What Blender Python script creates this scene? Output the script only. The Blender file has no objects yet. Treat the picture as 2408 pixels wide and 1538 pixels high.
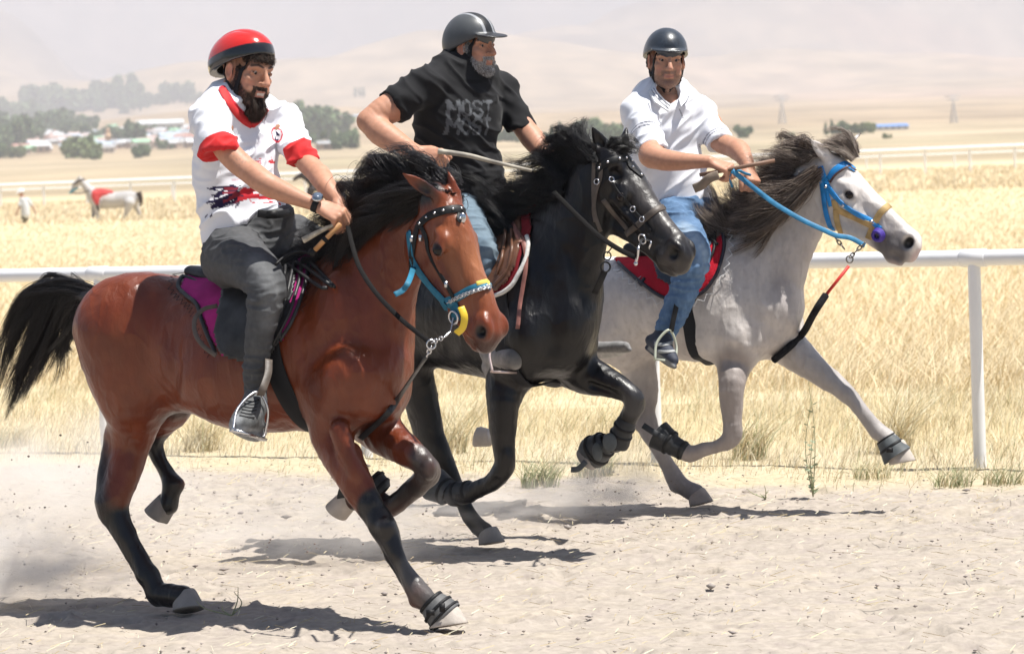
import bpy, bmesh, math, random
import numpy as np
from mathutils import Vector, Matrix
from mathutils.bvhtree import BVHTree
random.seed(7); RNG = np.random.default_rng(7)
SC = bpy.context.scene
# ---------------------------------------------------------------- camera, sky, sun, exposure
FPX, W0, H0 = 7840.0, 2408.0, 1538.0           # focal length in photo units (photo measured as 2408 x 1538)
CAMH, PITCH, ROLL = 1.65, math.atan((769-375)/7840), 0.038
cam = bpy.data.objects.new('camera', bpy.data.cameras.new('camera')); SC.collection.objects.link(cam)
cam.data.sensor_width = 36; cam.data.lens = FPX/W0*36
cam.data.clip_start = .5; cam.data.clip_end = 30000
CR = Matrix.Rotation(math.pi/2-PITCH, 3, 'X') @ Matrix.Rotation(-ROLL, 3, 'Z')
cam.matrix_world = Matrix.Translation((0, 0, CAMH)) @ CR.to_4x4()
cam.data.dof.use_dof = True; cam.data.dof.focus_distance = 13.2; cam.data.dof.aperture_fstop = 7.5
SC.camera = cam
CAMP = Vector((0, 0, CAMH))
SUND = Vector((.34, -.10, .93)).normalized()      # towards the sun
w = bpy.data.worlds.new('World'); SC.world = w; w.use_nodes = True
nt = w.node_tree; sky = nt.nodes.new('ShaderNodeTexSky'); sky.sky_type = 'NISHITA'; sky.sun_disc = False
sky.sun_elevation = math.asin(SUND.z); sky.sun_rotation = math.atan2(SUND.x, SUND.y)
sky.air_density = 1.0; sky.dust_density = .7; sky.ozone_density = 1
nt.links.new(sky.outputs[0], nt.nodes['Background'].inputs[0]); nt.nodes['Background'].inputs[1].default_value = .05
sl = bpy.data.lights.new('sun', 'SUN'); sl.energy = 5.0; sl.angle = math.radians(.5); sl.color = (1, .965, .9)
sun = bpy.data.objects.new('sun', sl); SC.collection.objects.link(sun)
sun.rotation_euler = SUND.to_track_quat('Z', 'Y').to_euler()
SC.view_settings.view_transform = 'Standard'; SC.view_settings.look = 'None'
SC.view_settings.exposure = .95; SC.view_settings.gamma = 1; SC.view_settings.use_curve_mapping = False
SC.cycles.max_bounces = 6; SC.cycles.diffuse_bounces = 3; SC.cycles.glossy_bounces = 3
SC.cycles.volume_bounces = 2; SC.cycles.transparent_max_bounces = 12
SC.cycles.volume_step_rate = 2; SC.cycles.use_denoising = True

# ---------------------------------------------------------------- points
def ray(x, y):
    return CR @ Vector(((x-W0/2)/FPX, -(y-H0/2)/FPX, -1))
def P(x, y, Y):                                   # the world point that stands Y metres ahead at photo position x, y
    d = ray(x, y); return CAMP + d*(Y/d.y)
def G(x, y, z=0.):                                # the point of the level ground there
    d = ray(x, y); return CAMP + d*((z-CAMH)/d.z)
def proj(p):
    q = (np.asarray(p, float)-np.array(CAMP)) @ np.array(CR)
    return np.stack([W0/2-FPX*q[..., 0]/q[..., 2], H0/2+FPX*q[..., 1]/q[..., 2]], -1)
def px(Y): return Y/FPX                           # metres per photo unit at that distance
def V3(*a): return np.array(a, dtype=np.float64)

# ---------------------------------------------------------------- materials
MATS = {}
def mat(name, col=(.5, .5, .5), rough=.6, spec=.5, metal=0, bump=0, bscale=60, var=0, vscale=8, vcol=None, sheen=0,
        coat=0, trans=0, stretch=None, sss=0, rvar=0, dist=.003, detail=4, second=None, bump2=0, b2=(1, 1, 1)):
    if name in MATS: return MATS[name]
    m = bpy.data.materials.new(name); m.use_nodes = True; MATS[name] = m
    n, l = m.node_tree.nodes, m.node_tree.links; b = n['Principled BSDF']
    b.inputs['Roughness'].default_value = rough; b.inputs['Metallic'].default_value = metal
    b.inputs['Specular IOR Level'].default_value = spec
    if sheen: b.inputs['Sheen Weight'].default_value = sheen; b.inputs['Sheen Roughness'].default_value = .4
    if coat: b.inputs['Coat Weight'].default_value = coat; b.inputs['Coat Roughness'].default_value = .26 if 'coat' in name else .12
    if sss:
        b.inputs['Subsurface Weight'].default_value = sss; b.inputs['Subsurface Radius'].default_value = (.012, .005, .003)
        b.inputs['Subsurface Scale'].default_value = 1
    tc = n.new('ShaderNodeTexCoord'); mp = n.new('ShaderNodeMapping'); l.new(tc.outputs['Object'], mp.inputs[0])
    if stretch: mp.inputs['Scale'].default_value = stretch
    src = None
    if vcol:
        a = n.new('ShaderNodeVertexColor'); a.layer_name = vcol; src = a.outputs[0]
    elif var or second:
        src = None
    if var or second:
        t = n.new('ShaderNodeTexNoise'); t.inputs['Scale'].default_value = vscale; t.inputs['Detail'].default_value = 6
        l.new(mp.outputs[0], t.inputs['Vector'])
        if vcol:
            mx = n.new('ShaderNodeMix'); mx.data_type = 'RGBA'; mx.blend_type = 'MULTIPLY'; mx.inputs[0].default_value = 1
            mr = n.new('ShaderNodeMapRange'); mr.inputs['From Min'].default_value = .3; mr.inputs['From Max'].default_value = .7
            mr.inputs['To Min'].default_value = 1-var; mr.inputs['To Max'].default_value = 1+var
            l.new(t.outputs[0], mr.inputs[0]); l.new(src, mx.inputs[6]); l.new(mr.outputs[0], mx.inputs[7]); src = mx.outputs[2]
        else:
            cr = n.new('ShaderNodeValToRGB'); cr.color_ramp.elements[0].position = .32; cr.color_ramp.elements[1].position = .68
            c2 = second or tuple(min(1, c*(1+var)) for c in col)
            c1 = col if second else tuple(c*(1-var) for c in col)
            cr.color_ramp.elements[0].color = (*c1, 1); cr.color_ramp.elements[1].color = (*c2, 1)
            l.new(t.outputs[0], cr.inputs[0]); src = cr.outputs[0]
    if src is not None: l.new(src, b.inputs['Base Color'])
    else: b.inputs['Base Color'].default_value = (*col, 1)
    if rvar:
        t2 = n.new('ShaderNodeTexNoise'); t2.inputs['Scale'].default_value = vscale*1.7; t2.inputs['Detail'].default_value = 5
        l.new(mp.outputs[0], t2.inputs['Vector'])
        mr = n.new('ShaderNodeMapRange'); mr.inputs['To Min'].default_value = max(0, rough-rvar); mr.inputs['To Max'].default_value = min(1, rough+rvar)
        l.new(t2.outputs[0], mr.inputs[0]); l.new(mr.outputs[0], b.inputs['Roughness'])
    if bump:
        t3 = n.new('ShaderNodeTexNoise'); t3.inputs['Scale'].default_value = bscale; t3.inputs['Detail'].default_value = detail
        l.new(mp.outputs[0], t3.inputs['Vector'])
        bp = n.new('ShaderNodeBump'); bp.inputs['Strength'].default_value = bump; bp.inputs['Distance'].default_value = dist
        l.new(t3.outputs[0], bp.inputs['Height']); l.new(bp.outputs[0], b.inputs['Normal'])
        if bump2:                                 # a second, coarser and stretched relief
            m2 = n.new('ShaderNodeMapping'); m2.inputs['Scale'].default_value = b2; l.new(tc.outputs['Object'], m2.inputs[0]); t4 = n.new('ShaderNodeTexNoise'); t4.inputs['Scale'].default_value = 1; t4.inputs['Detail'].default_value = 5; t4.inputs['Distortion'].default_value = .6
            l.new(m2.outputs[0], t4.inputs['Vector']); b3 = n.new('ShaderNodeBump'); b3.inputs['Strength'].default_value = bump2; b3.inputs['Distance'].default_value = .012; l.new(t4.outputs[0], b3.inputs['Height']); l.new(b3.outputs[0], bp.inputs['Normal'])
    return m

# ---------------------------------------------------------------- objects
def link(o, parent=None):
    SC.collection.objects.link(o)
    if parent is not None:
        o.parent = parent; o.matrix_parent_inverse = parent.matrix_world.inverted()
    return o
def thing(name, label, cat, loc=(0, 0, 0), group=None, kind=None):
    o = bpy.data.objects.new(name, None); o.empty_display_size = .1; o.location = loc
    SC.collection.objects.link(o); o.matrix_world = Matrix.Translation(loc)
    return tag(o, label, cat, group, kind)
def tag(o, label=None, cat=None, group=None, kind=None):
    if label: o['label'] = label
    if cat: o['category'] = cat
    if group: o['group'] = group
    if kind: o['kind'] = kind
    return o
def mesh_obj(name, verts, faces, m, parent=None, smooth=True, col=None):
    me = bpy.data.meshes.new(name)
    verts = np.asarray(verts, dtype=np.float64)
    if isinstance(faces, np.ndarray) and faces.ndim == 2:
        nf, k = faces.shape
        me.vertices.add(len(verts)); me.vertices.foreach_set('co', verts.astype(np.float32).ravel())
        me.loops.add(nf*k); me.loops.foreach_set('vertex_index', faces.astype(np.int32).ravel())
        me.polygons.add(nf); me.polygons.foreach_set('loop_start', np.arange(0, nf*k, k, dtype=np.int32))
        me.update(calc_edges=True); me.validate()
    else:
        me.from_pydata([tuple(v) for v in verts], [], [tuple(int(i) for i in f) for f in faces]); me.update()
    me.polygons.foreach_set('use_smooth', np.full(len(me.polygons), bool(smooth)))
    if col is not None:
        a = me.color_attributes.new('Col', 'FLOAT_COLOR', 'POINT')
        c = np.ones((len(me.vertices), 4), dtype=np.float32); c[:, :3] = col
        a.data.foreach_set('color', c.ravel())
    for mm in (m if isinstance(m, (list, tuple)) else [m]): me.materials.append(mm)
    o = bpy.data.objects.new(name, me)
    return link(o, parent)

def fuzz(name, v, N, idx, count, length, dirf, m, parent, r=.0008, seed=1, n=5, curl=.3, cols=None):
    g = np.random.default_rng(seed); q = g.choice(idx, count); p0 = v[q]+g.normal(0, .0015, (count, 3)); nn = N[q]
    L = length*(.6+.6*g.random(count)); d = dirf(p0, nn)+g.normal(0, .22, (count, 3)); d /= np.linalg.norm(d, axis=1)[:, None]
    side = np.cross(d, g.normal(0, 1, (count, 3))); side /= np.linalg.norm(side, axis=1)[:, None]
    t = np.linspace(0, 1, n); pts = p0[:, None]-nn[:, None]*.002+d[:, None]*(L[:, None]*t)[:, :, None]+side[:, None]*(L[:, None]*curl*np.sin(t*3)[None])[:, :, None]
    s2 = np.cross(d, side); rr = (r*(1-.75*t))[None, :, None]
    ring = np.stack([side[:, None]*rr, (-.5*side+.866*s2)[:, None]*rr, (-.5*side-.866*s2)[:, None]*rr], 2)
    V = (pts[:, :, None]+ring).reshape(-1, 3); b = (np.arange(count)*n*3)[:, None]+(np.arange(n-1)*3)[None]; b = b.ravel(); F = []
    for k in range(3): F.append(np.stack([b+k, b+(k+1) % 3, b+3+(k+1) % 3, b+3+k], 1))
    C = None
    if cols is not None: C = np.repeat(np.array(cols)[g.integers(len(cols), size=count)]*(.7+.6*g.random((count, 1))), n*3, axis=0)
    return mesh_obj(name, V, np.concatenate(F), m, parent, True, C)
class MB:                                         # collects pieces of one mesh
    def __init__(s): s.v = []; s.f = []; s.n = 0; s.c = []
    def add(s, v, f, c=None):
        v = np.asarray(v, dtype=float); s.v.append(v)
        s.f.extend([tuple(int(i)+s.n for i in q) for q in f]); s.n += len(v)
        s.c.append(np.tile(np.array(c if c is not None else (1, 1, 1), dtype=float), (len(v), 1)))
        return s
    def box(s, c, size, R=None, bev=0):
        sx, sy, sz = [q/2 for q in size]
        v = np.array([(x, y, z) for x in (-sx, sx) for y in (-sy, sy) for z in (-sz, sz)])
        if R is not None: v = v @ np.array(R).T
        return s.add(v+np.array(c), [(0, 1, 3, 2), (4, 6, 7, 5), (0, 4, 5, 1), (2, 3, 7, 6), (0, 2, 6, 4), (1, 5, 7, 3)])
    def tube(s, pts, r, n=8, closed=False, flat=None, up=None, cap=True):
        v, f = tube_mesh(pts, r, n, closed, flat, up, cap); return s.add(v, f)
    def ball(s, c, r, n=10, R=None):
        r = np.array([r]*3 if np.isscalar(r) else r, dtype=float); v = [(0, 0, 1)]
        for i in range(1, n):
            t = math.pi*i/n
            for j in range(2*n):
                a = math.pi*j/n; v.append((math.sin(t)*math.cos(a), math.sin(t)*math.sin(a), math.cos(t)))
        v.append((0, 0, -1)); v = np.array(v)*r
        if R is not None: v = v @ np.array(R).T
        m = 2*n; f = [(0, 1+j, 1+(j+1) % m) for j in range(m)]
        for i in range(n-2):
            for j in range(m): f.append((1+i*m+j, 1+(i+1)*m+j, 1+(i+1)*m+(j+1) % m, 1+i*m+(j+1) % m))
        L = 1+(n-1)*m; f += [(L, 1+(n-2)*m+(j+1) % m, 1+(n-2)*m+j) for j in range(m)]
        return s.add(v+np.array(c), f)
    def lathe(s, p0, p1, prof, n=20, ov=1., open_=False):
        p0 = np.array(p0, float); p1 = np.array(p1, float); a = p1-p0; L = np.linalg.norm(a); a /= L
        u = np.cross(a, (0, 1., 0)); u /= np.linalg.norm(u); w_ = np.cross(a, u); V = []
        for t, r in prof:
            for i in range(n):
                q = 2*math.pi*i/n; V.append(p0+a*L*t+u*r*math.cos(q)+w_*r*ov*math.sin(q))
        m = len(prof); F_ = [(k*n+i, k*n+(i+1) % n, (k+1)*n+(i+1) % n, (k+1)*n+i) for k in range(m-1) for i in range(n)]
        if not open_: F_ += [tuple(range(n-1, -1, -1)), tuple((m-1)*n+i for i in range(n))]
        return s.add(V, F_)
    def build(s, name, m, parent=None, smooth=True, col=False):
        return mesh_obj(name, np.concatenate(s.v), s.f, m, parent, smooth, np.concatenate(s.c) if col else None)

def catmull(pts, n=6):
    p = np.asarray(pts, dtype=float); out = []
    q = np.vstack([2*p[0]-p[1], p, 2*p[-1]-p[-2]])
    for i in range(1, len(q)-2):
        for t in np.arange(n)/n:
            a, b, c, d = q[i-1:i+3]
            out.append(.5*((2*b)+(-a+c)*t+(2*a-5*b+4*c-d)*t*t+(-a+3*b-3*c+d)*t**3))
    out.append(p[-1]); return np.array(out)
def tube_mesh(pts, r, n=8, closed=False, flat=None, up=None, cap=True):
    """a tube; flat=(half width, half thickness) makes a strap whose width runs along 'up x tangent'"""
    p = np.asarray(pts, dtype=float); m = len(p)
    r = np.full(m, r, dtype=float) if np.isscalar(r) else np.asarray(r, dtype=float)
    t = (np.roll(p, -1, 0)-np.roll(p, 1, 0)) if closed else np.gradient(p, axis=0)
    t /= np.linalg.norm(t, axis=1)[:, None]+1e-12
    if up is not None:
        u = np.asarray(up, dtype=float); u = np.tile(u, (m, 1)) if u.ndim == 1 else u
        N = u-(u*t).sum(1)[:, None]*t; N /= np.linalg.norm(N, axis=1)[:, None]+1e-12
    else:
        N = np.zeros_like(p); a = np.array((0, 0, 1.)) if abs(t[0][2]) < .9 else np.array((1., 0, 0))
        v = a-a.dot(t[0])*t[0]; v /= np.linalg.norm(v)
        for i in range(m):
            v = v-v.dot(t[i])*t[i]; v /= np.linalg.norm(v)+1e-12; N[i] = v
    B = np.cross(t, N)
    if flat is None:
        a = 2*np.pi*np.arange(n)/n; cs = np.stack([np.cos(a), np.sin(a)], 1)
    else:
        wv, th = flat; e = .35
        cs = np.array([(1, wv-e*th), (1, -wv+e*th), (1-e, -wv), (-1+e, -wv), (-1, -wv+e*th), (-1, wv-e*th), (-1+e, wv), (1-e, wv)], dtype=float)
        cs[:, 0] *= th; n = 8
    v = p[:, None]+r[:, None, None]*(cs[None, :, :1]*N[:, None]+cs[None, :, 1:]*B[:, None])
    v = v.reshape(-1, 3); f = []
    for i in range(m if closed else m-1):
        j = (i+1) % m
        for k in range(n): f.append((i*n+k, i*n+(k+1) % n, j*n+(k+1) % n, j*n+k))
    if not closed and cap:
        f.append(tuple(range(n-1, -1, -1))); f.append(tuple((m-1)*n+k for k in range(n)))
    return v, f

# ---------------------------------------------------------------- continuous surfaces from blended volumes
class Flesh:
    """body built as a smooth union of tapered limbs and masses, then skinned as ONE surface"""
    def __init__(s, vox=.006, k=.03): s.vox = vox; s.k = k; s.pr = []; s.post = []
    def cone(s, a, b, ra, rb, k=None, u=None, f=1., sub=False):
        s.pr.append(('c', np.array(a, float), np.array(b, float), ra, rb, s.k if k is None else k, None if u is None else np.array(u, float)/np.linalg.norm(u), f, sub)); return s
    def chain(s, pts, k=None, u=None, f=1., n=3, sub=False):   # pts: (vec, r [, f])
        d = np.array([list(p[0])+[p[1], p[2] if len(p) > 2 else f] for p in pts], float)
        c = catmull(d, n) if n > 1 and len(d) > 2 else d
        u = None if u is None else np.array(u, float)/np.linalg.norm(u)
        segs = [('c', c[i, :3], c[i+1, :3], max(c[i, 3], 1e-4), max(c[i+1, 3], 1e-4), 0, u, (c[i, 4]+c[i+1, 4])/2, sub) for i in range(len(c)-1)]
        s.pr.append(('h', segs, s.k if k is None else k, sub)); return s
    def ell(s, c, r, R=None, k=None, sub=False):
        s.pr.append(('e', np.array(c, float), np.array(r, float)*np.ones(3), np.eye(3) if R is None else np.array(R, float), s.k if k is None else k, sub)); return s
    def cut(s, pt, n, k=.004):
        pt = np.array(pt, float); n = np.array(n, float)/np.linalg.norm(n)
        s.post.append(lambda D, X, Y, Z: np.maximum(D, ((X-pt[0])*n[0]+(Y-pt[1])*n[1]+(Z-pt[2])*n[2]).astype(np.float32))); return s
    def bb(s, p):
        if p[0] == 'h':
            q = [s.bb(g) for g in p[1]]; return np.min([a for a, b in q], 0), np.max([b for a, b in q], 0)
        if p[0] == 'c':
            r = max(p[3], p[4])*max(1, p[7]); return np.minimum(p[1], p[2])-r, np.maximum(p[1], p[2])+r
        r = p[2].max(); return p[1]-r, p[1]+r
    def dist(s, p, X, Y, Z):
        if p[0] == 'c':
            a, b, ra, rb, _, u, f = p[1:8]
            dx, dy, dz = X-a[0], Y-a[1], Z-a[2]; ba = b-a
            if u is not None and f != 1:
                e = (1/f-1); q = (dx*u[0]+dy*u[1]+dz*u[2])*e
                dx, dy, dz = dx+q*u[0], dy+q*u[1], dz+q*u[2]; ba = ba+ba.dot(u)*e*u
            L2 = max(ba.dot(ba), 1e-9)
            h = np.clip((dx*ba[0]+dy*ba[1]+dz*ba[2])/L2, 0, 1)
            d = np.sqrt((dx-h*ba[0])**2+(dy-h*ba[1])**2+(dz-h*ba[2])**2)-(ra+(rb-ra)*h)
            return d*max(f, .45) if f < 1 else d
        c, r, R = p[1:4]; dx, dy, dz = X-c[0], Y-c[1], Z-c[2]
        l = [(dx*R[0, i]+dy*R[1, i]+dz*R[2, i]) for i in range(3)]
        k0 = np.sqrt(sum((l[i]/r[i])**2 for i in range(3))); k1 = np.sqrt(sum((l[i]/r[i]**2)**2 for i in range(3)))
        return k0*(k0-1)/np.maximum(k1, 1e-6)
    def grid(s):
        los, his = zip(*[s.bb(p) for p in s.pr if not p[-1]])
        s.lo = np.min(los, 0)-4*s.vox-s.k*.5; hi = np.max(his, 0)+4*s.vox+s.k*.5
        s.n = np.ceil((hi-s.lo)/s.vox).astype(int)+1
        D = np.full(s.n, 9., dtype=np.float32)
        for ph in (0, 1):
            for p in s.pr:
                sub = p[-1]
                if (ph == 1) != bool(sub): continue
                k = {'c': 5, 'e': 4, 'h': 2}[p[0]]; k = p[k]
                lo, hi2 = s.bb(p); pad = k+2.5*s.vox
                i0 = np.clip(np.floor((lo-pad-s.lo)/s.vox).astype(int), 0, s.n-1); i1 = np.clip(np.ceil((hi2+pad-s.lo)/s.vox).astype(int)+1, 1, s.n)
                if (i1 <= i0).any(): continue
                ax = [(s.lo[q]+np.arange(i0[q], i1[q])*s.vox).astype(np.float32) for q in range(3)]
                X, Y, Z = np.meshgrid(*ax, indexing='ij', sparse=True)
                if p[0] == 'h':
                    d = None
                    shp = (i1-i0); d = np.full(shp, 9., dtype=np.float32)
                    for g in p[1]:
                        l2, h2 = s.bb(g); pd = k+2.5*s.vox
                        j0 = np.clip(np.floor((l2-pd-s.lo)/s.vox).astype(int)-i0, 0, shp); j1 = np.clip(np.ceil((h2+pd-s.lo)/s.vox).astype(int)+1-i0, 0, shp)
                        if (j1 <= j0).any(): continue
                        dd = s.dist(g, X[j0[0]:j1[0]], Y[:, j0[1]:j1[1]], Z[:, :, j0[2]:j1[2]])
                        w2 = tuple(slice(j0[q], j1[q]) for q in range(3)); np.minimum(d[w2], dd, out=d[w2])
                else:
                    d = s.dist(p, X, Y, Z)
                sl_ = tuple(slice(i0[q], i1[q]) for q in range(3)); o = D[sl_]
                if sub:
                    d = -d; h = np.maximum(k-np.abs(o-d), 0)/max(k, 1e-6); D[sl_] = np.maximum(o, d)+h*h*k/4
                else:
                    h = np.maximum(k-np.abs(o-d), 0)/max(k, 1e-6); D[sl_] = np.minimum(o, d)-h*h*k/4
        for fn in s.post:
            ax = [(s.lo[q]+np.arange(s.n[q])*s.vox).astype(np.float32) for q in range(3)]
            X, Y, Z = np.meshgrid(*ax, indexing='ij', sparse=True); D = fn(D, X, Y, Z)
        return D
    def mesh(s):
        D = s.grid(); s.D = D; ins = D < 0
        nx, ny, nz = D.shape
        cnt = np.zeros((nx-1, ny-1, nz-1), dtype=np.int8)
        cor = [(i, j, k) for i in (0, 1) for j in (0, 1) for k in (0, 1)]
        for (i, j, k) in cor: cnt += ins[i:nx-1+i, j:ny-1+j, k:nz-1+k]
        act = (cnt > 0) & (cnt < 8); idx = np.argwhere(act)
        vid = np.full(act.shape, -1, dtype=np.int32); vid[act] = np.arange(len(idx))
        acc = np.zeros((len(idx), 3)); num = np.zeros(len(idx))
        I, J, K = idx.T
        val = {c: D[I+c[0], J+c[1], K+c[2]].astype(float) for c in cor}
        for c in cor:
            for ax in range(3):
                if c[ax]: continue
                e = list(c); e[ax] = 1; e = tuple(e); a, b = val[c], val[e]; m = (a < 0) != (b < 0)
                t = np.where(m, a/np.where(m, a-b, 1), 0)
                pt = np.tile(np.array(c, float), (len(idx), 1)); pt[:, ax] += t
                acc += pt*m[:, None]; num += m
        v = s.lo+(idx+acc/np.maximum(num, 1)[:, None])*s.vox
        fs = []
        for ax in range(3):
            o1, o2 = [(1, 2), (2, 0), (0, 1)][ax]
            sl0 = [slice(None)]*3; sl1 = [slice(None)]*3; sl0[ax] = slice(0, -1); sl1[ax] = slice(1, None)
            a, b = ins[tuple(sl0)], ins[tuple(sl1)]; e = np.argwhere(a != b)
            ok = (e[:, o1] > 0) & (e[:, o2] > 0) & (e[:, o1] < D.shape[o1]-1) & (e[:, o2] < D.shape[o2]-1); e = e[ok]
            fl = a[tuple(e.T)]; q = []
            for (d1, d2) in ((-1, -1), (0, -1), (0, 0), (-1, 0)):
                g = e.copy(); g[:, o1] += d1; g[:, o2] += d2; q.append(vid[tuple(g.T)])
            q = np.stack(q, 1); q[~fl] = q[~fl][:, ::-1]; fs.append(q)
        f = np.concatenate(fs)
        s.v, s.f = v, f; return v, f
def vnormals(v, f):
    n = np.cross(v[f[:, 2]]-v[f[:, 0]], v[f[:, 3]]-v[f[:, 1]]); o = np.zeros_like(v)
    for k in range(4): np.add.at(o, f[:, k], n)
    return o/(np.linalg.norm(o, axis=1)[:, None]+1e-12)
def displace(v, f, d): return v+vnormals(v, f)*d[:, None]
def smoothm(v, f, it=2, lam=.5):
    e = np.concatenate([f[:, [0, 1]], f[:, [1, 2]], f[:, [2, 3]], f[:, [3, 0]]])
    for _ in range(it):
        a = np.zeros_like(v); c = np.zeros(len(v)); np.add.at(a, e[:, 0], v[e[:, 1]]); np.add.at(c, e[:, 0], 1)
        v = v+lam*(a/np.maximum(c, 1)[:, None]-v)
    return v
def bvh_of(v, f): return BVHTree.FromPolygons([tuple(q) for q in v], [tuple(int(i) for i in q) for q in f])
def joinm(parts):                                 # several surfaces of one body into one mesh
    vs, fs, n = [], [], 0
    for v, f in parts: vs.append(v); fs.append(f+n); n += len(v)
    return np.concatenate(vs), np.concatenate(fs)
def ss(x, a, b):
    t = np.clip((x-a)/(b-a), 0, 1); return t*t*(3-2*t)
def vnoise(p, sc, seed=0, octv=3):                # smooth value noise on points
    p = np.asarray(p, dtype=float)*sc+seed*17.3; out = 0; amp = 1; tot = 0
    for o in range(octv):
        i = np.floor(p).astype(np.int64); f = p-i; f = f*f*(3-2*f); r = 0
        for dx in (0, 1):
            for dy in (0, 1):
                for dz in (0, 1):
                    h = ((i[:, 0]+dx)*73856093) ^ ((i[:, 1]+dy)*19349663) ^ ((i[:, 2]+dz)*83492791) ^ (seed*1013+o*77)
                    h = (h*2654435761) & 0xffffffff; h = (h ^ (h >> 15))*2246822519 & 0xffffffff
                    g = ((h ^ (h >> 13)) & 0xffff)/65535.
                    r = r+g*(f[:, 0] if dx else 1-f[:, 0])*(f[:, 1] if dy else 1-f[:, 1])*(f[:, 2] if dz else 1-f[:, 2])
        out = out+r*amp; tot += amp; amp *= .5; p = p*2.03+5.1
    return out/tot
def inpoly(q, poly):
    x, y = q[..., 0], q[..., 1]; r = np.zeros(x.shape, bool); n = len(poly)
    for i in range(n):
        (x0, y0), (x1, y1) = poly[i], poly[(i+1) % n]
        if y0 == y1: continue
        r ^= ((y0 > y) != (y1 > y)) & (x < (x1-x0)*(y-y0)/(y1-y0)+x0)
    return r
def drape(name, S, A, B, side, poly, off, th, m, parent, ns=90, nt=120, tmax=115, top=True):
    """a cloth or flap lying over the back: rays towards the axis A-B; the outline on the near side is mirrored on the far side"""
    A = np.array(A); B = np.array(B); side = np.array(side, float); up = np.array((0, 0, 1.)); pts = np.full((ns, nt, 3), np.nan)
    th_ = np.radians(np.linspace(-tmax, tmax, nt))
    for i in range(ns):
        c = A+(B-A)*i/(ns-1)
        for j, t in enumerate(th_):
            d = up*math.cos(t)+side*math.sin(t); h = S.b.ray_cast(Vector(c+d*.7), Vector(-d), .7)
            if h[0] is not None: pts[i, j] = np.array(h[0])+d*off
    ok = ~np.isnan(pts[..., 0]); pr = proj(np.nan_to_num(pts)); near = inpoly(pr, poly) & ok
    mir = near[:, ::-1]; k = nt//2; keep = near.copy(); keep[:, :k] = mir[:, :k] & ok[:, :k]
    if top: keep[:, k-3:k+3] = (near[:, k+4:k+8].any(1))[:, None] & ok[:, k-3:k+3]
    for _ in range(3):
        p = pts.copy(); p[1:-1, 1:-1] = (pts[1:-1, 1:-1]*2+pts[:-2, 1:-1]+pts[2:, 1:-1]+pts[1:-1, :-2]+pts[1:-1, 2:])/6; bad = np.isnan(p[..., 0]); p[bad] = pts[bad]; pts = p
    idx = np.full((ns, nt), -1); f = []
    q = keep[:-1, :-1] & keep[1:, :-1] & keep[1:, 1:] & keep[:-1, 1:]
    used = np.zeros((ns, nt), bool); used[:-1, :-1] |= q; used[1:, :-1] |= q; used[1:, 1:] |= q; used[:-1, 1:] |= q
    idx[used] = np.arange(used.sum()); I, J = np.where(q)
    f = np.stack([idx[I, J], idx[I+1, J], idx[I+1, J+1], idx[I, J+1]], 1)
    o = mesh_obj(name, pts[used], f, m, parent); md = o.modifiers.new('thickness', 'SOLIDIFY'); md.thickness = th; md.offset = 0
    return o
def on_path(S, pts, off, n=8, closed=False):
    c = catmull(np.array(list(pts)+([pts[0]] if closed else []), float), n); q = []; N = []
    for x, y in c:
        h, nn = S.hit(x, y); q.append(h+nn*off); N.append(nn)
    q = np.array(q); N = np.array(N)
    for _ in range(2): q[1:-1] = (q[:-2]+2*q[1:-1]+q[2:])/4
    return q, N
class Paint:
    def __init__(s, v, base): s.v = v; s.c = np.tile(np.array(base, float), (len(v), 1))
    def mix(s, w_, col): s.c += (np.array(col)-s.c)*np.clip(w_, 0, 1)[:, None]; return s
    def sph(s, c, r, col, soft=.5, amt=1., R=None):
        d = s.v-np.array(c)
        if R is not None: d = d @ np.array(R)
        d = np.linalg.norm(d/np.array(r), axis=1); return s.mix(amt*(1-ss(d, 1-soft, 1)), col)
    def cap(s, pts, r, col, soft=.5, amt=1.):
        best = np.full(len(s.v), 9e9)
        for a, b in zip(pts[:-1], pts[1:]):
            a = np.array(a); b = np.array(b); ba = b-a; h = np.clip((s.v-a) @ ba/ba.dot(ba), 0, 1)
            best = np.minimum(best, np.linalg.norm(s.v-a-h[:, None]*ba, axis=1))
        return s.mix(amt*(1-ss(best/r, 1-soft, 1)), col)

# ---------------------------------------------------------------- things laid on a surface
class Surf:
    def __init__(s, v, f): s.b = bvh_of(v, f)
    def hit(s, x, y, off=0.):                     # surface point met by the sight line through x, y
        d = ray(x, y).normalized(); h = s.b.ray_cast(CAMP, d)
        if h[0] is None:                          # beyond the outline: nearest point
            n = s.b.find_nearest(CAMP+d*getattr(s, 'dref', 12)); return np.array(n[0]+n[1]*off), np.array(n[1])
        return np.array(h[0]+h[1]*off), np.array(h[1])
    def near(s, p, off=0.):
        n = s.b.find_nearest(Vector(p)); return np.array(n[0]+n[1]*off), np.array(n[1])
    def cast(s, o, d, off=0., far=2.):
        h = s.b.ray_cast(Vector(o), Vector(d).normalized(), far)
        return None if h[0] is None else (np.array(h[0]+h[1]*off), np.array(h[1]))
def strap_on(mb, S, pts, w_, th=.0018, off=.004, n=6, lift=None):   # a strap through photo positions, lying on S
    c = catmull(np.array(pts, float), n); q = []; N = []
    for i, (x, y) in enumerate(c):
        h, nn = S.hit(x, y); q.append(h+nn*off); N.append(nn)
    q = np.array(q); N = np.array(N)
    for _ in range(2): q[1:-1] = (q[:-2]+2*q[1:-1]+q[2:])/4; N[1:-1] = N[:-2]+N[1:-1]+N[2:]
    N /= np.linalg.norm(N, axis=1)[:, None]
    mb.tube(q, 1, flat=(w_/2, th), up=N); return q, N
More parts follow.
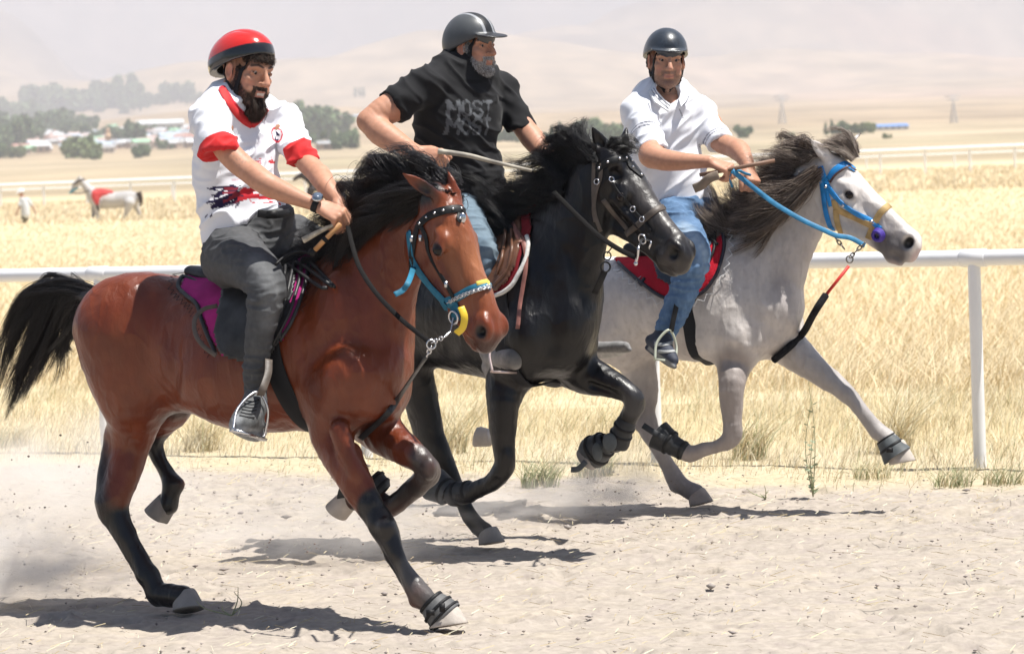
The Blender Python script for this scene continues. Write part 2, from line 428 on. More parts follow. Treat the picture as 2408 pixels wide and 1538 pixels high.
def ring_on(mb, S, c, nrm, w_, th=.0018, off=.004, n=40, far=.6, a0=0, a1=360, flip=None):   # a band round S in the plane through c
    c = np.array(c, float); nrm = np.array(nrm, float)/np.linalg.norm(nrm)
    a = np.cross(nrm, (0, 0, 1.)); a /= np.linalg.norm(a); b = np.cross(nrm, a); q = []; N = []
    ang = np.radians(np.linspace(a0, a1, n, endpoint=(a1-a0) < 360))
    for t in ang:
        d = a*math.cos(t)+b*math.sin(t); h = S.b.ray_cast(Vector(c+d*far), Vector(-d), far)
        if h[0] is None: continue
        q.append(np.array(h[0])+d*off); N.append(d)
    q = np.array(q); N = np.array(N); cl = (a1-a0) >= 360
    if len(q) < 4: return None
    for _ in range(2):
        if cl: q = (np.roll(q, 1, 0)+2*q+np.roll(q, -1, 0))/4
    mb.tube(q, 1, flat=(w_/2, th), up=N, closed=cl); return q
def strands(name, guides, count, m, parent, r=.0012, spread=.01, jit=.3, n=12, seed=1, curl=.006, tip=.15, lenvar=.25, cols=None, clumps=60, cl=.24, fall=0.):
    count = int(count*2.1); r = r*.54; clumps = int(clumps*1.4)
    """hair: each strand blends two neighbouring guides, guide = list of world points"""
    g = np.random.default_rng(seed)
    G_ = [catmull(np.array(q, float), 6) for q in guides]
    G_ = np.array([q[np.linspace(0, len(q)-1, n).round().astype(int)] for q in G_])
    V, F, C = [], [], []; t = np.linspace(0, 1, n)
    ck = np.sort(g.random(clumps))*(len(G_)-1); cd = g.normal(0, 1, (clumps, 3))*spread; cph = g.random((clumps, 3))*6.28
    cfq = 2.5+5*g.random((clumps, 3)); cL = 1-lenvar*g.random(clumps); cur = curl*(.3+1.4*g.random(clumps))
    which = g.integers(clumps, size=count)
    k = np.clip(ck[which]+g.normal(0, .10, count), 0, len(G_)-1.001)
    for s_ in range(count):
        q_ = which[s_]
        i = min(int(k[s_]), len(G_)-2); a = k[s_]-i; L = cL[q_]*(1-.25*lenvar*g.random())*(1-.5*(g.random() < .06))
        base = G_[i]*(1-a)+G_[i+1]*a
        tt = t*L*(n-1); i0 = np.minimum(tt.astype(int), n-2); fr = (tt-i0)[:, None]; base = base[i0]*(1-fr)+base[i0+1]*fr
        dv = cd[q_]*(1-cl)+g.normal(0, 1, 3)*spread*cl*(1 if g.random() > .04 else 2.0)
        wob = (np.sin(t[:, None]*cfq[q_]+cph[q_])-np.sin(cph[q_]))*cur[q_]*(.2+t[:, None])+np.sin(t[:, None]*6+g.random(3)*6)*curl*.15
        p = base+dv*(jit+(1-jit)*t[:, None]**.8)+wob
        rr = r*(.6+.8*g.random())*(1-(1-tip)*t**1.5)
        tg = np.gradient(p, axis=0); tg /= np.linalg.norm(tg, axis=1)[:, None]+1e-9
        u = np.cross(tg, (.3, .8, .5)); u /= np.linalg.norm(u, axis=1)[:, None]+1e-9; v = np.cross(tg, u)
        ring = np.stack([u, -.5*u+.866*v, -.5*u-.866*v], 1)*rr[:, None, None]
        V.append((p[:, None]+ring).reshape(-1, 3)); b = s_*n*3
        idx = b+np.arange(n-1)[:, None]*3
        for q in range(3):
            F.append(np.stack([idx[:, 0]+q, idx[:, 0]+(q+1) % 3, idx[:, 0]+3+(q+1) % 3, idx[:, 0]+3+q], 1))
        if cols is not None:
            c0 = np.array(cols[g.integers(len(cols))])*(.75+.5*g.random()); C.append(np.tile(c0, (n*3, 1)))
    return mesh_obj(name, np.concatenate(V), np.concatenate(F), m, parent, True, np.concatenate(C) if cols is not None else None)
# ================================================================ the land
FA, FB = np.array(G(250, 1060)), np.array(G(2305, 1095)); FD = (FB-FA)/np.linalg.norm(FB-FA); FN = np.array((-FD[1], FD[0], 0)); FN *= np.sign(FN[1])
def beyond(x, y): return (x-FB[0])*FN[0]+(y-FB[1])*FN[1]            # metres beyond the near rail
_prof = np.array([(0, 0), (22, 0), (60, .02), (120, .08), (160, .22), (300, .5), (600, 1.9), (1000, 6), (1600, 15), (2500, 31), (4000, 68), (5500, 130), (7000, 235), (9000, 420), (11000, 620), (13000, 800)], float)
def n1(x, y, s, seed, o=4): return vnoise(np.stack([x, y, np.zeros_like(x)], 1), s, seed, o)-.5
def height(x, y):
    x = np.atleast_1d(np.asarray(x, float)).ravel(); y = np.atleast_1d(np.asarray(y, float)).ravel()
    h = np.interp(y, _prof[:, 0], _prof[:, 1]); a = x/np.maximum(y, 1)
    h += ss(y, 120, 400)*.25*a*y/157*ss(-y, -900, -500)
    h += n1(x, y, 1/260., 3)*ss(y, 350, 900)*3.0+n1(x, y, 1/900., 4)*ss(y, 900, 2200)*22
    r = 1-np.abs(2*(n1(x*.9, y*.45, 1/1500., 6, 4)+.5)-1); h += ss(y, 3400, 8000)*(r-.6)*1150+ss(y, 3200, 6000)*n1(x, y*.5, 1/700., 8)*230+ss(y, 3400, 7000)*n1(x, y*.6, 1/260., 9)*70
    h += np.exp(-((a+.075)/.06)**2)*np.exp(-((y-2600)/500.)**2)*14
    return h
ang = np.linspace(-.62, .62, 520); dist = np.concatenate([np.linspace(21.9, 60, 30), np.geomspace(62, 13500, 330)])
A_, D_ = np.meshgrid(ang, dist, indexing='ij'); X_, Y_ = np.tan(A_)*D_, D_
Z_ = height(X_, Y_).reshape(X_.shape); V_ = np.stack([X_, Y_, Z_], -1).reshape(-1, 3)
nI, nJ = X_.shape; i, j = np.meshgrid(np.arange(nI-1), np.arange(nJ-1), indexing='ij'); b = (i*nJ+j).ravel()
TF = np.stack([b, b+nJ, b+nJ+1, b+1], 1)
def land_mat():
    m = bpy.data.materials.new('dry_land'); m.use_nodes = True; n, l = m.node_tree.nodes, m.node_tree.links; B = n['Principled BSDF']; B.inputs['Roughness'].default_value = .95; B.inputs['Specular IOR Level'].default_value = .1
    a = n.new('ShaderNodeVertexColor'); a.layer_name = 'Col'; tc = n.new('ShaderNodeTexCoord'); mp = n.new('ShaderNodeMapping'); l.new(tc.outputs['Object'], mp.inputs[0]); mp.inputs['Scale'].default_value = (.02, .006, .02)
    t = n.new('ShaderNodeTexNoise'); t.inputs['Scale'].default_value = 1; t.inputs['Detail'].default_value = 9; l.new(mp.outputs[0], t.inputs[0])
    t2 = n.new('ShaderNodeTexNoise'); t2.inputs['Scale'].default_value = 1.5; t2.inputs['Detail'].default_value = 8; l.new(tc.outputs['Object'], t2.inputs[0])
    cur = a.outputs[0]
    for tt, lo, hi in ((t, .72, 1.25), (t2, .85, 1.15)):
        mr = n.new('ShaderNodeMapRange'); mr.inputs['From Min'].default_value = .3; mr.inputs['From Max'].default_value = .7; mr.inputs['To Min'].default_value = lo; mr.inputs['To Max'].default_value = hi; l.new(tt.outputs[0], mr.inputs[0])
        mx = n.new('ShaderNodeMix'); mx.data_type = 'RGBA'; mx.blend_type = 'MULTIPLY'; mx.inputs[0].default_value = 1; l.new(cur, mx.inputs[6]); l.new(mr.outputs[0], mx.inputs[7]); cur = mx.outputs[2]
    l.new(cur, B.inputs['Base Color']); return m
def band(y, a, b, s): return ss(y, a-s, a+s)*(1-ss(y, b-s, b+s))
x, y = V_[:, 0], V_[:, 1]; c = Paint(V_, (.63, .515, .325)); nz = n1(x, y*.4, 1/60., 21)+.5; ny = n1(x, y*.15, 1/350., 23)+.5
c.mix(.5*ss(nz, .4, .7), (.66, .56, .39)); c.mix(ss(y, 170, 260), (.36, .29, .195)); c.mix(band(y, 330, 420, 20)*ss(ny, .35, .6), (.22, .23, .14)); c.mix(band(y, 560, 700, 30)*ss(ny, .3, .55)*.8, (.25, .245, .15)); c.mix(band(y, 760, 820, 15)*.8, (.46, .38, .27))
c.mix(ss(y, 900, 1500), (.32, .24, .155)); c.mix(ss(y, 2000, 3200), (.30, .225, .15)); c.mix(ss(ny, .5, .62)*band(y, 2600, 5200, 300)*.6, (.38, .27, .20)); c.mix(ss(y, 4800, 7000), (.135, .105, .092))
nm = n1(x, y, 1/420., 31)+.5; c.mix(ss(nm, .50, .62)*ss(y, 4500, 6000)*.55, (.18, .115, .09)); c.mix(ss(n1(x, y, 1/230., 33)+.5, .55, .68)*ss(y, 4500, 6000)*.5, (.075, .064, .066))
land = mesh_obj('ground', V_, TF, land_mat(), None, True, c.c); tag(land, kind='structure')
TB = bvh_of(V_, TF)
def Gt(x, y):                                     # the point of the land seen there
    h = TB.ray_cast(CAMP, ray(x, y).normalized()); return h[0]
# dirt track and verge: one finely broken sheet
nx, ny_ = 470, 800; X2, Y2 = np.meshgrid(np.linspace(-4.2, 4.2, nx), np.linspace(9.2, 22, ny_), indexing='ij'); x, y = X2.ravel(), Y2.ravel(); d = beyond(x, y)
p3 = np.stack([x, y, 0*x], 1); clod = vnoise(p3, 15, 41, 3); fine = vnoise(p3, 40, 42, 2); big = vnoise(p3, 2.2, 43, 3); lump = ss(clod, .52, .75)
edge = np.minimum(ss(y, 9.2, 10)*(1-ss(y, 21, 22)), 1); z = ((big-.5)*.022+lump*.010*(1-.6*ss(d, -1.2, -.6))+(fine-.5)*.010-.012)*edge
hoof = vnoise(p3*np.array((1, 1.3, 1)), 5.5, 47, 1); z -= ss(hoof, .74, .86)*.022*edge*(d < -1.0)
gp = np.random.default_rng(77)
for _ in range(150):                              # hoof prints with pushed-up rims
    hx, hy = gp.uniform(-3.4, 3.4), gp.uniform(10, 17.5)
    if beyond(hx, hy) > -.9: continue
    k = (np.abs(x-hx) < .14) & (np.abs(y-hy) < .16); r_ = np.hypot((x[k]-hx)/.062, (y[k]-hy)/.075)+.25*(vnoise(p3[k], 22, 78, 2)-.5); z[k] += -.017*(1-ss(r_, .7, 1.05))+.011*np.exp(-((r_-1.25)/.22)**2)
c = Paint(np.stack([x, y, z], 1), (.36, .315, .268)); n2 = vnoise(p3, 7, 44, 4); c.mix(.5*ss(n2, .4, .65), (.39, .34, .295)); c.mix(.35*ss(vnoise(p3, 24, 45, 2), .55, .7), (.29, .245, .23)); c.mix(.35*ss(vnoise(p3*np.array((1, 3, 1)), 3, 46, 4), .5, .68), (.43, .37, .29))
vg = ss(d+1.2*(vnoise(p3, 1.3, 48, 3)-.5), -1.25, -.55); c.mix(vg*.75, (.50, .42, .27)); c.mix(ss(d, .2, 2.)*.8, (.46, .37, .21))
i, j = np.meshgrid(np.arange(nx-1), np.arange(ny_-1), indexing='ij'); b = (i*ny_+j).ravel()
tr = mesh_obj('dirt_track', c.v, np.stack([b, b+ny_, b+ny_+1, b+1], 1), mat('dirt', rough=.97, spec=.08, vcol='Col', bump=.5, bscale=80, dist=.005, var=.14, vscale=26, detail=8), None, True, c.c); tag(tr, kind='structure')
base = mesh_obj('ground', [(-60, 2, -.035), (60, 2, -.035), (60, 23, -.035), (-60, 23, -.035)], [(0, 1, 2, 3)], mat('dirt_plain', (.345, .298, .262), .97, .08, bump=.5, bscale=20, var=.12, vscale=6)); tag(base, kind='structure')
# ---------------------------------------------------------------- grass, straw, clods
def blades(name, x, y, z, h, w_, lean, cols, m, g, seg=3):
    n = len(x); a = g.random(n)*6.283; la = g.normal(.6, 1.2, n); t = np.linspace(0, 1, seg+1)
    base = np.stack([x, y, z], 1); dl = np.stack([np.cos(la), np.sin(la)*.8, 0*la], 1)*(lean*h*(.3+g.random(n)))[:, None]
    pts = base[:, None]+dl[:, None]*(t**1.8)[None, :, None]+np.array((0, 0, 1.))*(h[:, None]*(t-.12*lean*t*t))[:, :, None]
    sd = np.stack([np.cos(a), np.sin(a), 0*a], 1)*(w_*.5)[:, None]; wt = (1-.85*t**2)[None, :, None]
    L = pts-sd[:, None]*wt; R = pts+sd[:, None]*wt; V = np.stack([L, R], 2).reshape(-1, 3); k = seg+1
    b = (np.arange(n)*k*2)[:, None]+(np.arange(seg)*2)[None]; b = b.ravel(); C = np.repeat(cols, k*2, axis=0)
    o = mesh_obj(name, V, np.stack([b, b+1, b+3, b+2], 1), m, None, True, C); tag(o, kind='stuff'); return o
GM = mat('dry_grass', rough=.8, spec=.15, vcol='Col')
def gcols(n, g, green):
    pal = np.array([(.72, .62, .40), (.78, .69, .48), (.64, .53, .33), (.82, .76, .58), (.50, .40, .25)]); c = pal[g.integers(5, size=n)]*(.8+.4*g.random((n, 1)))
    gr = np.array([(.22, .25, .12), (.33, .35, .20)])[g.integers(2, size=n)]; m = g.random(n) < green; c[m] = gr[m]*(.8+.4*g.random((m.sum(), 1))); return c
g = np.random.default_rng(5)
# short dry grass by the rail
n = 105000; t = g.random(n)*13-6.5; d = -1.5+g.random(n)**.85*9.5; x = FB[0]+FD[0]*(t-3)-0+FN[0]*d; y = FB[1]+FD[1]*(t-3)+FN[1]*d
dens = vnoise(np.stack([x, y, 0*x], 1), 1.6, 51, 3); keep = (g.random(n) < ss(d+1.2*(dens-.5), -1.5, .1)**2*.95+.04)*(g.random(n) < .4+1.2*ss(dens, .35, .6)); x, y, d, dens = x[keep], y[keep], d[keep], dens[keep]; n = len(x)
h = (.04+.08*g.random(n)+.20*ss(dens, .52, .74)*g.random(n))*(.55+.45*ss(d, -1, .5)); blades('short_grass', x, y, 0*x-.01, h, np.full(n, .0032), .8, gcols(n, g, .08), GM, g)
# tall stalks
n = 15000; t = g.random(n)*13-6.5; d = -.3+g.random(n)**.7*9; x = FB[0]+FD[0]*(t-3)+FN[0]*d; y = FB[1]+FD[1]*(t-3)+FN[1]*d; cl = vnoise(np.stack([x, y, 0*x], 1), 1.1, 55, 2); k = g.random(n) < ss(cl, .42, .62)*.9+.05; x, y, d = x[k], y[k], d[k]; n = len(x)
blades('tall_grass', x, y, 0*x-.01, .20+.32*g.random(n), np.full(n, .0020), .6, gcols(n, g, .04), GM, g, 4)
# the standing straw of the field
n = 200000; Yd = 20.5+(118-20.5)*g.random(n)**1.7; xx = (g.random(n)-.5)*.50*Yd; cl = vnoise(np.stack([xx, Yd*.4, 0*xx], 1), .35, 57, 3); d = beyond(xx, Yd); k = d > 4.5; xx, Yd, cl = xx[k], Yd[k], cl[k]; n = len(xx)
zz = height(xx, Yd)*(Yd > 22)-.02; cc = gcols(n, g, .015); cc = cc*.18+np.array((.75, .62, .41))*.82; cc *= (.93+.14*cl)[:, None]
blades('field_grass', xx, Yd, zz, (.13+.17*g.random(n))*np.clip(28/Yd, .35, 1), .0026+.00028*Yd, .9, cc, GM, g, 2)
n = 26000; Yd = 110+g.random(n)*70; xx = (g.random(n)-.5)*.40*Yd; cc = np.array((.78, .67, .48))*(.85+.25*g.random((n, 1))); blades('field_grass', xx, Yd, height(xx, Yd)-.02, .14+.1*g.random(n), np.full(n, .08), .4, cc, GM, g, 2)
# tufts: dried and greenish clumps at the edge of the track
def tuft(x, y, nb, h, label, green=.3, sp=.10):
    p = np.array(G(x, y)); a = g.random(nb)*6.283; r = sp*np.sqrt(g.random(nb)); bx = p[0]+r*np.cos(a); by = p[1]+r*np.sin(a); o = blades('grass_tuft', bx, by, 0*bx-.01, h*(.5+.6*g.random(nb)), np.full(nb, .0040), .9, gcols(nb, g, green), GM, g, 4)
    del o['kind']; tag(o, label, 'grass tuft', 'dry tufts along the edge of the track'); return o
for a in [(1270, 1140, 260, .16, 'green grass tuft on the verge under the raised foreleg of the black horse', .7), (470, 1055, 300, .28, 'straw coloured tuft just behind the belly of the bay horse', .05), (1760, 1075, 260, .30, 'dry upright tuft below the neck of the grey horse', .2), (2100, 1060, 320, .42, 'tall brown tuft behind the reaching boot of the grey horse', .05),
          (2050, 1120, 160, .12, 'low tuft right of the leafy weed', .4), (2240, 1140, 180, .12, 'low greenish tuft left of the foot of the right white post', .5), (2360, 1135, 160, .11, 'low green tuft at the right border of the picture', .6), (1060, 1060, 200, .35, 'thin straw tuft between the bay knee and the black foreleg', .1), (30, 1045, 200, .18, 'low straw tuft at the far left beside the track', .15), (1395, 1115, 160, .14, 'short greenish tuft right below the raised hoof of the black horse', .5)]: tuft(*a)
def scatter(name, n, size, cols, m, rng, flat=.6, region=(-3.2, 3.2, 10, 19)):
    gg = np.random.default_rng(rng); x = region[0]+gg.random(n)*(region[1]-region[0]); y = region[2]+gg.random(n)*(region[3]-region[2]); k = beyond(x, y) < -.2; x, y = x[k], y[k]; n = len(x)
    o8 = np.array([(1, 0, 0), (0, 1, 0), (-1, 0, 0), (0, -1, 0), (0, 0, 1), (0, 0, -1), (.6, .6, .5), (-.6, .5, .5)], float)[:6]; s = size*(.35+gg.random(n)**2.5*1.6)
    v = o8[None]*s[:, None, None]*(.6+.8*gg.random((n, 6, 1)))*np.array((1, 1, flat)); a = gg.random(n)*6.28; ca, sa = np.cos(a), np.sin(a); vx = v[..., 0]*ca[:, None]-v[..., 1]*sa[:, None]; vy = v[..., 0]*sa[:, None]+v[..., 1]*ca[:, None]
    v = np.stack([vx+x[:, None], vy+y[:, None], v[..., 2]+(s*.3)[:, None]-.002], -1).reshape(-1, 3); tri = np.array([(0, 1, 4), (1, 2, 4), (2, 3, 4), (3, 0, 4), (1, 0, 5), (2, 1, 5), (3, 2, 5), (0, 3, 5)]); f = (tri[None]+(np.arange(n)*6)[:, None, None]).reshape(-1, 3)
    c = np.repeat(np.array(cols)[gg.integers(len(cols), size=n)]*(.75+.5*gg.random((n, 1))), 6, axis=0); o = mesh_obj(name, v, f, m, None, True, c); tag(o, kind='stuff')
SM = mat('clods', rough=.95, spec=.1, vcol='Col', bump=.6, bscale=120)
scatter('gravel', 3200, .0050, [(.33, .28, .255), (.30, .26, .235), (.38, .33, .29), (.26, .225, .21)], SM, 61)
scatter('gravel', 90, .013, [(.30, .26, .24), (.20, .17, .16), (.36, .32, .29)], SM, 62, .5)
n = 4200; x = -3.2+6.4*g.random(n); y = 10+9*g.random(n); k = beyond(x, y) < -.3; x, y = x[k], y[k]; n = len(x); a = g.random(n)*3.14; L = .010+.035*g.random(n)**3; dx, dy = np.cos(a)*L, np.sin(a)*L; w_ = .0006
px_, py_ = -np.sin(a)*w_*1.6, np.cos(a)*w_*1.6; zt = .006+.35*L*g.random(n); V = np.stack([np.stack([x-dx-px_, y-dy-py_, 0*x+.002], 1), np.stack([x-dx+px_, y-dy+py_, 0*x+.004], 1), np.stack([x+dx+px_, y+dy+py_, zt+.002], 1), np.stack([x+dx-px_, y+dy-py_, zt], 1)], 1).reshape(-1, 3); f = np.arange(4*n).reshape(-1, 4)
o = mesh_obj('straw', V, f, GM, None, False, np.repeat(gcols(n, g, 0)*.72, 4, axis=0)); tag(o, kind='stuff')
# weeds
def weed(x, y, h, label, leaves=26, sc=1.):
    p = np.array(G(x, y)); r = thing('weed', label, 'weed', p); gg = np.random.default_rng(int(x)); mb = MB(); ml = MB()
    for s_ in range(4):
        top = p+np.array((gg.normal(0, .035), gg.normal(0, .03), h*(1-.22*s_))); q = catmull([p, (p+top)/2+np.array((gg.normal(0, .02), 0, 0)), top], 8); mb.tube(q, np.linspace(.0032, .0012, len(q)), 5)
        for k in range(leaves//4):
            t = q[int((.08+.88*k/(leaves/4))*(len(q)-1))]; a = gg.random()*6.28; l = (.022+.028*gg.random())*sc; d = np.array((math.cos(a), math.sin(a), .25+.3*gg.random())); d /= np.linalg.norm(d); s2 = np.cross(d, (0, 0, 1.)); s2 /= np.linalg.norm(s2)
            ml.add([t, t+d*l*.4+s2*l*.36, t+d*l, t+d*l*.4-s2*l*.36, t+d*l*.45-np.array((0, 0, l*.15))], [(0, 1, 4), (1, 2, 4), (2, 3, 4), (3, 0, 4)])
    mb.build('stem', mat('weed_stem', (.34, .34, .20), .8), r); ml.build('leaves', mat('weed_leaf', (.25, .30, .19), .6, var=.3, vscale=40), r, smooth=False)
weed(1912, 1168, .58, 'tall grey green leafy weed growing in front of the white rail', 34); weed(545, 1447, .11, 'small dry twig standing in the shadow of the bay horse', 6, .25); weed(1800, 1172, .07, 'tiny green weed at the edge of the grey horse shadow', 10, .5)
# ---------------------------------------------------------------- rails
WP = mat('white_paint', (.80, .80, .81), .32, .5, bump=.05, bscale=30, var=.04, vscale=4, rvar=.1)
def rail_fence(name, A, B, ext, step, z, rr, pr, label, n0=0):
    A = np.array(A, float); B = np.array(B, float); e = (B-A)/np.linalg.norm(B-A); r = thing(name, label, 'fence', A)
    a, b_ = A-e*ext[0], B+e*ext[1]; L = np.linalg.norm(b_-a); m = int(L/step)
    mb = MB(); mb.tube([a+(b_-a)*k/m+np.array((0, 0, z[0]+(z[1]-z[0])*k/m)) for k in range(m+1)], rr, 20); mb.build('rail', WP, r)
    k0 = math.ceil(-ext[0]/step); k1 = math.floor((np.linalg.norm(B-A)+ext[1])/step)
    for k in range(k0, k1+1):
        p = A+e*step*k; t = (step*k+ext[0])/L; zz = z[0]+(z[1]-z[0])*t; g0 = float(height([p[0]], [p[1]])[0]) if p[1] > 22 else -.03; mb = MB()
        mb.tube([p+np.array((0, 0, g0+(zz-rr*.7-g0)*q_/4)) for q_ in range(5)], pr, 18, cap=False); mb.build('post', WP, r)
        if rr == .041: mb = MB(); mb.lathe(p-e*.07+np.array((0, 0, zz)), p+e*.07+np.array((0, 0, zz)), [(0, rr+.001), (.02, rr+.005), (.98, rr+.005), (1, rr+.001)], 20); mb.build('clamp', WP, r)
    return r
rail_fence('rail_fence', (FA[0], FA[1], 0), (FB[0], FB[1], 0), (3.8, 3.8), np.linalg.norm(FB-FA)/3, (1.06, 1.06), .041, .033, 'near white tubular running rail right behind the galloping horses')
a, b_ = P(0, 437, 160), P(2408, 342, 157); rail_fence('rail_fence', (a[0], a[1], 0), (b_[0], b_[1], 0), (8, 8), 2.1, (a[2]-.008, b_[2]+.008), .085, .06, 'distant white running rail crossing the golden field')
a, b_ = P(0, 424, 178), P(2408, 331, 175); mb_ = rail_fence('rail_fence', (a[0], a[1], 0), (b_[0], b_[1], 0), (8, 8), 4.6, (a[2]-.55, b_[2]-.55), .05, .05, 'second distant white rail, thinner, just beyond the first across the field')
# ---------------------------------------------------------------- trees, village, pylons
LEAF = [mat('willow_leaf', (.125, .175, .085), .8, .1, var=.35, vscale=.5), mat('poplar_leaf', (.10, .155, .075), .8, .1, var=.35, vscale=.5), mat('pale_leaf', (.19, .24, .11), .8, .1, var=.3, vscale=.5)]
BARK = mat('bark', (.16, .12, .09), .9)
def crown_mesh(h, w_, n, seed, tall):
    gg = np.random.default_rng(seed); lob = gg.normal(0, 1, (13, 3))*np.array((w_*.27, w_*.27, h*.20)); lob[:, 2] = np.abs(lob[:, 2]+h*.50)+.04*h; rad = w_*(.12+.13*gg.random(13))
    if tall: lob = np.stack([gg.normal(0, w_*.09, 9), gg.normal(0, w_*.09, 9), np.linspace(.18, .92, 9)*h], 1); rad = w_*.30*np.array([.8, 1, 1.05, 1.05, 1, .9, .75, .55, .35])
    k = gg.integers(len(lob), size=n); d = gg.normal(0, 1, (n, 3)); d /= np.linalg.norm(d, axis=1)[:, None]; c = lob[k]+d*(rad[k]*(.45+.6*gg.random(n)))[:, None]*np.array((1, 1, 1.25 if not tall else 1.5))
    s = w_*.055*(.6+.9*gg.random(n)); a = gg.normal(0, 1, (n, 3)); a /= np.linalg.norm(a, axis=1)[:, None]; b = np.cross(a, gg.normal(0, 1, (n, 3))); b /= np.linalg.norm(b, axis=1)[:, None]; s = s[:, None]
    V = np.stack([c-a*s-b*s, c+a*s-b*s*.7, c+a*s*.8+b*s, c-a*s*.9+b*s*.8], 1).reshape(-1, 3); return V, np.arange(4*n).reshape(-1, 4)
PROTO = {}
def tree(p, h, kind, var_, label, group):
    key = (kind, var_)
    if key not in PROTO:
        V, f = crown_mesh(10, {'poplar': 3.6, 'willow': 11, 'bush': 13}[kind], 1300, var_*7+len(kind), kind == 'poplar'); m = LEAF[{'poplar': 1, 'willow': 0, 'bush': 2}[kind]]
        me = bpy.data.meshes.new('crown'); me.from_pydata([tuple(q) for q in V], [], [tuple(q) for q in f.tolist()]); me.materials.append(m)
        tv, tf = tube_mesh(np.array([(0, 0, -.3), (.1, 0, 3), (-.1, .1, 6.5)]), np.array([.32, .22, .08]), 8); mt = bpy.data.meshes.new('trunk'); mt.from_pydata([tuple(q) for q in tv], [], tf); mt.materials.append(BARK); PROTO[key] = (me, mt)
    r = thing('poplar_tree' if kind == 'poplar' else ('willow_tree' if kind == 'willow' else 'broad_tree'), label, 'tree', (0, 0, 0), group)
    for nm, me in zip(('crown', 'trunk'), PROTO[key]):
        o = bpy.data.objects.new(nm, me); SC.collection.objects.link(o); o.parent = r
    r.location = p; r.scale = (h/10,)*3; r.rotation_euler[2] = random.random()*6.28; return r
LAB = dict(poplar='poplar', willow='willow', bush='low wide tree')
TG = [('at the far left edge above the village', 'trees left of the village', [(-5, 355, 14, 'w'), (8, 345, 17, 'w'), (24, 350, 22, 'w'), (40, 330, 20, 'w'), (56, 345, 18, 'w'), (70, 330, 17, 'w'), (15, 300, 20, 'p'), (35, 295, 22, 'w'), (62, 298, 17, 'w'), (2, 372, 12, 'w'), (50, 372, 9, 'b'), (84, 335, 13, 'w'), (-2, 325, 20, 'w'), (30, 372, 9, 'w'), (78, 285, 14, 'w')]),
      ('in the tree belt above the village', 'tree belt above the village', [(78, 262, 15, 'w'), (98, 254, 14, 'w'), (140, 248, 14, 'w'), (188, 248, 13, 'w'), (90, 268, 14, 'p'), (110, 262, 19, 'w'), (128, 268, 20, 'w'), (145, 262, 16, 'w'), (160, 265, 18, 'p'), (178, 262, 15, 'w'), (196, 262, 16, 'w'), (214, 256, 15, 'w'), (232, 255, 17, 'w'), (250, 252, 18, 'w'), (264, 250, 22, 'w'), (282, 250, 17, 'w'), (300, 248, 13, 'b'), (318, 248, 10, 'w')]),
      ('in the tree row over the roofs', 'trees between the village roofs', [(100, 312, 14, 'w'), (118, 318, 18, 'w'), (134, 312, 16, 'w'), (150, 318, 13, 'w'), (168, 318, 11, 'w'), (185, 322, 10, 'b'), (205, 325, 11, 'w'), (78, 318, 13, 'w'), (240, 335, 9, 'w'), (268, 335, 12, 'w'), (285, 338, 15, 'w'), (302, 345, 22, 'p'), (316, 342, 16, 'w'), (355, 320, 8, 'w'), (410, 318, 6, 'w'), (226, 330, 8, 'w'), (254, 330, 9, 'w'), (330, 335, 8, 'w'), (150, 300, 12, 'w'), (172, 305, 11, 'w'), (192, 308, 9, 'w')]),
      ('before the village houses', 'trees in front of the village', [(175, 372, 15, 'b'), (192, 374, 18, 'b'), (205, 372, 12, 'b'), (330, 372, 11, 'w'), (345, 368, 9, 'w'), (225, 376, 9, 'b'), (380, 352, 9, 'w'), (52, 340, 8, 'w')]),
      ('on the low ridge right of the long belt', 'trees on the low ridge', [(352, 248, 9, 'w'), (365, 246, 8, 'w'), (388, 238, 16, 'p'), (400, 236, 13, 'w'), (418, 236, 12, 'w'), (440, 240, 14, 'w'), (456, 240, 15, 'p'), (470, 244, 9, 'w')]),
      ('between the two near riders', 'trees behind the two near riders', [(700, 318, 20, 'w'), (716, 322, 22, 'w'), (735, 325, 26, 'w'), (752, 328, 25, 'w'), (770, 330, 24, 'w'), (690, 316, 13, 'p'), (790, 350, 13, 'w'), (800, 352, 12, 'w'), (832, 350, 15, 'w'), (820, 346, 11, 'w'), (722, 345, 12, 'w'), (1175, 330, 8, 'w'), (1190, 332, 10, 'w'), (1205, 333, 9, 'w'), (1222, 335, 11, 'w')]),
      ('behind the black mane', 'trees behind the black horse', [(1298, 335, 14, 'p'), (1318, 338, 18, 'p'), (1335, 338, 12, 'w'), (1352, 338, 13, 'w'), (1385, 335, 16, 'w'), (1400, 335, 17, 'w'), (1418, 335, 17, 'w'), (1435, 335, 15, 'w'), (1452, 335, 14, 'w'), (1372, 336, 12, 'p')]),
      ('beside the blue roofed barn', 'trees by the blue roofed barn', [(1942, 318, 11, 'p'), (1956, 318, 13, 'p'), (1972, 316, 10, 'w'), (1984, 312, 9, 'w'), (2008, 314, 7, 'w'), (2024, 315, 8, 'w'), (2038, 315, 9, 'b'), (1745, 325, 11, 'w'), (1862, 330, 6, 'b'), (2085, 326, 5, 'b')])]
_o = ['', 'first', 'second', 'third', 'fourth', 'fifth', 'sixth', 'seventh', 'eighth', 'ninth']
ORD = ['']+_o[2:]+['tenth', 'eleventh', 'twelfth', 'thirteenth', 'fourteenth', 'fifteenth', 'sixteenth', 'seventeenth', 'eighteenth', 'nineteenth', 'twentieth']+['twenty '+q for q in _o[1:]]+['thirtieth']+['thirty '+q for q in _o[1:]]+['fortieth']+['forty '+q for q in _o[1:]]
_r = random.Random(11)
for q in range(26): TG[1][2].append((_r.uniform(72, 335), _r.uniform(246, 268), _r.uniform(8, 17), _r.choice('wwwp')))
for q in range(16): TG[2][2].append((_r.uniform(92, 215), _r.uniform(300, 322), _r.uniform(8, 14), _r.choice('wwp')))
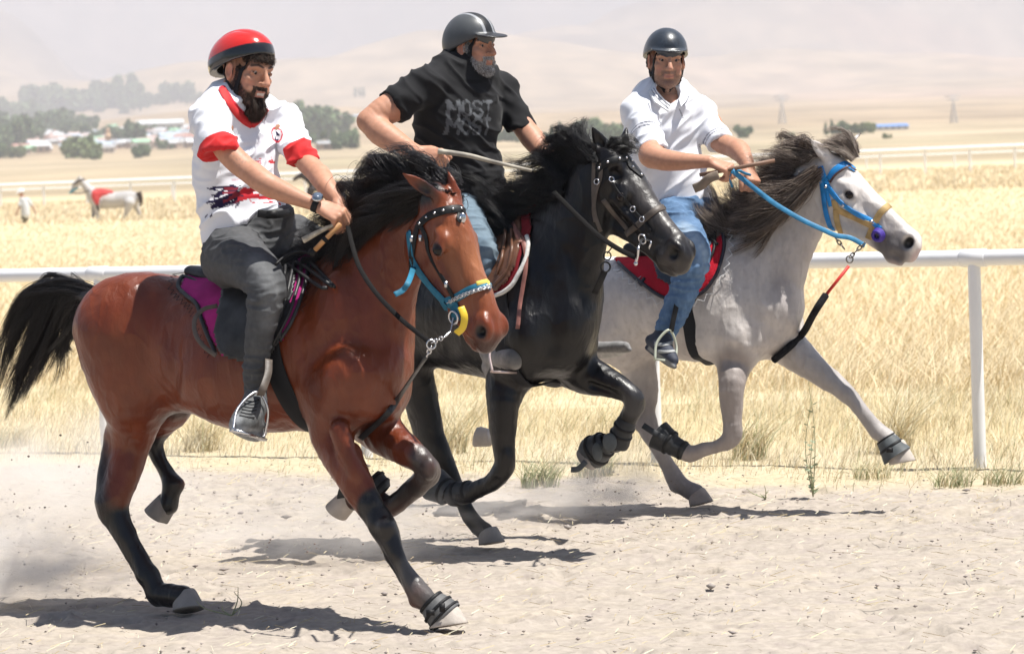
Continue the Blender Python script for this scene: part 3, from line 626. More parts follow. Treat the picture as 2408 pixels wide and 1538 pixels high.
for q in range(12): TG[4][2].append((_r.uniform(335, 500), _r.uniform(237, 247), _r.uniform(4, 10), _r.choice('wwp')))
for q in range(10): TG[5][2].append((_r.uniform(1150, 1300), _r.uniform(328, 338), _r.uniform(4, 9), _r.choice('wwp')))
SH = {'w': 'willow', 'p': 'poplar', 'b': 'bush'}
for where, grp, lst in TG:
    cnt = {}
    for q, (x, y, h, k) in enumerate(lst):
        p = Gt(x, y)
        if p is None: continue
        kind = SH[k]; hh = h*3.1*p.y/FPX
        srt = sorted(t[0] for t in lst if t[3] == k); rank = srt.index(x); cntk = len(srt)
        o_ = 'only' if cntk == 1 else ('leftmost' if rank == 0 else ('rightmost' if rank == cntk-1 else ('%s from the left' % ORD[rank])))
        tree(p-Vector((0, 0, .3)), hh, kind, q % 4, '%s %s %s' % (o_ if o_ != 'only' else 'only', LAB[kind], where), grp)
for q, x in enumerate((836, 846, 855)): p = Gt(x, 231); tree(p, 27*p.y/FPX, 'poplar', q, '%s of three poplars standing alone on the tan slope' % ('leftmost', 'middle', 'rightmost')[q], 'three lone poplars on the slope')
HW = [mat('wall_'+n_, c_, .9, .1) for n_, c_ in (('white', (.66, .64, .60)), ('cream', (.55, .47, .38)), ('mud', (.40, .30, .23)), ('pink', (.56, .42, .38)))]
HR = [(n_, mat('roof_'+n_.replace(' ', '_'), c_, .5, .4, var=.15, vscale=.4)) for n_, c_ in (('white sheet', (.60, .61, .63)), ('pale blue', (.42, .52, .62)), ('rusty red', (.40, .20, .16)), ('grey', (.36, .36, .37)), ('light green', (.30, .52, .34)), ('dull pink', (.52, .38, .34)))]
DARK = mat('window_dark', (.05, .055, .06), .3)
def house(p, w_, d_, h, rh, rot, wm, rm, label, grp, nm='house', wins=3):
    r = thing(nm, label, 'house' if nm == 'house' else 'building', (0, 0, 0), grp); mb = MB(); mb.box((0, 0, h/2-.5), (w_, d_, h+1)); mb.build('wall', wm, r, False)
    mb = MB(); a, b = w_/2+.4, d_/2+.5; mb.add([(-a, -b, h), (a, -b, h), (a, b, h), (-a, b, h), (-a, 0, h+rh), (a, 0, h+rh)], [(0, 1, 5, 4), (2, 3, 4, 5), (1, 2, 5), (3, 0, 4), (3, 2, 1, 0)]); mb.build('roof', rm, r, False)
    for k in range(wins):
        mb = MB(); mb.box((-w_/2+w_*(k+.5)/wins, -d_/2-.02, h*.55), (min(1.3, w_/wins*.4), .12, h*.36)); mb.build('window' if k or wins < 2 else 'door', DARK, r, False)
    r.rotation_euler[2] = rot; r.location = p; return r
gg = random.Random(4); spots = []
for q in range(170):
    if q < 100: x, y = gg.uniform(-5, 262), gg.uniform(318, 362)
    else: x, y = gg.uniform(262, 452), gg.uniform(305, 352)
    spots.append((x, y))
spots.sort(); rows = ['in the front row', 'in the middle rows', 'in the back row']
seen = {}
for q, (x, y) in enumerate(spots):
    p = Gt(x, y); k = gg.randrange(len(HR)) if gg.random() < .45 else gg.choice([0, 0, 1, 3, 5]); rn, rm = HR[k]; row = rows[0 if y > 345 else (1 if y > 328 else 2)]; wk = gg.randrange(4); wn = ('white', 'cream', 'mud', 'pink')[wk]
    part = 'left' if x < 90 else ('middle' if x < 200 else ('centre' if x < 320 else 'right')); lb = '%s house with %s roof %s, %s side' % (wn, rn, row, part)
    seen.setdefault(lb, []).append(house(p, gg.uniform(4.2, 8), gg.uniform(4, 6), gg.uniform(1.7, 2.9), gg.uniform(.7, 1.5), gg.uniform(-.5, .5), HW[wk], rm, lb, 'village houses far behind at the left'))
for lb, l in seen.items():
    if len(l) > 1:
        for q, o in enumerate(l): o['label'] = '%s from the left, '+lb; o['label'] = o['label'] % (['first']+ORD[1:])[q]
p = Gt(255, 348); r = thing('minaret', 'slim tan minaret rising over the village roofs', 'minaret', p); mb = MB(); s_ = p.y/FPX; mb.lathe(p+Vector((0, 0, -2)), p+Vector((0, 0, 48*s_)), [(0, 1.5), (.62, 1.2), (.64, 1.9), (.67, 1.9), (.68, 1.1), (.86, 1.05), (.87, 1.2), (1., .05)], 14); mb.build('tower', mat('minaret_stone', (.52, .34, .20), .9), r)
p = Gt(378, 318); house(p, 24, 9, 6, 2, .05, HW[0], HR[0][1], 'long tall white hall above the right side of the village', None, 'hall', 6)
p = Gt(2092, 306); house(p, 74*p.y/FPX, 14, 8*p.y/FPX, 6*p.y/FPX, .02, HW[0], mat('roof_bright_blue', (.10, .26, .62), .5), 'long white barn with bright blue roof behind the grey horse', None, 'barn', 5)
p = Gt(762, 353); house(p, 30*p.y/FPX, 8, 14*p.y/FPX, 1, .2, HW[2], HR[3][1], 'mud coloured shed below the trees between two riders', None, 'shed', 1)
for q, x in enumerate((700, 742, 784, 815, 838)):
    p = Gt(x, 277); house(p, gg.uniform(14, 26)*p.y/FPX, 10, 4*p.y/FPX, 3*p.y/FPX, .1, HW[0], HR[(3, 1, 0, 3, 1)[q]][1], '%s of five low farm sheds on the slope by the elbow' % ('leftmost', 'second', 'middle', 'fourth', 'rightmost')[q], 'low farm sheds on the slope', 'shed', 2)
def pylon(x, y, hp, label):
    p = np.array(Gt(x, y)); s_ = p[1]/FPX; H = hp*s_; r = thing('power_pylon', label, 'pylon', p, 'lattice power pylons'); mb = MB(); wb, wt = H*.16, H*.035; t = H*.008
    for sx in (-1, 1):
        for sy in (-1, 1): mb.tube([p+np.array((sx*wb, sy*wb, -2)), p+np.array((sx*wt, sy*wt, H*.72)), p+np.array((sx*wt, sy*wt, H))], t, 5)
    for k in range(8):
        z0, z1 = H*k/8*.72, H*(k+1)/8*.72; w0, w1 = wb+(wt-wb)*k/8, wb+(wt-wb)*(k+1)/8
        for sy in (-1, 1): mb.tube([p+np.array((-w0, sy*w0, z0)), p+np.array((w1, sy*w1, z1))], t*.7, 4); mb.tube([p+np.array((w0, sy*w0, z0)), p+np.array((-w1, sy*w1, z1))], t*.7, 4)
    mb.build('tower', mat('galvanised', (.42, .43, .45), .5), r)
    for k, (zf, wf) in enumerate(((.97, .30), (.84, .24))): mb = MB(); mb.tube([p+np.array((-H*wf, 0, H*zf)), p+np.array((H*wf, 0, H*zf))], t*1.5, 5); mb.tube([p+np.array((-H*wf, 0, H*zf)), p+np.array((0, 0, H*(zf+.05))), p+np.array((H*wf, 0, H*zf))], t, 5); mb.build('cross_arm', mat('galvanised'), r)
pylon(1840, 292, 66, 'lattice power pylon on the plain left of the grey horse'); pylon(2243, 290, 64, 'lattice power pylon on the plain right of the grey horse')
# haze
hz = MB(); hz.box((0, 6700, 600), (21000, 13700, 1203.)); hzm = bpy.data.materials.new('haze'); hzm.use_nodes = True; n_ = hzm.node_tree.nodes; n_.remove(n_['Principled BSDF']); pv = n_.new('ShaderNodeVolumePrincipled')
pv.inputs['Color'].default_value = (.76, .79, .88, 1); pv.inputs['Density'].default_value = 2.3e-4; pv.inputs['Anisotropy'].default_value = .0; hzm.node_tree.links.new(pv.outputs[0], n_['Material Output'].inputs['Volume']); ho = hz.build('haze', hzm, None, False); tag(ho, kind='stuff')
# ================================================================ horses
def head_frame(x, y, Y, alpha, tilt, L, roll=0):
    a, t = math.radians(alpha), math.radians(tilt); h = Vector((math.cos(a), -math.sin(a), 0)); up = Vector((0, 0, 1))
    ex = h*math.sin(t)-up*math.cos(t); ez = h*math.cos(t)+up*math.sin(t)
    ex = (Matrix.Rotation(-ROLL, 3, 'Y') @ ex); ez = (Matrix.Rotation(-ROLL, 3, 'Y') @ ez)
    if roll:
        Rr = Matrix.Rotation(math.radians(roll), 3, ex); ez = Rr @ ez
    ey = ez.cross(ex)
    R = np.array([ex, ey, ez]).T; o = np.array(P(x, y, Y))
    return o, R, L
def horse_head(F, fr, ears, mouth=.0, thick=1.):
    """local axes: x from poll to lips, y sideways (+ = away from the camera side), z towards the front of the face"""
    o, R, L = fr; W = lambda x, y, z: o+R @ (np.array((x, y*thick, z))*L)
    E = lambda c, r, k=.02, sub=False, rot=None: F.ell(W(*c), np.array(r)*L, R if rot is None else R @ rot, k, sub)
    u = R[:, 1]
    F.chain([(W(.02, 0, -.13), .13*L), (W(.16, 0, -.16), .155*L), (W(.30, 0, -.175), .166*L), (W(.45, 0, -.185), .156*L), (W(.62, 0, -.180), .134*L), (W(.78, 0, -.170), .116*L), (W(.90, 0, -.165), .108*L)], k=.03, u=u, f=.74)
    F.chain([(W(.12, 0, -.06), .075*L), (W(.30, 0, -.070), .074*L), (W(.48, 0, -.080), .056*L), (W(.68, 0, -.085), .042*L), (W(.84, 0, -.085), .040*L)], k=.03, u=u, f=1.3)
    F.chain([(W(.25, 0, -.32), .10*L), (W(.45, 0, -.285), .09*L), (W(.65, 0, -.255), .075*L), (W(.82, 0, -.245), .06*L)], k=.03, u=u, f=.75)
    for s in (-1, 1):
        E((.245, s*.068, -.290), (.175, .052, .175), .03)
        F.chain([(W(.33, s*.058, -.405), .052*L), (W(.50, s*.048, -.355), .046*L), (W(.66, s*.036, -.310-mouth*.3), .040*L), (W(.84, s*.022, -.275-mouth), .040*L)], k=.03)
        F.chain([(W(.32, s*.128, -.180), .018*L), (W(.44, s*.116, -.205), .017*L), (W(.60, s*.092, -.215), .012*L)], k=.03)      # facial crest
        E((.290, s*.102, -.090), (.076, .037, .041), .025)                                                                      # brow
        E((.342, s*.128, -.128), (.062, .024, .046), .012)                                                                     # lids
        E((.347, s*.153, -.131), (.042, .018, .025), .006, True)
        E((.21, s*.128, -.045), (.05, .03, .03), .03, True)                                                                    # hollow above the eye
        E((.70, s*.118, -.140), (.14, .022, .040), .04, True)                                                                  # beside the nose bone
        E((.52, s*.128, -.29), (.12, .02, .04), .04, True)
        E((.900, s*.062, -.122), (.080, .038, .068), .02)                                                                     # nostril wing
        E((.930, s*.096, -.128), (.050, .034, .062), .008, True)
        E((.93, s*.075, -.132), (.028, .03, .036), .006, True)
        E((.86, s*.062, -.22), (.06, .03, .045), .02)
    E((.945, 0, -.180), (.070, .082, .085), .02)
    E((.985, 0, -.220), (.045, .060, .050), .02)                                                                               # upper lip
    E((.925, 0, -.290-mouth), (.058, .048, .036), .02)                                                                         # lower lip
    E((.870, 0, -.312-mouth), (.050, .043, .038), .02)                                                                         # chin
    mz = -.256-mouth*.4
    F.chain([(W(1.02, -.09, mz), .007*L+mouth*.14), (W(.94, -.082, mz-.004), .006*L+mouth*.16), (W(.87, -.072, mz+.004), .005*L)], k=.006, sub=True, n=1)
    F.chain([(W(1.03, 0, mz), .005*L+mouth*.14), (W(1.01, -.09, mz), .006*L+mouth*.14)], k=.006, sub=True, n=1)
    F.chain([(W(1.02, .09, mz), .007*L+mouth*.14), (W(.87, .072, mz+.004), .005*L)], k=.006, sub=True, n=1)
    for s, tip in ((-1, ears[0]), (1, ears[1])):
        b = W(.015, s*.078, -.03); t = np.array(P(*tip)); ax = t-b; LL = np.linalg.norm(ax); ax /= LL
        fw = R[:, 2]*.55+R[:, 0]*.35+R[:, 1]*s*.75; fw = fw-fw.dot(ax)*ax; fw /= np.linalg.norm(fw)
        F.chain([(b-ax*.02, .038*L), (b+ax*LL*.28, .050*L), (b+ax*LL*.58, .040*L), (b+ax*LL*.82, .020*L), (t, .004*L)], k=.018, u=fw, f=.62)
        F.chain([(b+ax*LL*.22+fw*.030*L, .020*L), (b+ax*LL*.45+fw*.036*L, .032*L), (b+ax*LL*.68+fw*.030*L, .022*L), (b+ax*LL*.86+fw*.020*L, .008*L)], k=.006, u=fw, f=.9, sub=True)
    return W
def hoof_mesh(mb, c, s, toe, rc, rs):
    """c = centre of the coronet, s = centre of the sole, toe = rough direction of the toe"""
    rc *= .88; rs *= .95; c, s, toe = (np.array(q, float) for q in (c, s, toe)); ax = s-c; h = np.linalg.norm(ax); ax /= h
    toe = toe-toe.dot(ax)*ax; toe /= np.linalg.norm(toe); sd = np.cross(ax, toe); n = 28; rings = []
    for t in (-.12, 0, .08, .4, .8, .96, 1.):
        r = rc+(rs-rc)*max(t, 0)**.9; r *= (.9 if t < 0 else 1) * (.97 if t == 1. else 1); q = []
        for i in range(n):
            a = 2*math.pi*i/n; ca, sa = math.cos(a), math.sin(a)
            f = (1.12 if ca > 0 else .86-.10*(ca < -.93))
            rise = .16*h*(-ca if t < 1 else 0)*(1-max(t, 0))
            q.append(c+ax*(h*t+rise*1.2)+toe*(ca*r*f+h*.16*max(t, 0))+sd*sa*r*.96)
        rings.append(q)
    v = [p for q in rings for p in q]; f = []
    for k in range(len(rings)-1):
        for i in range(n): f.append((k*n+i, k*n+(i+1) % n, (k+1)*n+(i+1) % n, (k+1)*n+i))
    L = len(v); v.append(s+toe*h*.16-ax*.006); f += [((len(rings)-1)*n+i, (len(rings)-1)*n+(i+1) % n, L) for i in range(n)]
    L = len(v); v.append(c-ax*.02); f += [((i+1) % n, i, L) for i in range(n)]
    mb.add(v, f)
def D3(l): return [(P(x, y, Y), r*px(Y)) for (x, y, Y, r) in l]
def hide(v, f, seed, amp=1.):                     # muscle play and veins under the coat
    a = vnoise(v*np.array((1, 1, .7)), 7, seed, 2)-.5; b = vnoise(v*np.array((1, 1, .8)), 19, seed+1, 2)-.5; r = 1-np.abs(2*vnoise(v*np.array((1, 1, .6)), 11, seed+2, 2)-1)
    return displace(v, f, amp*(a*.020+b*.0065+(r**10)*.0024))
def eye_pair(W, L, R, parent, m, mh):
    for s in (-1, 1):
        mb = MB(); mb.ball(W(.345, s*.124, -.130), .041*L, 12); mb.build('eye', m, parent)

M_EYE = mat('horse_eye', (.008, .004, .003), .12, .35)
M_HOOF = mat('hoof_horn', (.27, .25, .235), .72, .3, bump=.35, bscale=70, var=.25, vscale=14, stretch=(1, 1, .3))
M_HOOFP = mat('hoof_pale', (.44, .39, .345), .7, .25, bump=.5, bscale=70, var=.2, vscale=16)
M_BLK_LEATHER = mat('black_leather', (.011, .011, .012), .55, .28, bump=.25, bscale=140, rvar=.15, vscale=20)
M_STEEL = mat('steel', (.62, .62, .64), .25, .5, metal=1, rvar=.12, vscale=40)
M_RUBBER = mat('black_rubber_boot', (.028, .03, .033), .55, .35, bump=.35, bscale=60, rvar=.1, vscale=12, var=.4)
M_NEO = mat('grey_bell_boot', (.085, .095, .10), .6, .3, bump=.25, bscale=120, var=.2, vscale=20)

# ---------------------------------------------------------------- bay horse
def bay_Y(x): return 12.60-(x-430)/645*.70
BU = (-.588, -.809, 0)                            # its side towards the camera
def build_bay():
    root = thing('horse', 'bay horse with black mane, tail and lower legs galloping nearest, under the red helmeted rider', 'horse', G(640, 1440), 'galloping race horses')
    F = Flesh(.0056, .05); y = bay_Y
    F.chain([(P(330, 800, y(330)), 142*px(12.7), .84), (P(430, 815, y(430)), 156*px(12.6), .84), (P(540, 822, y(540)), 163*px(12.5), .90), (P(640, 832, y(640)), 176*px(12.4), .90), (P(730, 830, y(730)), 186*px(12.3), .82), (P(805, 825, y(805)), 176*px(12.2), .66)], k=.08, u=BU, n=8)
    F.chain(D3([(740, 660, y(740), 46), (780, 650, y(780), 50), (815, 640, y(815), 58)]), k=.10, u=BU, f=.6)
    F.chain([(P(800, 810, y(800)), 158*px(12.2), .7), (P(850, 735, y(850)), 138*px(12.1), .6), (P(893, 650, y(893)), 112*px(12), .55), (P(940, 575, y(950)), 84*px(11.9), .5), (P(985, 515, y(1000)-.02), 62*px(11.8), .52), (P(1005, 488, y(1020)), 52*px(11.8), .6)], k=.07, u=BU)
    for (cx, cy, dy, rr, k) in [(300, 770, -.16, (.21, .15, .19), .08), (300, 860, -.15, (.15, .12, .22), .08), (330, 790, .14, (.20, .14, .18), .08),
                                (365, 700, -.08, (.16, .10, .07), .07), (800, 780, -.15, (.10, .07, .21), .05), (832, 885, -.20, (.125, .09, .105), .05), (775, 905, -.17, (.11, .07, .13), .05),
                                (905, 870, -.02, (.085, .13, .12), .05), (880, 950, -.05, (.10, .13, .07), .05), (600, 880, -.05, (.30, .20, .20), .08), (905, 900, .12, (.10, .09, .12), .05)]:
        F.ell(P(cx, cy, y(cx)+dy), rr, None, k)
    # grooves between muscles
    F.chain(D3([(862, 690, y(862)-.26, 11), (858, 750, y(858)-.26, 8)]), k=.07, sub=True)
    F.chain(D3([(392, 790, y(392)-.34, 10), (400, 880, y(400)-.34, 12), (385, 960, y(385)-.28, 12)]), k=.06, sub=True)
    # near hind
    n = -.14
    F.chain(D3([(300, 830, y(300)-.12, 112), (318, 910, y(318)-.13, 92), (316, 985, y(300)-.11, 70), (303, 1050, y(300)-.09, 54), (292, 1110, 12.62, 44), (274, 1170, 12.60, 38), (272, 1200, 12.60, 35), (286, 1240, 12.58, 29), (303, 1275, 12.56, 24), (322, 1310, 12.54, 22.5), (343, 1345, 12.52, 23.5)]), k=.05, u=BU, f=.86)
    F.chain(D3([(270, 1020, 12.68, 22), (250, 1090, 12.66, 16), (243, 1150, 12.63, 14), (243, 1185, 12.61, 17), (256, 1215, 12.6, 15)]), k=.03)
    F.chain(D3([(352, 1358, 12.5, 24), (366, 1385, 12.49, 25), (376, 1397, 12.48, 26), (400, 1398, 12.46, 26), (428, 1402, 12.44, 28)]), k=.03)
    F.chain(D3([(362, 1398, 12.49, 16), (368, 1408, 12.49, 14)]), k=.02, n=1)
    # far hind
    F.chain(D3([(350, 860, y(350)+.17, 100), (385, 930, 12.82, 78), (375, 985, 12.86, 48), (362, 1020, 12.88, 34), (364, 1050, 12.88, 24), (377, 1085, 12.87, 20.5), (395, 1117, 12.86, 22), (406, 1140, 12.85, 27), (402, 1162, 12.85, 25), (396, 1185, 12.85, 27)]), k=.04)
    F.ell(P(424, 1138, 12.84), (.018, .02, .022), None, .02)
    # near fore
    F.chain(D3([(800, 930, y(800)-.17, 84), (782, 985, y(782)-.16, 68), (786, 1035, 12.04, 55), (804, 1085, 11.98, 45), (830, 1130, 11.93, 38), (855, 1172, 11.9, 31), (880, 1208, 11.87, 28), (902, 1240, 11.84, 31), (918, 1268, 11.82, 25), (932, 1300, 11.80, 20.5), (950, 1335, 11.79, 19.5), (970, 1370, 11.77, 22), (990, 1400, 11.76, 28), (1012, 1418, 11.75, 25), (1035, 1432, 11.74, 28)]), k=.04, u=BU, f=.9)
    F.chain(D3([(830, 1060, 11.95, 20), (862, 1130, 11.88, 13), (880, 1180, 11.85, 9)]), k=.03)
    F.chain(D3([(800, 1010, 11.92, 24), (815, 1060, 11.90, 22), (838, 1110, 11.88, 14)]), k=.03)
    F.chain(D3([(817, 1040, 11.80, 4), (850, 1105, 11.78, 4), (872, 1150, 11.78, 3)]), k=.03, sub=True)
    F.chain(D3([(893, 1260, 11.86, 9), (925, 1330, 11.82, 7.5), (962, 1388, 11.79, 9)]), k=.02)
    F.ell(P(976, 1412, 11.78), (.018, .02, .02), None, .02)
    # far fore, folded
    F.chain(D3([(860, 950, y(860)+.14, 80), (885, 1005, 12.16, 58), (925, 1038, 12.06, 46), (962, 1062, 11.99, 38), (992, 1085, 11.95, 31), (1008, 1108, 11.95, 30), (990, 1132, 11.97, 26), (965, 1156, 12.0, 24), (938, 1180, 12.03, 22), (912, 1192, 12.06, 25), (885, 1178, 12.09, 26), (858, 1165, 12.12, 24), (832, 1170, 12.14, 28)]), k=.04)
    F.ell(P(1010, 1100, 11.90), (.030, .03, .045), None, .02); F.ell(P(906, 1240, 11.80), (.026, .026, .032), None, .02)
    F.chain(D3([(800, 1050, 11.86, 5), (835, 1120, 11.84, 5), (862, 1165, 11.84, 4)]), k=.025, sub=True); F.chain(D3([(318, 1060, 12.52, 7), (300, 1130, 12.50, 7), (292, 1180, 12.5, 5)]), k=.03, sub=True); F.chain(D3([(284, 1255, 12.49, 6), (310, 1308, 12.475, 6), (334, 1350, 12.46, 5)]), k=.018, sub=True)
    # head
    fr = head_frame(1052, 446, 11.80, 42, 26, .565)
    W = horse_head(F, fr, [(941, 404, 11.72), (1052, 398, 11.86)], thick=1.25)
    v, f = F.mesh(); v = smoothm(v, f, 3, .5); w_ = 1-ss(np.linalg.norm(v-np.array(P(838, 835, 11.95)), axis=1), .07, .17); v = v+(smoothm(v, f, 60, .5)-v)*w_[:, None]; v = hide(v, f, 3)
    c = Paint(v, (.160, .033, .010)); nz = vnoise(v, 5, 3); nn = vnoise(v, 22, 5)
    c.mix(.45*ss(nz, .35, .75), (.105, .020, .008)); c.mix(.25*ss(nn, .45, .7), (.205, .055, .020))
    o, R, L = fr; blk = (.010, .009, .010)
    c.cap([P(262, 1060, 12.7), P(240, 1130, 12.65), P(245, 1190, 12.6)], .10, blk, .6, .95)
    c.cap([P(282, 1225, 12.6), P(320, 1310, 12.54), P(366, 1385, 12.5), P(430, 1402, 12.44)], .09, blk, .3)
    c.cap([P(355, 1010, 12.9), P(395, 1110, 12.86), P(400, 1190, 12.85)], .10, blk, .5)
    c.cap([P(890, 1195, 11.86), P(930, 1300, 11.8), P(945, 1330, 11.79)], .09, (.014, .012, .013), .25)
    c.cap([P(962, 1345, 11.78), P(990, 1395, 11.76), P(1035, 1432, 11.74)], .075, (.085, .078, .075), .6)
    c.cap([P(1003, 1080, 11.93), P(1012, 1118, 11.93)], .085, (.055, .05, .048), .5, .9)
    c.cap([P(980, 1140, 11.98), P(912, 1192, 12.06), P(832, 1170, 12.14)], .075, (.016, .012, .012), .55)
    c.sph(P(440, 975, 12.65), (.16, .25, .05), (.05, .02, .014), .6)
    c.sph(W(.45, 0, -.10), (.55*L, .22*L, .24*L), (.26, .085, .032), .6, .85, R)  # head painted a lighter brown, sunlight put into its coat colour
    c.sph(W(.98, 0, -.2), (.15*L, .2*L, .14*L), (.045, .022, .018), .6, .9, R)
    c.sph(W(.90, 0, -.27), (.10*L, .1*L, .08*L), (.11, .075, .06), .6, .8, R)
    for s in (-1, 1):
        c.sph(W(.925, s*.09, -.128), (.060*L, .05*L, .062*L), (.022, .016, .016), .5, .85, R)
        c.sph(W(.928, s*.072, -.128), (.046*L, .042*L, .058*L), (.006, .004, .004), .25, 1, R)
        c.sph(W(.343, s*.135, -.130), (.070*L, .06*L, .048*L), (.022, .012, .010), .6, .95, R)
    c.sph(W(.5, 0, -.03), (.28*L, .10*L, .08*L), (.34, .14, .065), .8, .55, R)
    c.cap([P(1000, 440, 11.8), P(920, 470, 11.9), P(840, 540, 12.1), P(780, 600, 12.25), P(740, 640, 12.3)], .085, blk, .5)
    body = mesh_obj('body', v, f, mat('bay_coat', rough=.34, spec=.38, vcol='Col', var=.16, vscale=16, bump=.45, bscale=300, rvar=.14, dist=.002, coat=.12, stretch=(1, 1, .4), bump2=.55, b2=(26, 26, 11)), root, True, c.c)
    eye_pair(W, L, R, body, M_EYE, None)
    S = Surf(v, f)
    mb = MB(); hoof_mesh(mb, P(432, 1400, 12.44), P(436, 1436, 12.42), (.8, -.5, .0), .052, .066); mb.build('hoof', M_HOOF, root)
    mb = MB(); hoof_mesh(mb, P(393, 1185, 12.85), P(372, 1220, 12.86), (-.6, .3, -.5), .050, .058); mb.build('hoof', M_HOOF, root)
    mb = MB(); hoof_mesh(mb, P(1040, 1434, 11.74), P(1046, 1473, 11.73), (.9, -.4, 0), .056, .076); mb.build('hoof', M_HOOFP, root)
    mb = MB(); hoof_mesh(mb, P(828, 1168, 12.14), P(800, 1206, 12.17), (-.7, .2, -.6), .044, .050); mb.build('hoof', M_HOOFP, root)
    H = mat('bay_hair', (.012, .010, .011), .38, .5)
    cy = lambda x: bay_Y(x)
    gl = [[(745, 622), (728, 612), (715, 618), (700, 640)], [(790, 582), (755, 555), (735, 560), (715, 590)], [(832, 540), (798, 500), (772, 505), (755, 560)],
          [(880, 500), (845, 452), (822, 478), (812, 545)], [(930, 470), (885, 415), (850, 432), (828, 500)], [(980, 445), (935, 398), (880, 405), (838, 450)],
          [(1020, 436), (975, 388), (920, 388), (870, 412)], [(1045, 440), (1000, 408), (940, 420), (868, 452)], [(1062, 450), (1010, 440), (950, 455), (880, 500)], [(1075, 462), (1025, 470), (965, 495), (905, 540)]]
    gs = [[P(x, yy, cy(x)-.03-.05*math.sin(i*1.3)+.02*i) for i, (x, yy) in enumerate(q)] for q in gl]
    strands('mane', gs, 2600, H, root, r=.0021, spread=.045, jit=.5, seed=4, curl=.02, lenvar=.5)
    gs = [[P(x, yy, cy(x)-.13+.01*i) for i, (x, yy) in enumerate(q)] for q in
          [[(985, 452), (940, 462), (890, 500), (850, 560)], [(1020, 448), (970, 462), (915, 500), (880, 550)], [(1060, 452), (1005, 466), (955, 492), (915, 525)], [(930, 480), (880, 500), (840, 540), (815, 590)], [(880, 510), (840, 530), (805, 570), (790, 610)], [(810, 575), (790, 590), (770, 620), (765, 640)]]]
    strands('forelock', gs, 1700, H, root, r=.0021, spread=.035, jit=.5, seed=9, curl=.012, lenvar=.4)
    F2 = Flesh(.006, .03); F2.chain(D3([(262, 722, 12.75, 20), (225, 704, 12.85, 19), (185, 694, 12.92, 17), (150, 694, 12.98, 14), (110, 705, 13.03, 8)]), k=.01); v2, f2 = F2.mesh()
    tl = mesh_obj('tail', v2, f2, H, root)
    gl = [[(236, 694), (175, 672), (110, 670), (55, 695), (15, 760), (-15, 850)], [(232, 698), (170, 678), (105, 682), (50, 735), (12, 830), (-12, 940)], [(230, 702), (168, 684), (118, 705), (80, 775), (40, 870), (2, 980)],
          [(228, 708), (172, 690), (132, 730), (105, 800), (68, 880), (12, 985)], [(226, 712), (182, 698), (150, 745), (128, 810), (90, 880), (45, 955)], [(222, 716), (190, 708), (165, 745), (160, 785), (180, 800), (190, 790)]]
    gs = [[P(x, yy, 12.86+.05*i+.03*(j % 2)) for i, (x, yy) in enumerate(q)] for j, q in enumerate(gl)]
    strands('tail_hair', gs, 3300, H, tl, r=.0022, spread=.020, jit=.45, n=16, seed=11, curl=.018, lenvar=.4, clumps=60)
    S.dref = 11.7; return root, S, fr, W
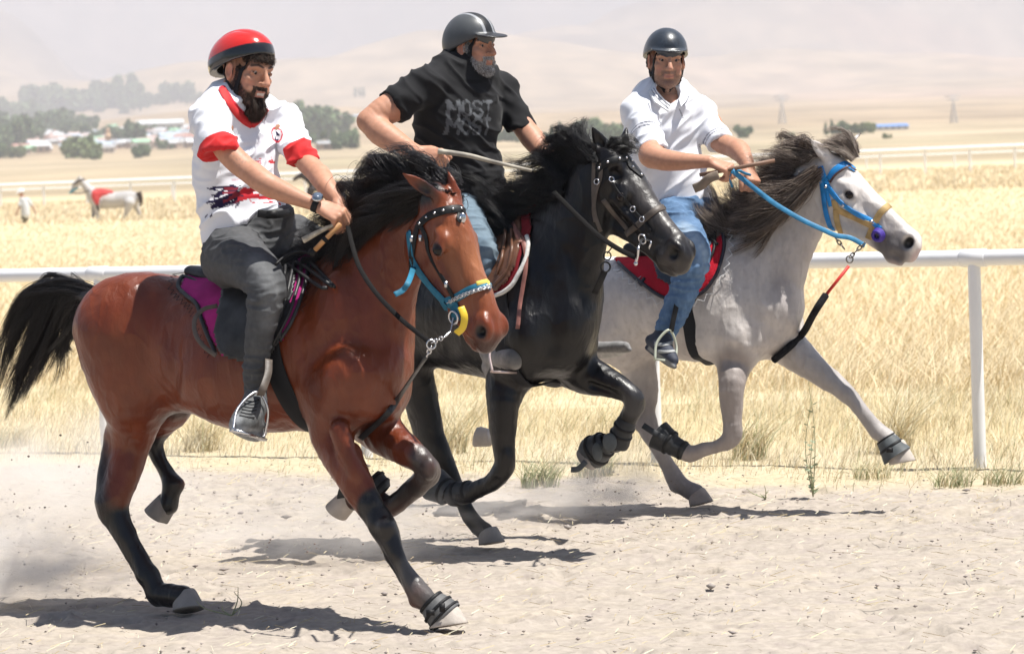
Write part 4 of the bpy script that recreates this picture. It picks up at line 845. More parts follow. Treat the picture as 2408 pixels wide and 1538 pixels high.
# ---------------------------------------------------------------- black horse
def blk_Y(x): return 14.35-(x-1000)/548*.80
KU = (-.622, -.783, 0)
def build_black():
    root = thing('horse', 'black horse between the bay and the grey, one foreleg folded high, carrying the bearded rider', 'horse', G(1200, 1270), 'galloping race horses')
    F = Flesh(.0058, .05); y = blk_Y
    F.chain([(P(930, 700, y(930)), 122*px(14.4), .86), (P(1010, 715, y(1010)), 138*px(14.3), .88), (P(1100, 725, y(1100)), 152*px(14.2), .90), (P(1190, 735, y(1190)), 160*px(14.1), .85), (P(1265, 735, y(1265)), 156*px(14), .70)], k=.08, u=KU, n=8)
    F.chain(D3([(1170, 600, y(1170), 44), (1220, 580, y(1220), 50), (1260, 560, y(1260), 56)]), k=.10, u=KU, f=.6)
    F.chain([(P(1262, 730, y(1262)), 142*px(14), .72), (P(1305, 650, y(1305)), 124*px(13.95), .6), (P(1340, 560, y(1340)), 104*px(13.9), .52), (P(1375, 470, y(1370)), 80*px(13.85), .5), (P(1408, 415, y(1400)), 62*px(13.8), .52), (P(1420, 392, y(1410)), 50*px(13.8), .6)], k=.07, u=KU)
    for (cx, cy, dy, rr, k) in [(900, 680, -.14, (.19, .14, .18), .08), (910, 760, -.13, (.14, .11, .20), .08), (930, 690, .14, (.18, .14, .18), .08),
                                (1230, 690, -.17, (.09, .07, .20), .05), (1250, 790, -.20, (.12, .10, .13), .05), (1225, 830, -.17, (.11, .08, .11), .05),
                                (1345, 765, -.03, (.10, .13, .14), .05), (1318, 835, -.04, (.11, .13, .08), .05), (1355, 800, .14, (.09, .10, .12), .05)]:
        F.ell(P(cx, cy, y(cx)+dy), rr, None, k)
    F.chain(D3([(1296, 640, y(1296)-.20, 10), (1300, 740, y(1300)-.24, 12), (1290, 820, y(1290)-.26, 11)]), k=.05, sub=True)
    F.chain(D3([(1330, 600, y(1330)-.16, 9), (1350, 690, y(1350)-.18, 10), (1345, 780, y(1345)-.2, 8)]), k=.05, sub=True)
    # near hind, planted
    F.chain(D3([(900, 730, y(900)-.10, 100), (935, 800, y(935)-.11, 80), (962, 870, 14.34, 54), (985, 920, 14.34, 43), (1000, 970, 14.33, 36), (1012, 1015, 14.32, 31), (1030, 1060, 14.31, 30), (1050, 1100, 14.30, 23), (1070, 1140, 14.29, 19.5), (1088, 1180, 14.27, 19), (1104, 1212, 14.26, 22), (1122, 1236, 14.25, 22), (1142, 1250, 14.24, 24)]), k=.05, u=KU, f=.86)
    F.chain(D3([(975, 950, 14.36, 16), (985, 1010, 14.35, 12), (1004, 1050, 14.33, 13)]), k=.03)
    # other hind, lifted behind
    F.chain(D3([(860, 740, y(900)+.12, 96), (858, 820, 14.7, 62), (846, 880, 14.75, 38), (822, 925, 14.8, 28), (790, 945, 14.8, 19), (755, 935, 14.8, 18), (728, 915, 14.8, 20)]), k=.04)
    # near fore, folded back at the knee
    F.chain(D3([(1225, 830, y(1225)-.16, 74), (1195, 890, y(1195)-.17, 54), (1184, 945, 13.86, 40), (1184, 1000, 13.86, 34), (1185, 1050, 13.86, 27), (1187, 1090, 13.86, 26), (1172, 1118, 13.88, 24), (1150, 1138, 13.92, 20), (1120, 1152, 13.97, 19), (1092, 1164, 14.01, 23), (1066, 1160, 14.05, 21), (1048, 1150, 14.08, 24)]), k=.04, u=KU, f=.92)
    F.chain(D3([(1202, 940, 13.76, 4), (1200, 1000, 13.78, 4), (1196, 1050, 13.8, 3)]), k=.03, sub=True)
    F.chain(D3([(1168, 1128, 13.84, 5), (1138, 1150, 13.88, 5), (1108, 1160, 13.92, 5)]), k=.02, sub=True); F.chain(D3([(1040, 1075, 14.2, 5), (1062, 1130, 14.18, 5), (1085, 1180, 14.16, 5)]), k=.018, sub=True)
    # far fore, raised
    F.chain(D3([(1300, 820, y(1300)+.14, 76), (1345, 866, 14.0, 52), (1385, 884, 13.93, 44), (1425, 898, 13.88, 36), (1462, 914, 13.84, 29), (1486, 932, 13.82, 26), (1490, 955, 13.83, 25), (1480, 978, 13.85, 22), (1468, 1008, 13.88, 20), (1455, 1036, 13.9, 24), (1432, 1044, 13.93, 22), (1410, 1050, 13.96, 24)]), k=.04)
    F.chain(D3([(1390, 905, 13.86, 6), (1430, 920, 13.83, 5), (1455, 935, 13.8, 4)]), k=.03, sub=True)
    fr = head_frame(1448, 350, 13.80, 44, 44, .585)
    W = horse_head(F, fr, [(1392, 298, 13.74), (1474, 300, 13.86)], thick=1.12)
    v, f = F.mesh(); v = smoothm(v, f, 2, .5); v = hide(v, f, 5); o, R, L = fr
    c = Paint(v, (.0032, .0026, .0030)); nz = vnoise(v, 6, 3)
    c.mix(.6*ss(nz, .45, .75), (.007, .005, .006))
    c.sph(W(.93, 0, -.2), (.15*L, .2*L, .14*L), (.060, .053, .050), .6, .9, R)
    c.sph(W(.55, 0, -.05), (.45*L, .2*L, .12*L), (.062, .055, .052), .6, .9, R)  # face front painted greyer, standing in for the sun on it
    for s in (-1, 1): c.sph(W(.928, s*.072, -.128), (.046*L, .042*L, .058*L), (.002, .002, .002), .25, 1, R)
    c.cap([P(1480, 920, 13.8), P(1490, 960, 13.8)], .06, (.05, .048, .05), .6, .7)
    body = mesh_obj('body', v, f, mat('black_coat', rough=.36, spec=.36, vcol='Col', var=.25, vscale=14, bump=.45, bscale=300, rvar=.14, dist=.002, stretch=(1, 1, .4), bump2=.55, b2=(26, 26, 11), coat=.10), root, True, c.c)
    eye_pair(W, L, R, body, M_EYE, None); S = Surf(v, f)
    for a, b, t, rc, rs, m in [(P(1146, 1250, 14.24), P(1150, 1279, 14.23), (.8, -.5, 0), .050, .062, M_HOOF), (P(728, 915, 14.8), P(712, 895, 14.8), (-.6, .3, .5), .046, .056, M_HOOF),
                            (P(1046, 1150, 14.08), P(1022, 1140, 14.12), (-.4, .2, -.8), .046, .056, M_HOOF), (P(1408, 1050, 13.96), P(1380, 1078, 13.99), (-.7, .1, -.7), .050, .060, M_HOOF)]:
        mb = MB(); hoof_mesh(mb, a, b, t, rc, rs); mb.build('hoof', m, root)
    H = mat('black_hair', (.009, .008, .009), .40, .5)
    cy = lambda x: blk_Y(x)
    gl = [[(1190, 580), (1150, 560), (1110, 530), (1075, 500)], [(1215, 560), (1160, 520), (1110, 490), (1078, 462)], [(1250, 530), (1190, 500), (1140, 485), (1095, 450)], [(1275, 500), (1220, 480), (1170, 470), (1130, 452)],
          [(1300, 470), (1255, 450), (1230, 430), (1190, 425)], [(1325, 430), (1290, 410), (1250, 408), (1200, 402)], [(1350, 400), (1305, 378), (1265, 382), (1235, 400)], [(1368, 382), (1335, 350), (1300, 345), (1262, 385)],
          [(1380, 372), (1350, 335), (1325, 328), (1312, 365)], [(1392, 366), (1368, 336), (1345, 325), (1320, 340)]]
    gs = [[P(x, yy, cy(x)-.04-.05*math.sin(i*1.7)) for (x, yy) in q] for i, q in enumerate(gl)]
    strands('mane', gs, 3600, H, root, r=.0021, spread=.036, jit=.5, seed=5, curl=.020, lenvar=.45, clumps=90)
    gl = [[(1425, 358), (1440, 340), (1462, 332), (1486, 346)], [(1440, 360), (1455, 342), (1478, 338), (1496, 356)], [(1450, 364), (1468, 348), (1486, 350), (1502, 368)]]
    gs = [[P(x, yy, 13.72+.02*i) for (x, yy) in q] for i, q in enumerate(gl)]
    strands('forelock', gs, 420, H, root, r=.0018, spread=.018, jit=.5, seed=6, curl=.012, lenvar=.45, clumps=30)
    gl = [[(835, 640), (800, 620), (770, 640), (740, 700)], [(835, 650), (800, 640), (775, 660), (760, 730)], [(838, 660), (810, 660), (790, 690), (780, 760)]]
    gs = [[P(x, yy, 14.55+.04*i) for (x, yy) in q] for i, q in enumerate(gl)]
    strands('tail', gs, 500, H, root, r=.0025, spread=.03, jit=.4, seed=8, curl=.02, lenvar=.4)
    S.dref = 13.7; return root, S, fr, W
# ---------------------------------------------------------------- grey horse
def gry_Y(x): return 15.75-(x-1300)/505*.50
GU = (-.42, -.907, 0)
def build_grey():
    root = thing('horse', 'pale grey horse with blue bridle and taupe mane galloping along the white rail', 'horse', G(1660, 1190), 'galloping race horses')
    F = Flesh(.006, .05); y = gry_Y
    F.chain([(P(1305, 705, y(1305)), 112*px(15.8), .86), (P(1390, 715, y(1390)), 108*px(15.7), .94), (P(1480, 722, y(1480)), 112*px(15.6), .96), (P(1570, 722, y(1570)), 122*px(15.5), .92), (P(1660, 722, y(1660)), 130*px(15.4), .86), (P(1730, 715, y(1730)), 132*px(15.3), .74)], k=.08, u=GU, n=8)
    F.chain(D3([(1620, 610, y(1620), 34), (1670, 595, y(1670), 40), (1720, 580, y(1720), 46)]), k=.10, u=GU, f=.6)
    F.chain([(P(1735, 715, y(1735)), 126*px(15.3), .74), (P(1782, 650, y(1782)), 116*px(15.25), .6), (P(1822, 578, y(1822)), 98*px(15.2), .5), (P(1868, 500, y(1868)), 82*px(15.2), .46), (P(1906, 440, y(1906)), 66*px(15.15), .48), (P(1925, 410, y(1925)), 52*px(15.1), .55)], k=.07, u=GU)
    for (cx, cy, dy, rr, k) in [(1290, 680, -.14, (.20, .13, .18), .08), (1300, 760, -.13, (.15, .11, .20), .08), (1300, 690, .14, (.18, .14, .18), .08),
                                (1690, 690, -.14, (.12, .07, .20), .08), (1735, 760, -.12, (.15, .10, .14), .09), (1690, 800, -.17, (.12, .08, .10), .05),
                                (1820, 730, -.03, (.13, .13, .15), .05), (1790, 790, -.03, (.13, .13, .09), .05), (1830, 760, .14, (.11, .10, .12), .05)]:
        F.ell(P(cx, cy, y(cx)+dy), rr, None, k)
    F.chain(D3([(1770, 620, y(1770)-.20, 9), (1778, 720, y(1778)-.24, 11), (1765, 800, y(1765)-.26, 11)]), k=.05, sub=True)
    F.chain(D3([(1835, 600, y(1835)-.14, 8), (1856, 680, y(1856)-.18, 10), (1838, 780, y(1838)-.19, 8)]), k=.05, sub=True)
    # near hind, planted
    F.chain(D3([(1390, 750, y(1390)-.10, 84), (1450, 800, y(1450)-.11, 62), (1490, 840, 15.56, 46), (1510, 885, 15.56, 37), (1518, 930, 15.56, 29), (1516, 968, 15.57, 25), (1522, 1000, 15.57, 26), (1540, 1038, 15.56, 20), (1560, 1075, 15.55, 16.5), (1578, 1108, 15.55, 17), (1594, 1133, 15.54, 20), (1614, 1148, 15.54, 19), (1634, 1160, 15.53, 22)]), k=.05, u=GU, f=.86)
    F.chain(D3([(1492, 930, 15.57, 12), (1492, 965, 15.57, 9), (1500, 995, 15.57, 11)]), k=.03)
    F.chain(D3([(1592, 1136, 15.56, 12), (1588, 1144, 15.56, 9)]), k=.02, n=1)
    # other hind, folded, mostly behind the black foreleg
    F.chain(D3([(1290, 760, y(1290)+.16, 84), (1240, 840, 15.95, 58), (1210, 900, 16.0, 34), (1196, 940, 16.0, 26), (1192, 975, 16.0, 17), (1188, 1005, 16.0, 16), (1180, 1028, 16.0, 18), (1165, 1030, 16.0, 18), (1152, 1026, 16.0, 19)]), k=.04)
    # near fore, folded back
    F.chain(D3([(1740, 800, y(1740)-.15, 62), (1728, 850, y(1728)-.16, 44), (1720, 900, 15.1, 32), (1720, 950, 15.1, 27), (1721, 990, 15.1, 22.5), (1722, 1022, 15.1, 23), (1708, 1040, 15.11, 20), (1685, 1050, 15.13, 16), (1655, 1058, 15.15, 15), (1622, 1066, 15.18, 18), (1595, 1056, 15.2, 18), (1570, 1040, 15.22, 19)]), k=.04, u=GU, f=.92)
    F.chain(D3([(1744, 900, 15.02, 4), (1742, 950, 15.02, 4), (1738, 990, 15.03, 3)]), k=.03, sub=True)
    F.chain(D3([(1532, 1030, 15.49, 4.5), (1556, 1075, 15.48, 4.5), (1576, 1112, 15.47, 4)]), k=.018, sub=True); F.chain(D3([(1700, 1055, 15.04, 4), (1660, 1066, 15.06, 4), (1630, 1074, 15.09, 3)]), k=.018, sub=True)
    # far fore, reaching
    F.chain(D3([(1815, 770, y(1815)+.14, 62), (1860, 820, 15.25, 46), (1900, 855, 15.2, 36), (1938, 885, 15.17, 29), (1970, 908, 15.14, 24), (1996, 930, 15.12, 22), (2020, 958, 15.1, 17), (2042, 985, 15.08, 15), (2062, 1010, 15.07, 18), (2082, 1026, 15.05, 19), (2102, 1046, 15.04, 20)]), k=.04)
    F.chain(D3([(2012, 958, 15.1, 8), (2040, 996, 15.08, 7), (2058, 1022, 15.07, 8)]), k=.02)
    fr = head_frame(1958, 360, 15.10, 26, 47, .585)
    W = horse_head(F, fr, [(1900, 324, 15.02), (2025, 313, 15.22)], mouth=.02, thick=1.0)
    v, f = F.mesh(); v = smoothm(v, f, 2, .5); v = hide(v, f, 5); o, R, L = fr
    c = Paint(v, (.60, .555, .52)); nz = vnoise(v, 7, 3); n2 = vnoise(v, 26, 4)
    c.mix(.40*ss(nz, .4, .7), (.44, .40, .385)); c.mix(.35*ss(n2, .45, .75), (.60, .56, .54))
    gr = (.21, .185, .18)
    c.cap([P(1520, 860, 15.6), P(1516, 980, 15.57), P(1590, 1130, 15.55), P(1640, 1165, 15.5)], .14, gr, .6, .8)
    c.cap([P(1590, 1130, 15.55), P(1640, 1165, 15.5)], .08, (.20, .18, .185), .6, .8)
    c.cap([P(1724, 860, 15.1), P(1722, 1020, 15.1), P(1620, 1065, 15.2), P(1560, 1040, 15.2)], .13, (.25, .21, .195), .6, .8)
    c.cap([P(1880, 840, 15.2), P(1996, 930, 15.1), P(2070, 1015, 15.07)], .10, (.27, .25, .245), .6, .7)
    c.sph(P(1790, 800, y(1790)), (.22, .3, .12), (.34, .30, .285), .7, .75); c.sph(P(1868, 560, gry_Y(1868)), (.22, .3, .30), (.36, .33, .325), .8, .6); c.sph(P(1740, 650, gry_Y(1740)-.15), (.16, .14, .2), (.44, .41, .40), .8, .5); c.sph(P(1840, 690, y(1840)-.1), (.10, .2, .22), (.33, .30, .295), .8, .7)  # neck, shoulder and breast painted darker: shade put into the coat colour
    c.mix(.25*ss(vnoise(v, 60, 8, 2), .58, .75), (.34, .30, .29))
    c.sph(W(.20, 0, -.05), (.5*L, .3*L, .25*L), (.68, .63, .60), .6, .8, R)
    c.sph(W(.84, 0, -.25), (.22*L, .3*L, .15*L), (.10, .092, .096), .45, .92, R); c.sph(W(.78, 0, -.06), (.3*L, .07*L, .06*L), (.66, .60, .58), .6, .9, R)
    c.sph(W(1.02, 0, -.18), (.06*L, .09*L, .10*L), (.52, .38, .36), .6, .8, R); c.sph(W(.93, 0, -.33), (.08*L, .08*L, .04*L), (.36, .29, .28), .6, .8, R)
    for s in (-1, 1):
        c.sph(W(.928, s*.072, -.128), (.046*L, .042*L, .058*L), (.010, .008, .008), .3, 1, R)
        c.sph(W(.343, s*.135, -.130), (.070*L, .06*L, .048*L), (.06, .05, .05), .6, .9, R)
    for tip in ((1900, 324, 15.02), (2025, 313, 15.22)): c.sph(P(*tip), (.03, .04, .03), (.12, .10, .09), .6, .9)
    body = mesh_obj('body', v, f, mat('grey_coat', rough=.5, spec=.3, vcol='Col', var=.10, vscale=30, bump=.45, bscale=300, dist=.002, stretch=(1, 1, .4), bump2=.45, b2=(26, 26, 11)), root, True, c.c)
    eye_pair(W, L, R, body, M_EYE, None); S = Surf(v, f)
    MH = mat('hoof_brown', (.34, .29, .265), .6, .3, bump=.3, bscale=70, var=.25, vscale=14)
    for a, b, t, rc, rs, m in [(P(1636, 1160, 15.53), P(1643, 1187, 15.52), (.85, -.4, 0), .050, .062, MH), (P(1150, 1026, 16.0), P(1122, 1018, 16.02), (-.3, .1, -.9), .048, .056, M_HOOFP),
                            (P(1568, 1038, 15.22), P(1545, 1020, 15.24), (-.3, .1, -.9), .044, .054, MH), (P(2104, 1050, 15.04), P(2112, 1090, 15.03), (.85, -.3, .05), .052, .066, M_HOOFP)]:
        mb = MB(); hoof_mesh(mb, a, b, t, rc, rs); mb.build('hoof', m, root)
    H = mat('taupe_hair', rough=.45, spec=.4, vcol='Col')
    cy = lambda x: gry_Y(x)
    cl = [(.13, .095, .075), (.21, .165, .135), (.07, .052, .043), (.34, .28, .235)]
    gl = [[(1700, 590), (1680, 575), (1665, 560), (1672, 540)], [(1730, 560), (1690, 540), (1665, 510), (1655, 480)], [(1760, 525), (1710, 530), (1680, 510), (1650, 455)], [(1790, 490), (1740, 500), (1710, 490), (1672, 462)],
          [(1820, 450), (1780, 465), (1765, 450), (1772, 410)], [(1850, 420), (1810, 425), (1780, 420), (1765, 395)], [(1880, 395), (1840, 395), (1810, 398), (1780, 390)], [(1905, 375), (1870, 365), (1835, 365), (1800, 368)], [(1925, 362), (1890, 352), (1860, 352), (1830, 360)]]
    gs = [[P(x, yy, cy(x)-.05-.04*math.sin(i*1.7)) for (x, yy) in q] for i, q in enumerate(gl)]
    strands('mane', gs, 3000, H, root, r=.0022, spread=.04, jit=.5, seed=15, curl=.018, lenvar=.35, clumps=80, cols=cl)
    gl = [[(1905, 420), (1850, 470), (1770, 510), (1700, 520)], [(1885, 450), (1830, 505), (1760, 540), (1700, 545)], [(1920, 395), (1865, 430), (1810, 450), (1760, 460)], [(1840, 510), (1790, 555), (1740, 580), (1700, 590)]]
    gs = [[P(x, yy, cy(x)-.12) for (x, yy) in q] for i, q in enumerate(gl)]
    strands('mane_lock', gs, 1300, H, root, r=.0022, spread=.035, jit=.5, seed=16, curl=.016, lenvar=.35, clumps=40, cols=cl)
    cl2 = [(.30, .24, .20), (.42, .36, .31), (.18, .14, .12)]
    gl = [[(2000, 370), (1970, 345), (1935, 335), (1890, 345)], [(2005, 362), (1985, 335), (1955, 328), (1920, 340)], [(2008, 365), (2000, 340), (1980, 332), (1950, 338)], [(1985, 375), (1960, 352), (1920, 348), (1880, 360)]]
    gs = [[P(x, yy, 15.04+.03*i) for (x, yy) in q] for i, q in enumerate(gl)]
    strands('forelock', gs, 700, H, root, r=.0019, spread=.025, jit=.5, seed=17, curl=.010, lenvar=.4, clumps=30, cols=cl2)
    gl = [[(1200, 690), (1160, 680), (1120, 700), (1080, 760)], [(1200, 700), (1160, 700), (1130, 740), (1110, 800)]]
    gs = [[P(x, yy, 15.95+.04*i) for (x, yy) in q] for i, q in enumerate(gl)]
    strands('tail', gs, 500, H, root, r=.0025, spread=.03, jit=.4, seed=18, curl=.02, lenvar=.4, cols=cl)
    S.dref = 15.1; return root, S, fr, W
# ================================================================ people
SKIN = (.50, .255, .165)
def M_SKIN(): return mat('skin', rough=.52, spec=.35, vcol='Col', var=.08, vscale=60, bump=.12, bscale=300, dist=.001, sss=.12)
def pframe(x, y, Y, yaw, pitch=0, roll=0, sc=1.):
    """a person's head: yaw 0 looks at the camera, 90 to the right"""
    R = Matrix.Rotation(math.radians(yaw), 3, 'Z') @ Matrix.Rotation(math.pi, 3, 'Z') @ Matrix.Rotation(math.radians(-pitch), 3, 'X') @ Matrix.Rotation(math.radians(roll), 3, 'Y')
    return np.array(P(x, y, Y)), np.array(R), sc
def human_head(fr, k=.016, vox=.0028, neck=None, mouth=0., brow=0.):
    o, R, s = fr; W = lambda x, y, z: o+R @ (np.array((x, y, z))*s)
    F = Flesh(vox, k)
    E = lambda c, r, k=.012, sub=False: F.ell(W(*c), np.array(r)*s, R, k, sub)
    E((0, -.012, .038), (.073, .094, .086), .02); E((0, .030, .035), (.062, .060, .065), .02)
    E((0, .022, -.030), (.060, .066, .085), .02); E((0, .045, -.062), (.040, .045, .050), .02)
    for q in (-1, 1):
        F.chain([(W(q*.060, -.010, -.030), .018*s), (W(q*.054, .010, -.062), .018*s), (W(q*.034, .048, -.092), .017*s), (W(q*.010, .074, -.104), .017*s)], k=.02)
        E((q*.044, .062, -.018), (.020, .018, .015), .016)                       # cheekbone
        E((q*.041, .058, -.055), (.020, .020, .022), .02)
        F.chain([(W(q*.052, .064, .026), .009*s), (W(q*.034, .082, .031), .010*s), (W(q*.012, .088, .024), .009*s)], k=.010)    # brow
        E((q*.032, .098, .008), (.019, .016, .012), .010, True)                  # socket
        F.chain([(W(q*.018, .082, .009), .0045*s), (W(q*.032, .0865, .0138), .0052*s), (W(q*.047, .077, .009), .0045*s)], k=.004)    # upper lid
        F.chain([(W(q*.019, .081, .003), .004*s), (W(q*.032, .084, .0005), .0042*s), (W(q*.046, .076, .005), .004*s)], k=.004)      # lower lid
        F.chain([(W(q*.014, .095, -.030), .0085*s), (W(q*.010, .104, -.030), .008*s)], k=.006)                                  # nostril wing
        E((q*.0075, .108, -.0375), (.004, .006, .004), .002, True)
        E((q*.078, -.008, .000), (.009, .020, .033), .006); E((q*.084, -.004, .002), (.006, .011, .020), .004, True)            # ear
        E((q*.080, -.002, -.026), (.007, .009, .011), .004)
        F.chain([(W(q*.018, .100, -.030), .003*s), (W(q*.034, .084, -.060), .003*s)], k=.008, sub=True, n=1)                   # fold beside the mouth
        E((q*.058, .030, .045), (.012, .03, .03), .02, True)
    F.chain([(W(0, .088, .026), .0095*s), (W(0, .098, .008), .0085*s), (W(0, .110, -.014), .0105*s), (W(0, .114, -.027), .0125*s)], k=.008)   # nose
    E((0, .092, -.044), (.010, .010, .010), .01)
    F.chain([(W(-.024, .078, -.060), .003*s), (W(-.008, .094, -.0545), .0052*s), (W(.008, .094, -.0545), .0052*s), (W(.024, .078, -.060), .003*s)], k=.005)
    F.chain([(W(-.021, .078, -.063-mouth), .004*s), (W(0, .092, -.070-mouth), .007*s), (W(.021, .078, -.063-mouth), .004*s)], k=.005)
    F.chain([(W(-.024, .088, -.061-mouth*.5), .0012*s+mouth*.25), (W(0, .102, -.062-mouth*.5), .0016*s+mouth*.5), (W(.024, .088, -.061-mouth*.5), .0012*s+mouth*.25)], k=.003, sub=True)
    E((0, .080, -.102), (.018, .014, .014), .012)                                                                                 # chin
    F.chain([(W(-.02, .092, -.083), .004*s), (W(.02, .092, -.083), .004*s)], k=.012, sub=True, n=1)
    nb = np.array(neck[0]); nr = neck[1]
    F.chain([(W(0, -.022, -.045), .055*s), (W(0, -.022, -.085), .054*s), (nb*.5+W(0, -.025, -.10)*.5, .056*s), (nb, nr)], k=.02)
    F.chain([(W(-.055, -.03, -.05), .016*s), (nb+R @ np.array((-.01, .05, .0)), .013)], k=.02, n=1); F.chain([(W(.055, -.03, -.05), .016*s), (nb+R @ np.array((.01, .05, 0)), .013)], k=.02, n=1)
    E((0, .035, -.128), (.013, .014, .015), .015)
    v, f = F.mesh(); v = smoothm(v, f, 1, .3)
    c = Paint(v, SKIN); l = (v-o) @ R/s
    nz = vnoise(v, 45, 2); c.mix(.35*ss(nz, .4, .7), (.51, .26, .17)); c.mix(.25*ss(vnoise(v, 90, 6), .5, .75), (.42, .20, .13))
    for q in (-1, 1):
        c.sph(W(q*.042, .07, -.03), (.024*s,)*3, (.60, .25, .18), .8, .6); c.sph(W(q*.078, 0, 0), (.02, .03, .04), (.58, .24, .17), .6, .6)
        c.sph(W(q*.032, .083, .004), (.021*s, .02, .013*s), (.38, .19, .13), .7, .5, R)
        c.cap([W(q*.018, .088, .010), W(q*.032, .094, .0150), W(q*.046, .082, .010)], .004*s, (.03, .018, .014), .5, .9)
        c.cap([W(q*.015, .098, .031+brow), W(q*.034, .092, .037), W(q*.052, .074, .031)], .0068*s, (.028, .018, .014), .5, .9)
        c.sph(W(q*.0075, .108, -.0375), (.005, .006, .005), (.10, .04, .03), .5)
    c.sph(W(0, .116, -.025), (.02,)*3, (.60, .28, .20), .7, .5)
    c.cap([W(-.021, .084, -.059), W(0, .096, -.056), W(.021, .084, -.059)], .007*s, (.44, .17, .14), .5, .8); c.cap([W(-.019, .084, -.066-mouth), W(0, .096, -.070-mouth), W(.019, .084, -.066-mouth)], .007*s, (.48, .19, .155), .5, .8)
    return F, v, f, c, l, W
def beardmask(l, low=-.035, full=True):
    x, y, z = l[:, 0], l[:, 1], l[:, 2]
    side = ss(-z, -.012, .012)*(ss(y, -.012, .006)); lim = -.030-.030*ss(y, .03, .085)      # cheek line falls towards the mouth
    m = ss(lim-z, -.004, .010)*ss(y, -.005, .015)*(z > -.155)
    must = ((np.abs(x) < .036) & (z < -.040) & (y > .07)).astype(float)
    lips = ((np.abs(x) < .022) & (z < -.0535) & (z > -.078) & (y > .082)).astype(float)
    sb = (np.abs(x) > .05)*(y > .010)*(y < .030)*(z > -.05)*(z < .03)
    return np.clip(np.maximum(np.maximum(m, must), sb)-lips, 0, 1)
def eyes_of(W, R, s, parent, look=(0, 0)):
    M = mat('eye_white', rough=.15, vcol='Col')
    for q in (-1, 1):
        mb = MB(); c = W(q*.032, .0702, .0072); mb.ball(c, .0128*s, 12); v = np.concatenate(mb.v)
        d = (v-c) @ R; d /= np.linalg.norm(d, axis=1)[:, None]; g = np.array((look[0], 1, look[1])); g = g/np.linalg.norm(g); a = d @ g
        col = np.where((a > .86)[:, None], (.035, .018, .010), (.45, .38, .35)); col = np.where((a > .965)[:, None], (.004, .003, .003), col)
        mesh_obj('eye', v, mb.f, M, parent, True, col)
def hand(F, w_, d, n, t, curl=(.9, 1.1, .7), sc=1., spread=.0, thumb=(.6, .6, -.4), curls=None):
    """w_ wrist, d towards the knuckles, n out of the back of the hand, t towards the thumb"""
    w_ = np.array(w_, float); d = np.array(d, float); d /= np.linalg.norm(d); n = np.array(n, float); n -= n.dot(d)*d; n /= np.linalg.norm(n)
    tt = np.cross(d, n); tt *= (1 if tt.dot(np.array(t, float)) > 0 else -1); t = tt
    for i, (of, ln, r) in enumerate([(.0275, .084, .0098), (.0095, .088, .0100), (-.0085, .084, .0095), (-.0255, .077, .0085)]):
        a0 = w_+t*of*.55*sc+d*.012*sc; kn = w_+d*ln*sc+t*of*sc+n*(.004-.004*abs(i-1.2))*sc
        F.chain([(a0-n*.002, .0125*sc), ((a0+kn)/2-n*.003*sc, .0125*sc), (kn-n*.002, .0108*sc)], k=.012, n=1)
        cu = curl if curls is None else curls[i]; a = 0; p = kn; q = [(p, r*1.08*sc)]
        for L, c_, rr in zip((.043, .028, .021), cu, (1.0, .93, .82)):
            a += c_; L *= (1, 1.08, 1.02, .84)[i]; dr = d*math.cos(a)-n*math.sin(a)+t*spread*(1.5-i)*.3
            p = p+dr*L*sc; q.append((p, r*rr*sc))
        F.chain(q, k=.0035, n=1)
    a0 = w_+d*.022*sc+t*.024*sc-n*.006*sc; dr = d*thumb[0]+t*thumb[1]+n*thumb[2]; dr /= np.linalg.norm(dr)
    p1 = a0+dr*.036*sc; d2 = d*.85-n*.5+t*.05; d2 /= np.linalg.norm(d2); p2 = p1+d2*.032*sc; d3 = d*.7-n*.75-t*.25; d3 /= np.linalg.norm(d3); p3 = p2+d3*.024*sc
    F.chain([(w_+d*.008*sc+t*.014*sc-n*.004*sc, .017*sc), (a0+dr*.012*sc, .0165*sc), (p1, .0125*sc), (p2, .0112*sc), (p3, .0092*sc)], k=.010, n=2)
def helmet(fr, col_fn, parent, m, tilt=0, vox=.004, size=1., visor=0, rim=.0, dz=0, name='helmet', low=-.0, peak_z=.028):
    o, R, s = fr; W = lambda x, y, z: o+R @ (np.array((x, y, z+dz))*s)
    Rt = R @ np.array(Matrix.Rotation(math.radians(tilt), 3, 'X')); F = Flesh(vox, .012)
    F.ell(W(0, -.012, .045), np.array((.098, .122, .106))*s*size, Rt, .01); F.ell(W(0, -.045, .015), np.array((.092, .085, .085))*s*size, Rt, .03)
    n = Rt @ np.array((0, .10+low, -1.)); F.cut(W(0, .05, peak_z), n)
    F.ell(W(0, -.012, .030), np.array((.082, .104, .092))*s*size, Rt, .004, True)
    F2 = None
    return F, W, Rt
def displ_wr(v, f, amp, sx, sz, seed=1, R=None, thr=.0):
    q = v if R is None else v @ R
    a = vnoise(q*np.array((sx, sx, sz)), 1, seed, 2); r = 1-np.abs(2*a-1)
    return displace(v, f, (ss(r, .62, 1.)-.3)*amp)
def cloth(name, F, m, parent, paint=None, amp=0, sx=9, sz=26, seed=1, sm=1, wmask=None, R=None):
    v, f = F.mesh(); v = smoothm(v, f, sm, .5)
    if amp:
        a = np.full(len(v), amp) if wmask is None else amp*wmask(v)
        q = v if R is None else v @ R
        w1 = vnoise(q*np.array((sx, sx, sz))+.6*np.sin(q[:, [2, 0, 1]]*14), 1, seed, 2); r = 1-np.abs(2*w1-1)
        w2 = vnoise(q*np.array((sx*.5, sx*.5, sz*.35)), 1, seed+3, 2)
        v = displace(v, f, ((r**4)*.9-.25)*a+(w2-.5)*1.4*a); v = smoothm(v, f, 1, .4)
    c = paint(v) if paint else None
    o = mesh_obj(name, v, f, m, parent, True, None if c is None else c.c)
    return o, Surf(v, f), v, f
def plate(c, w_, h, d, R=None): pass
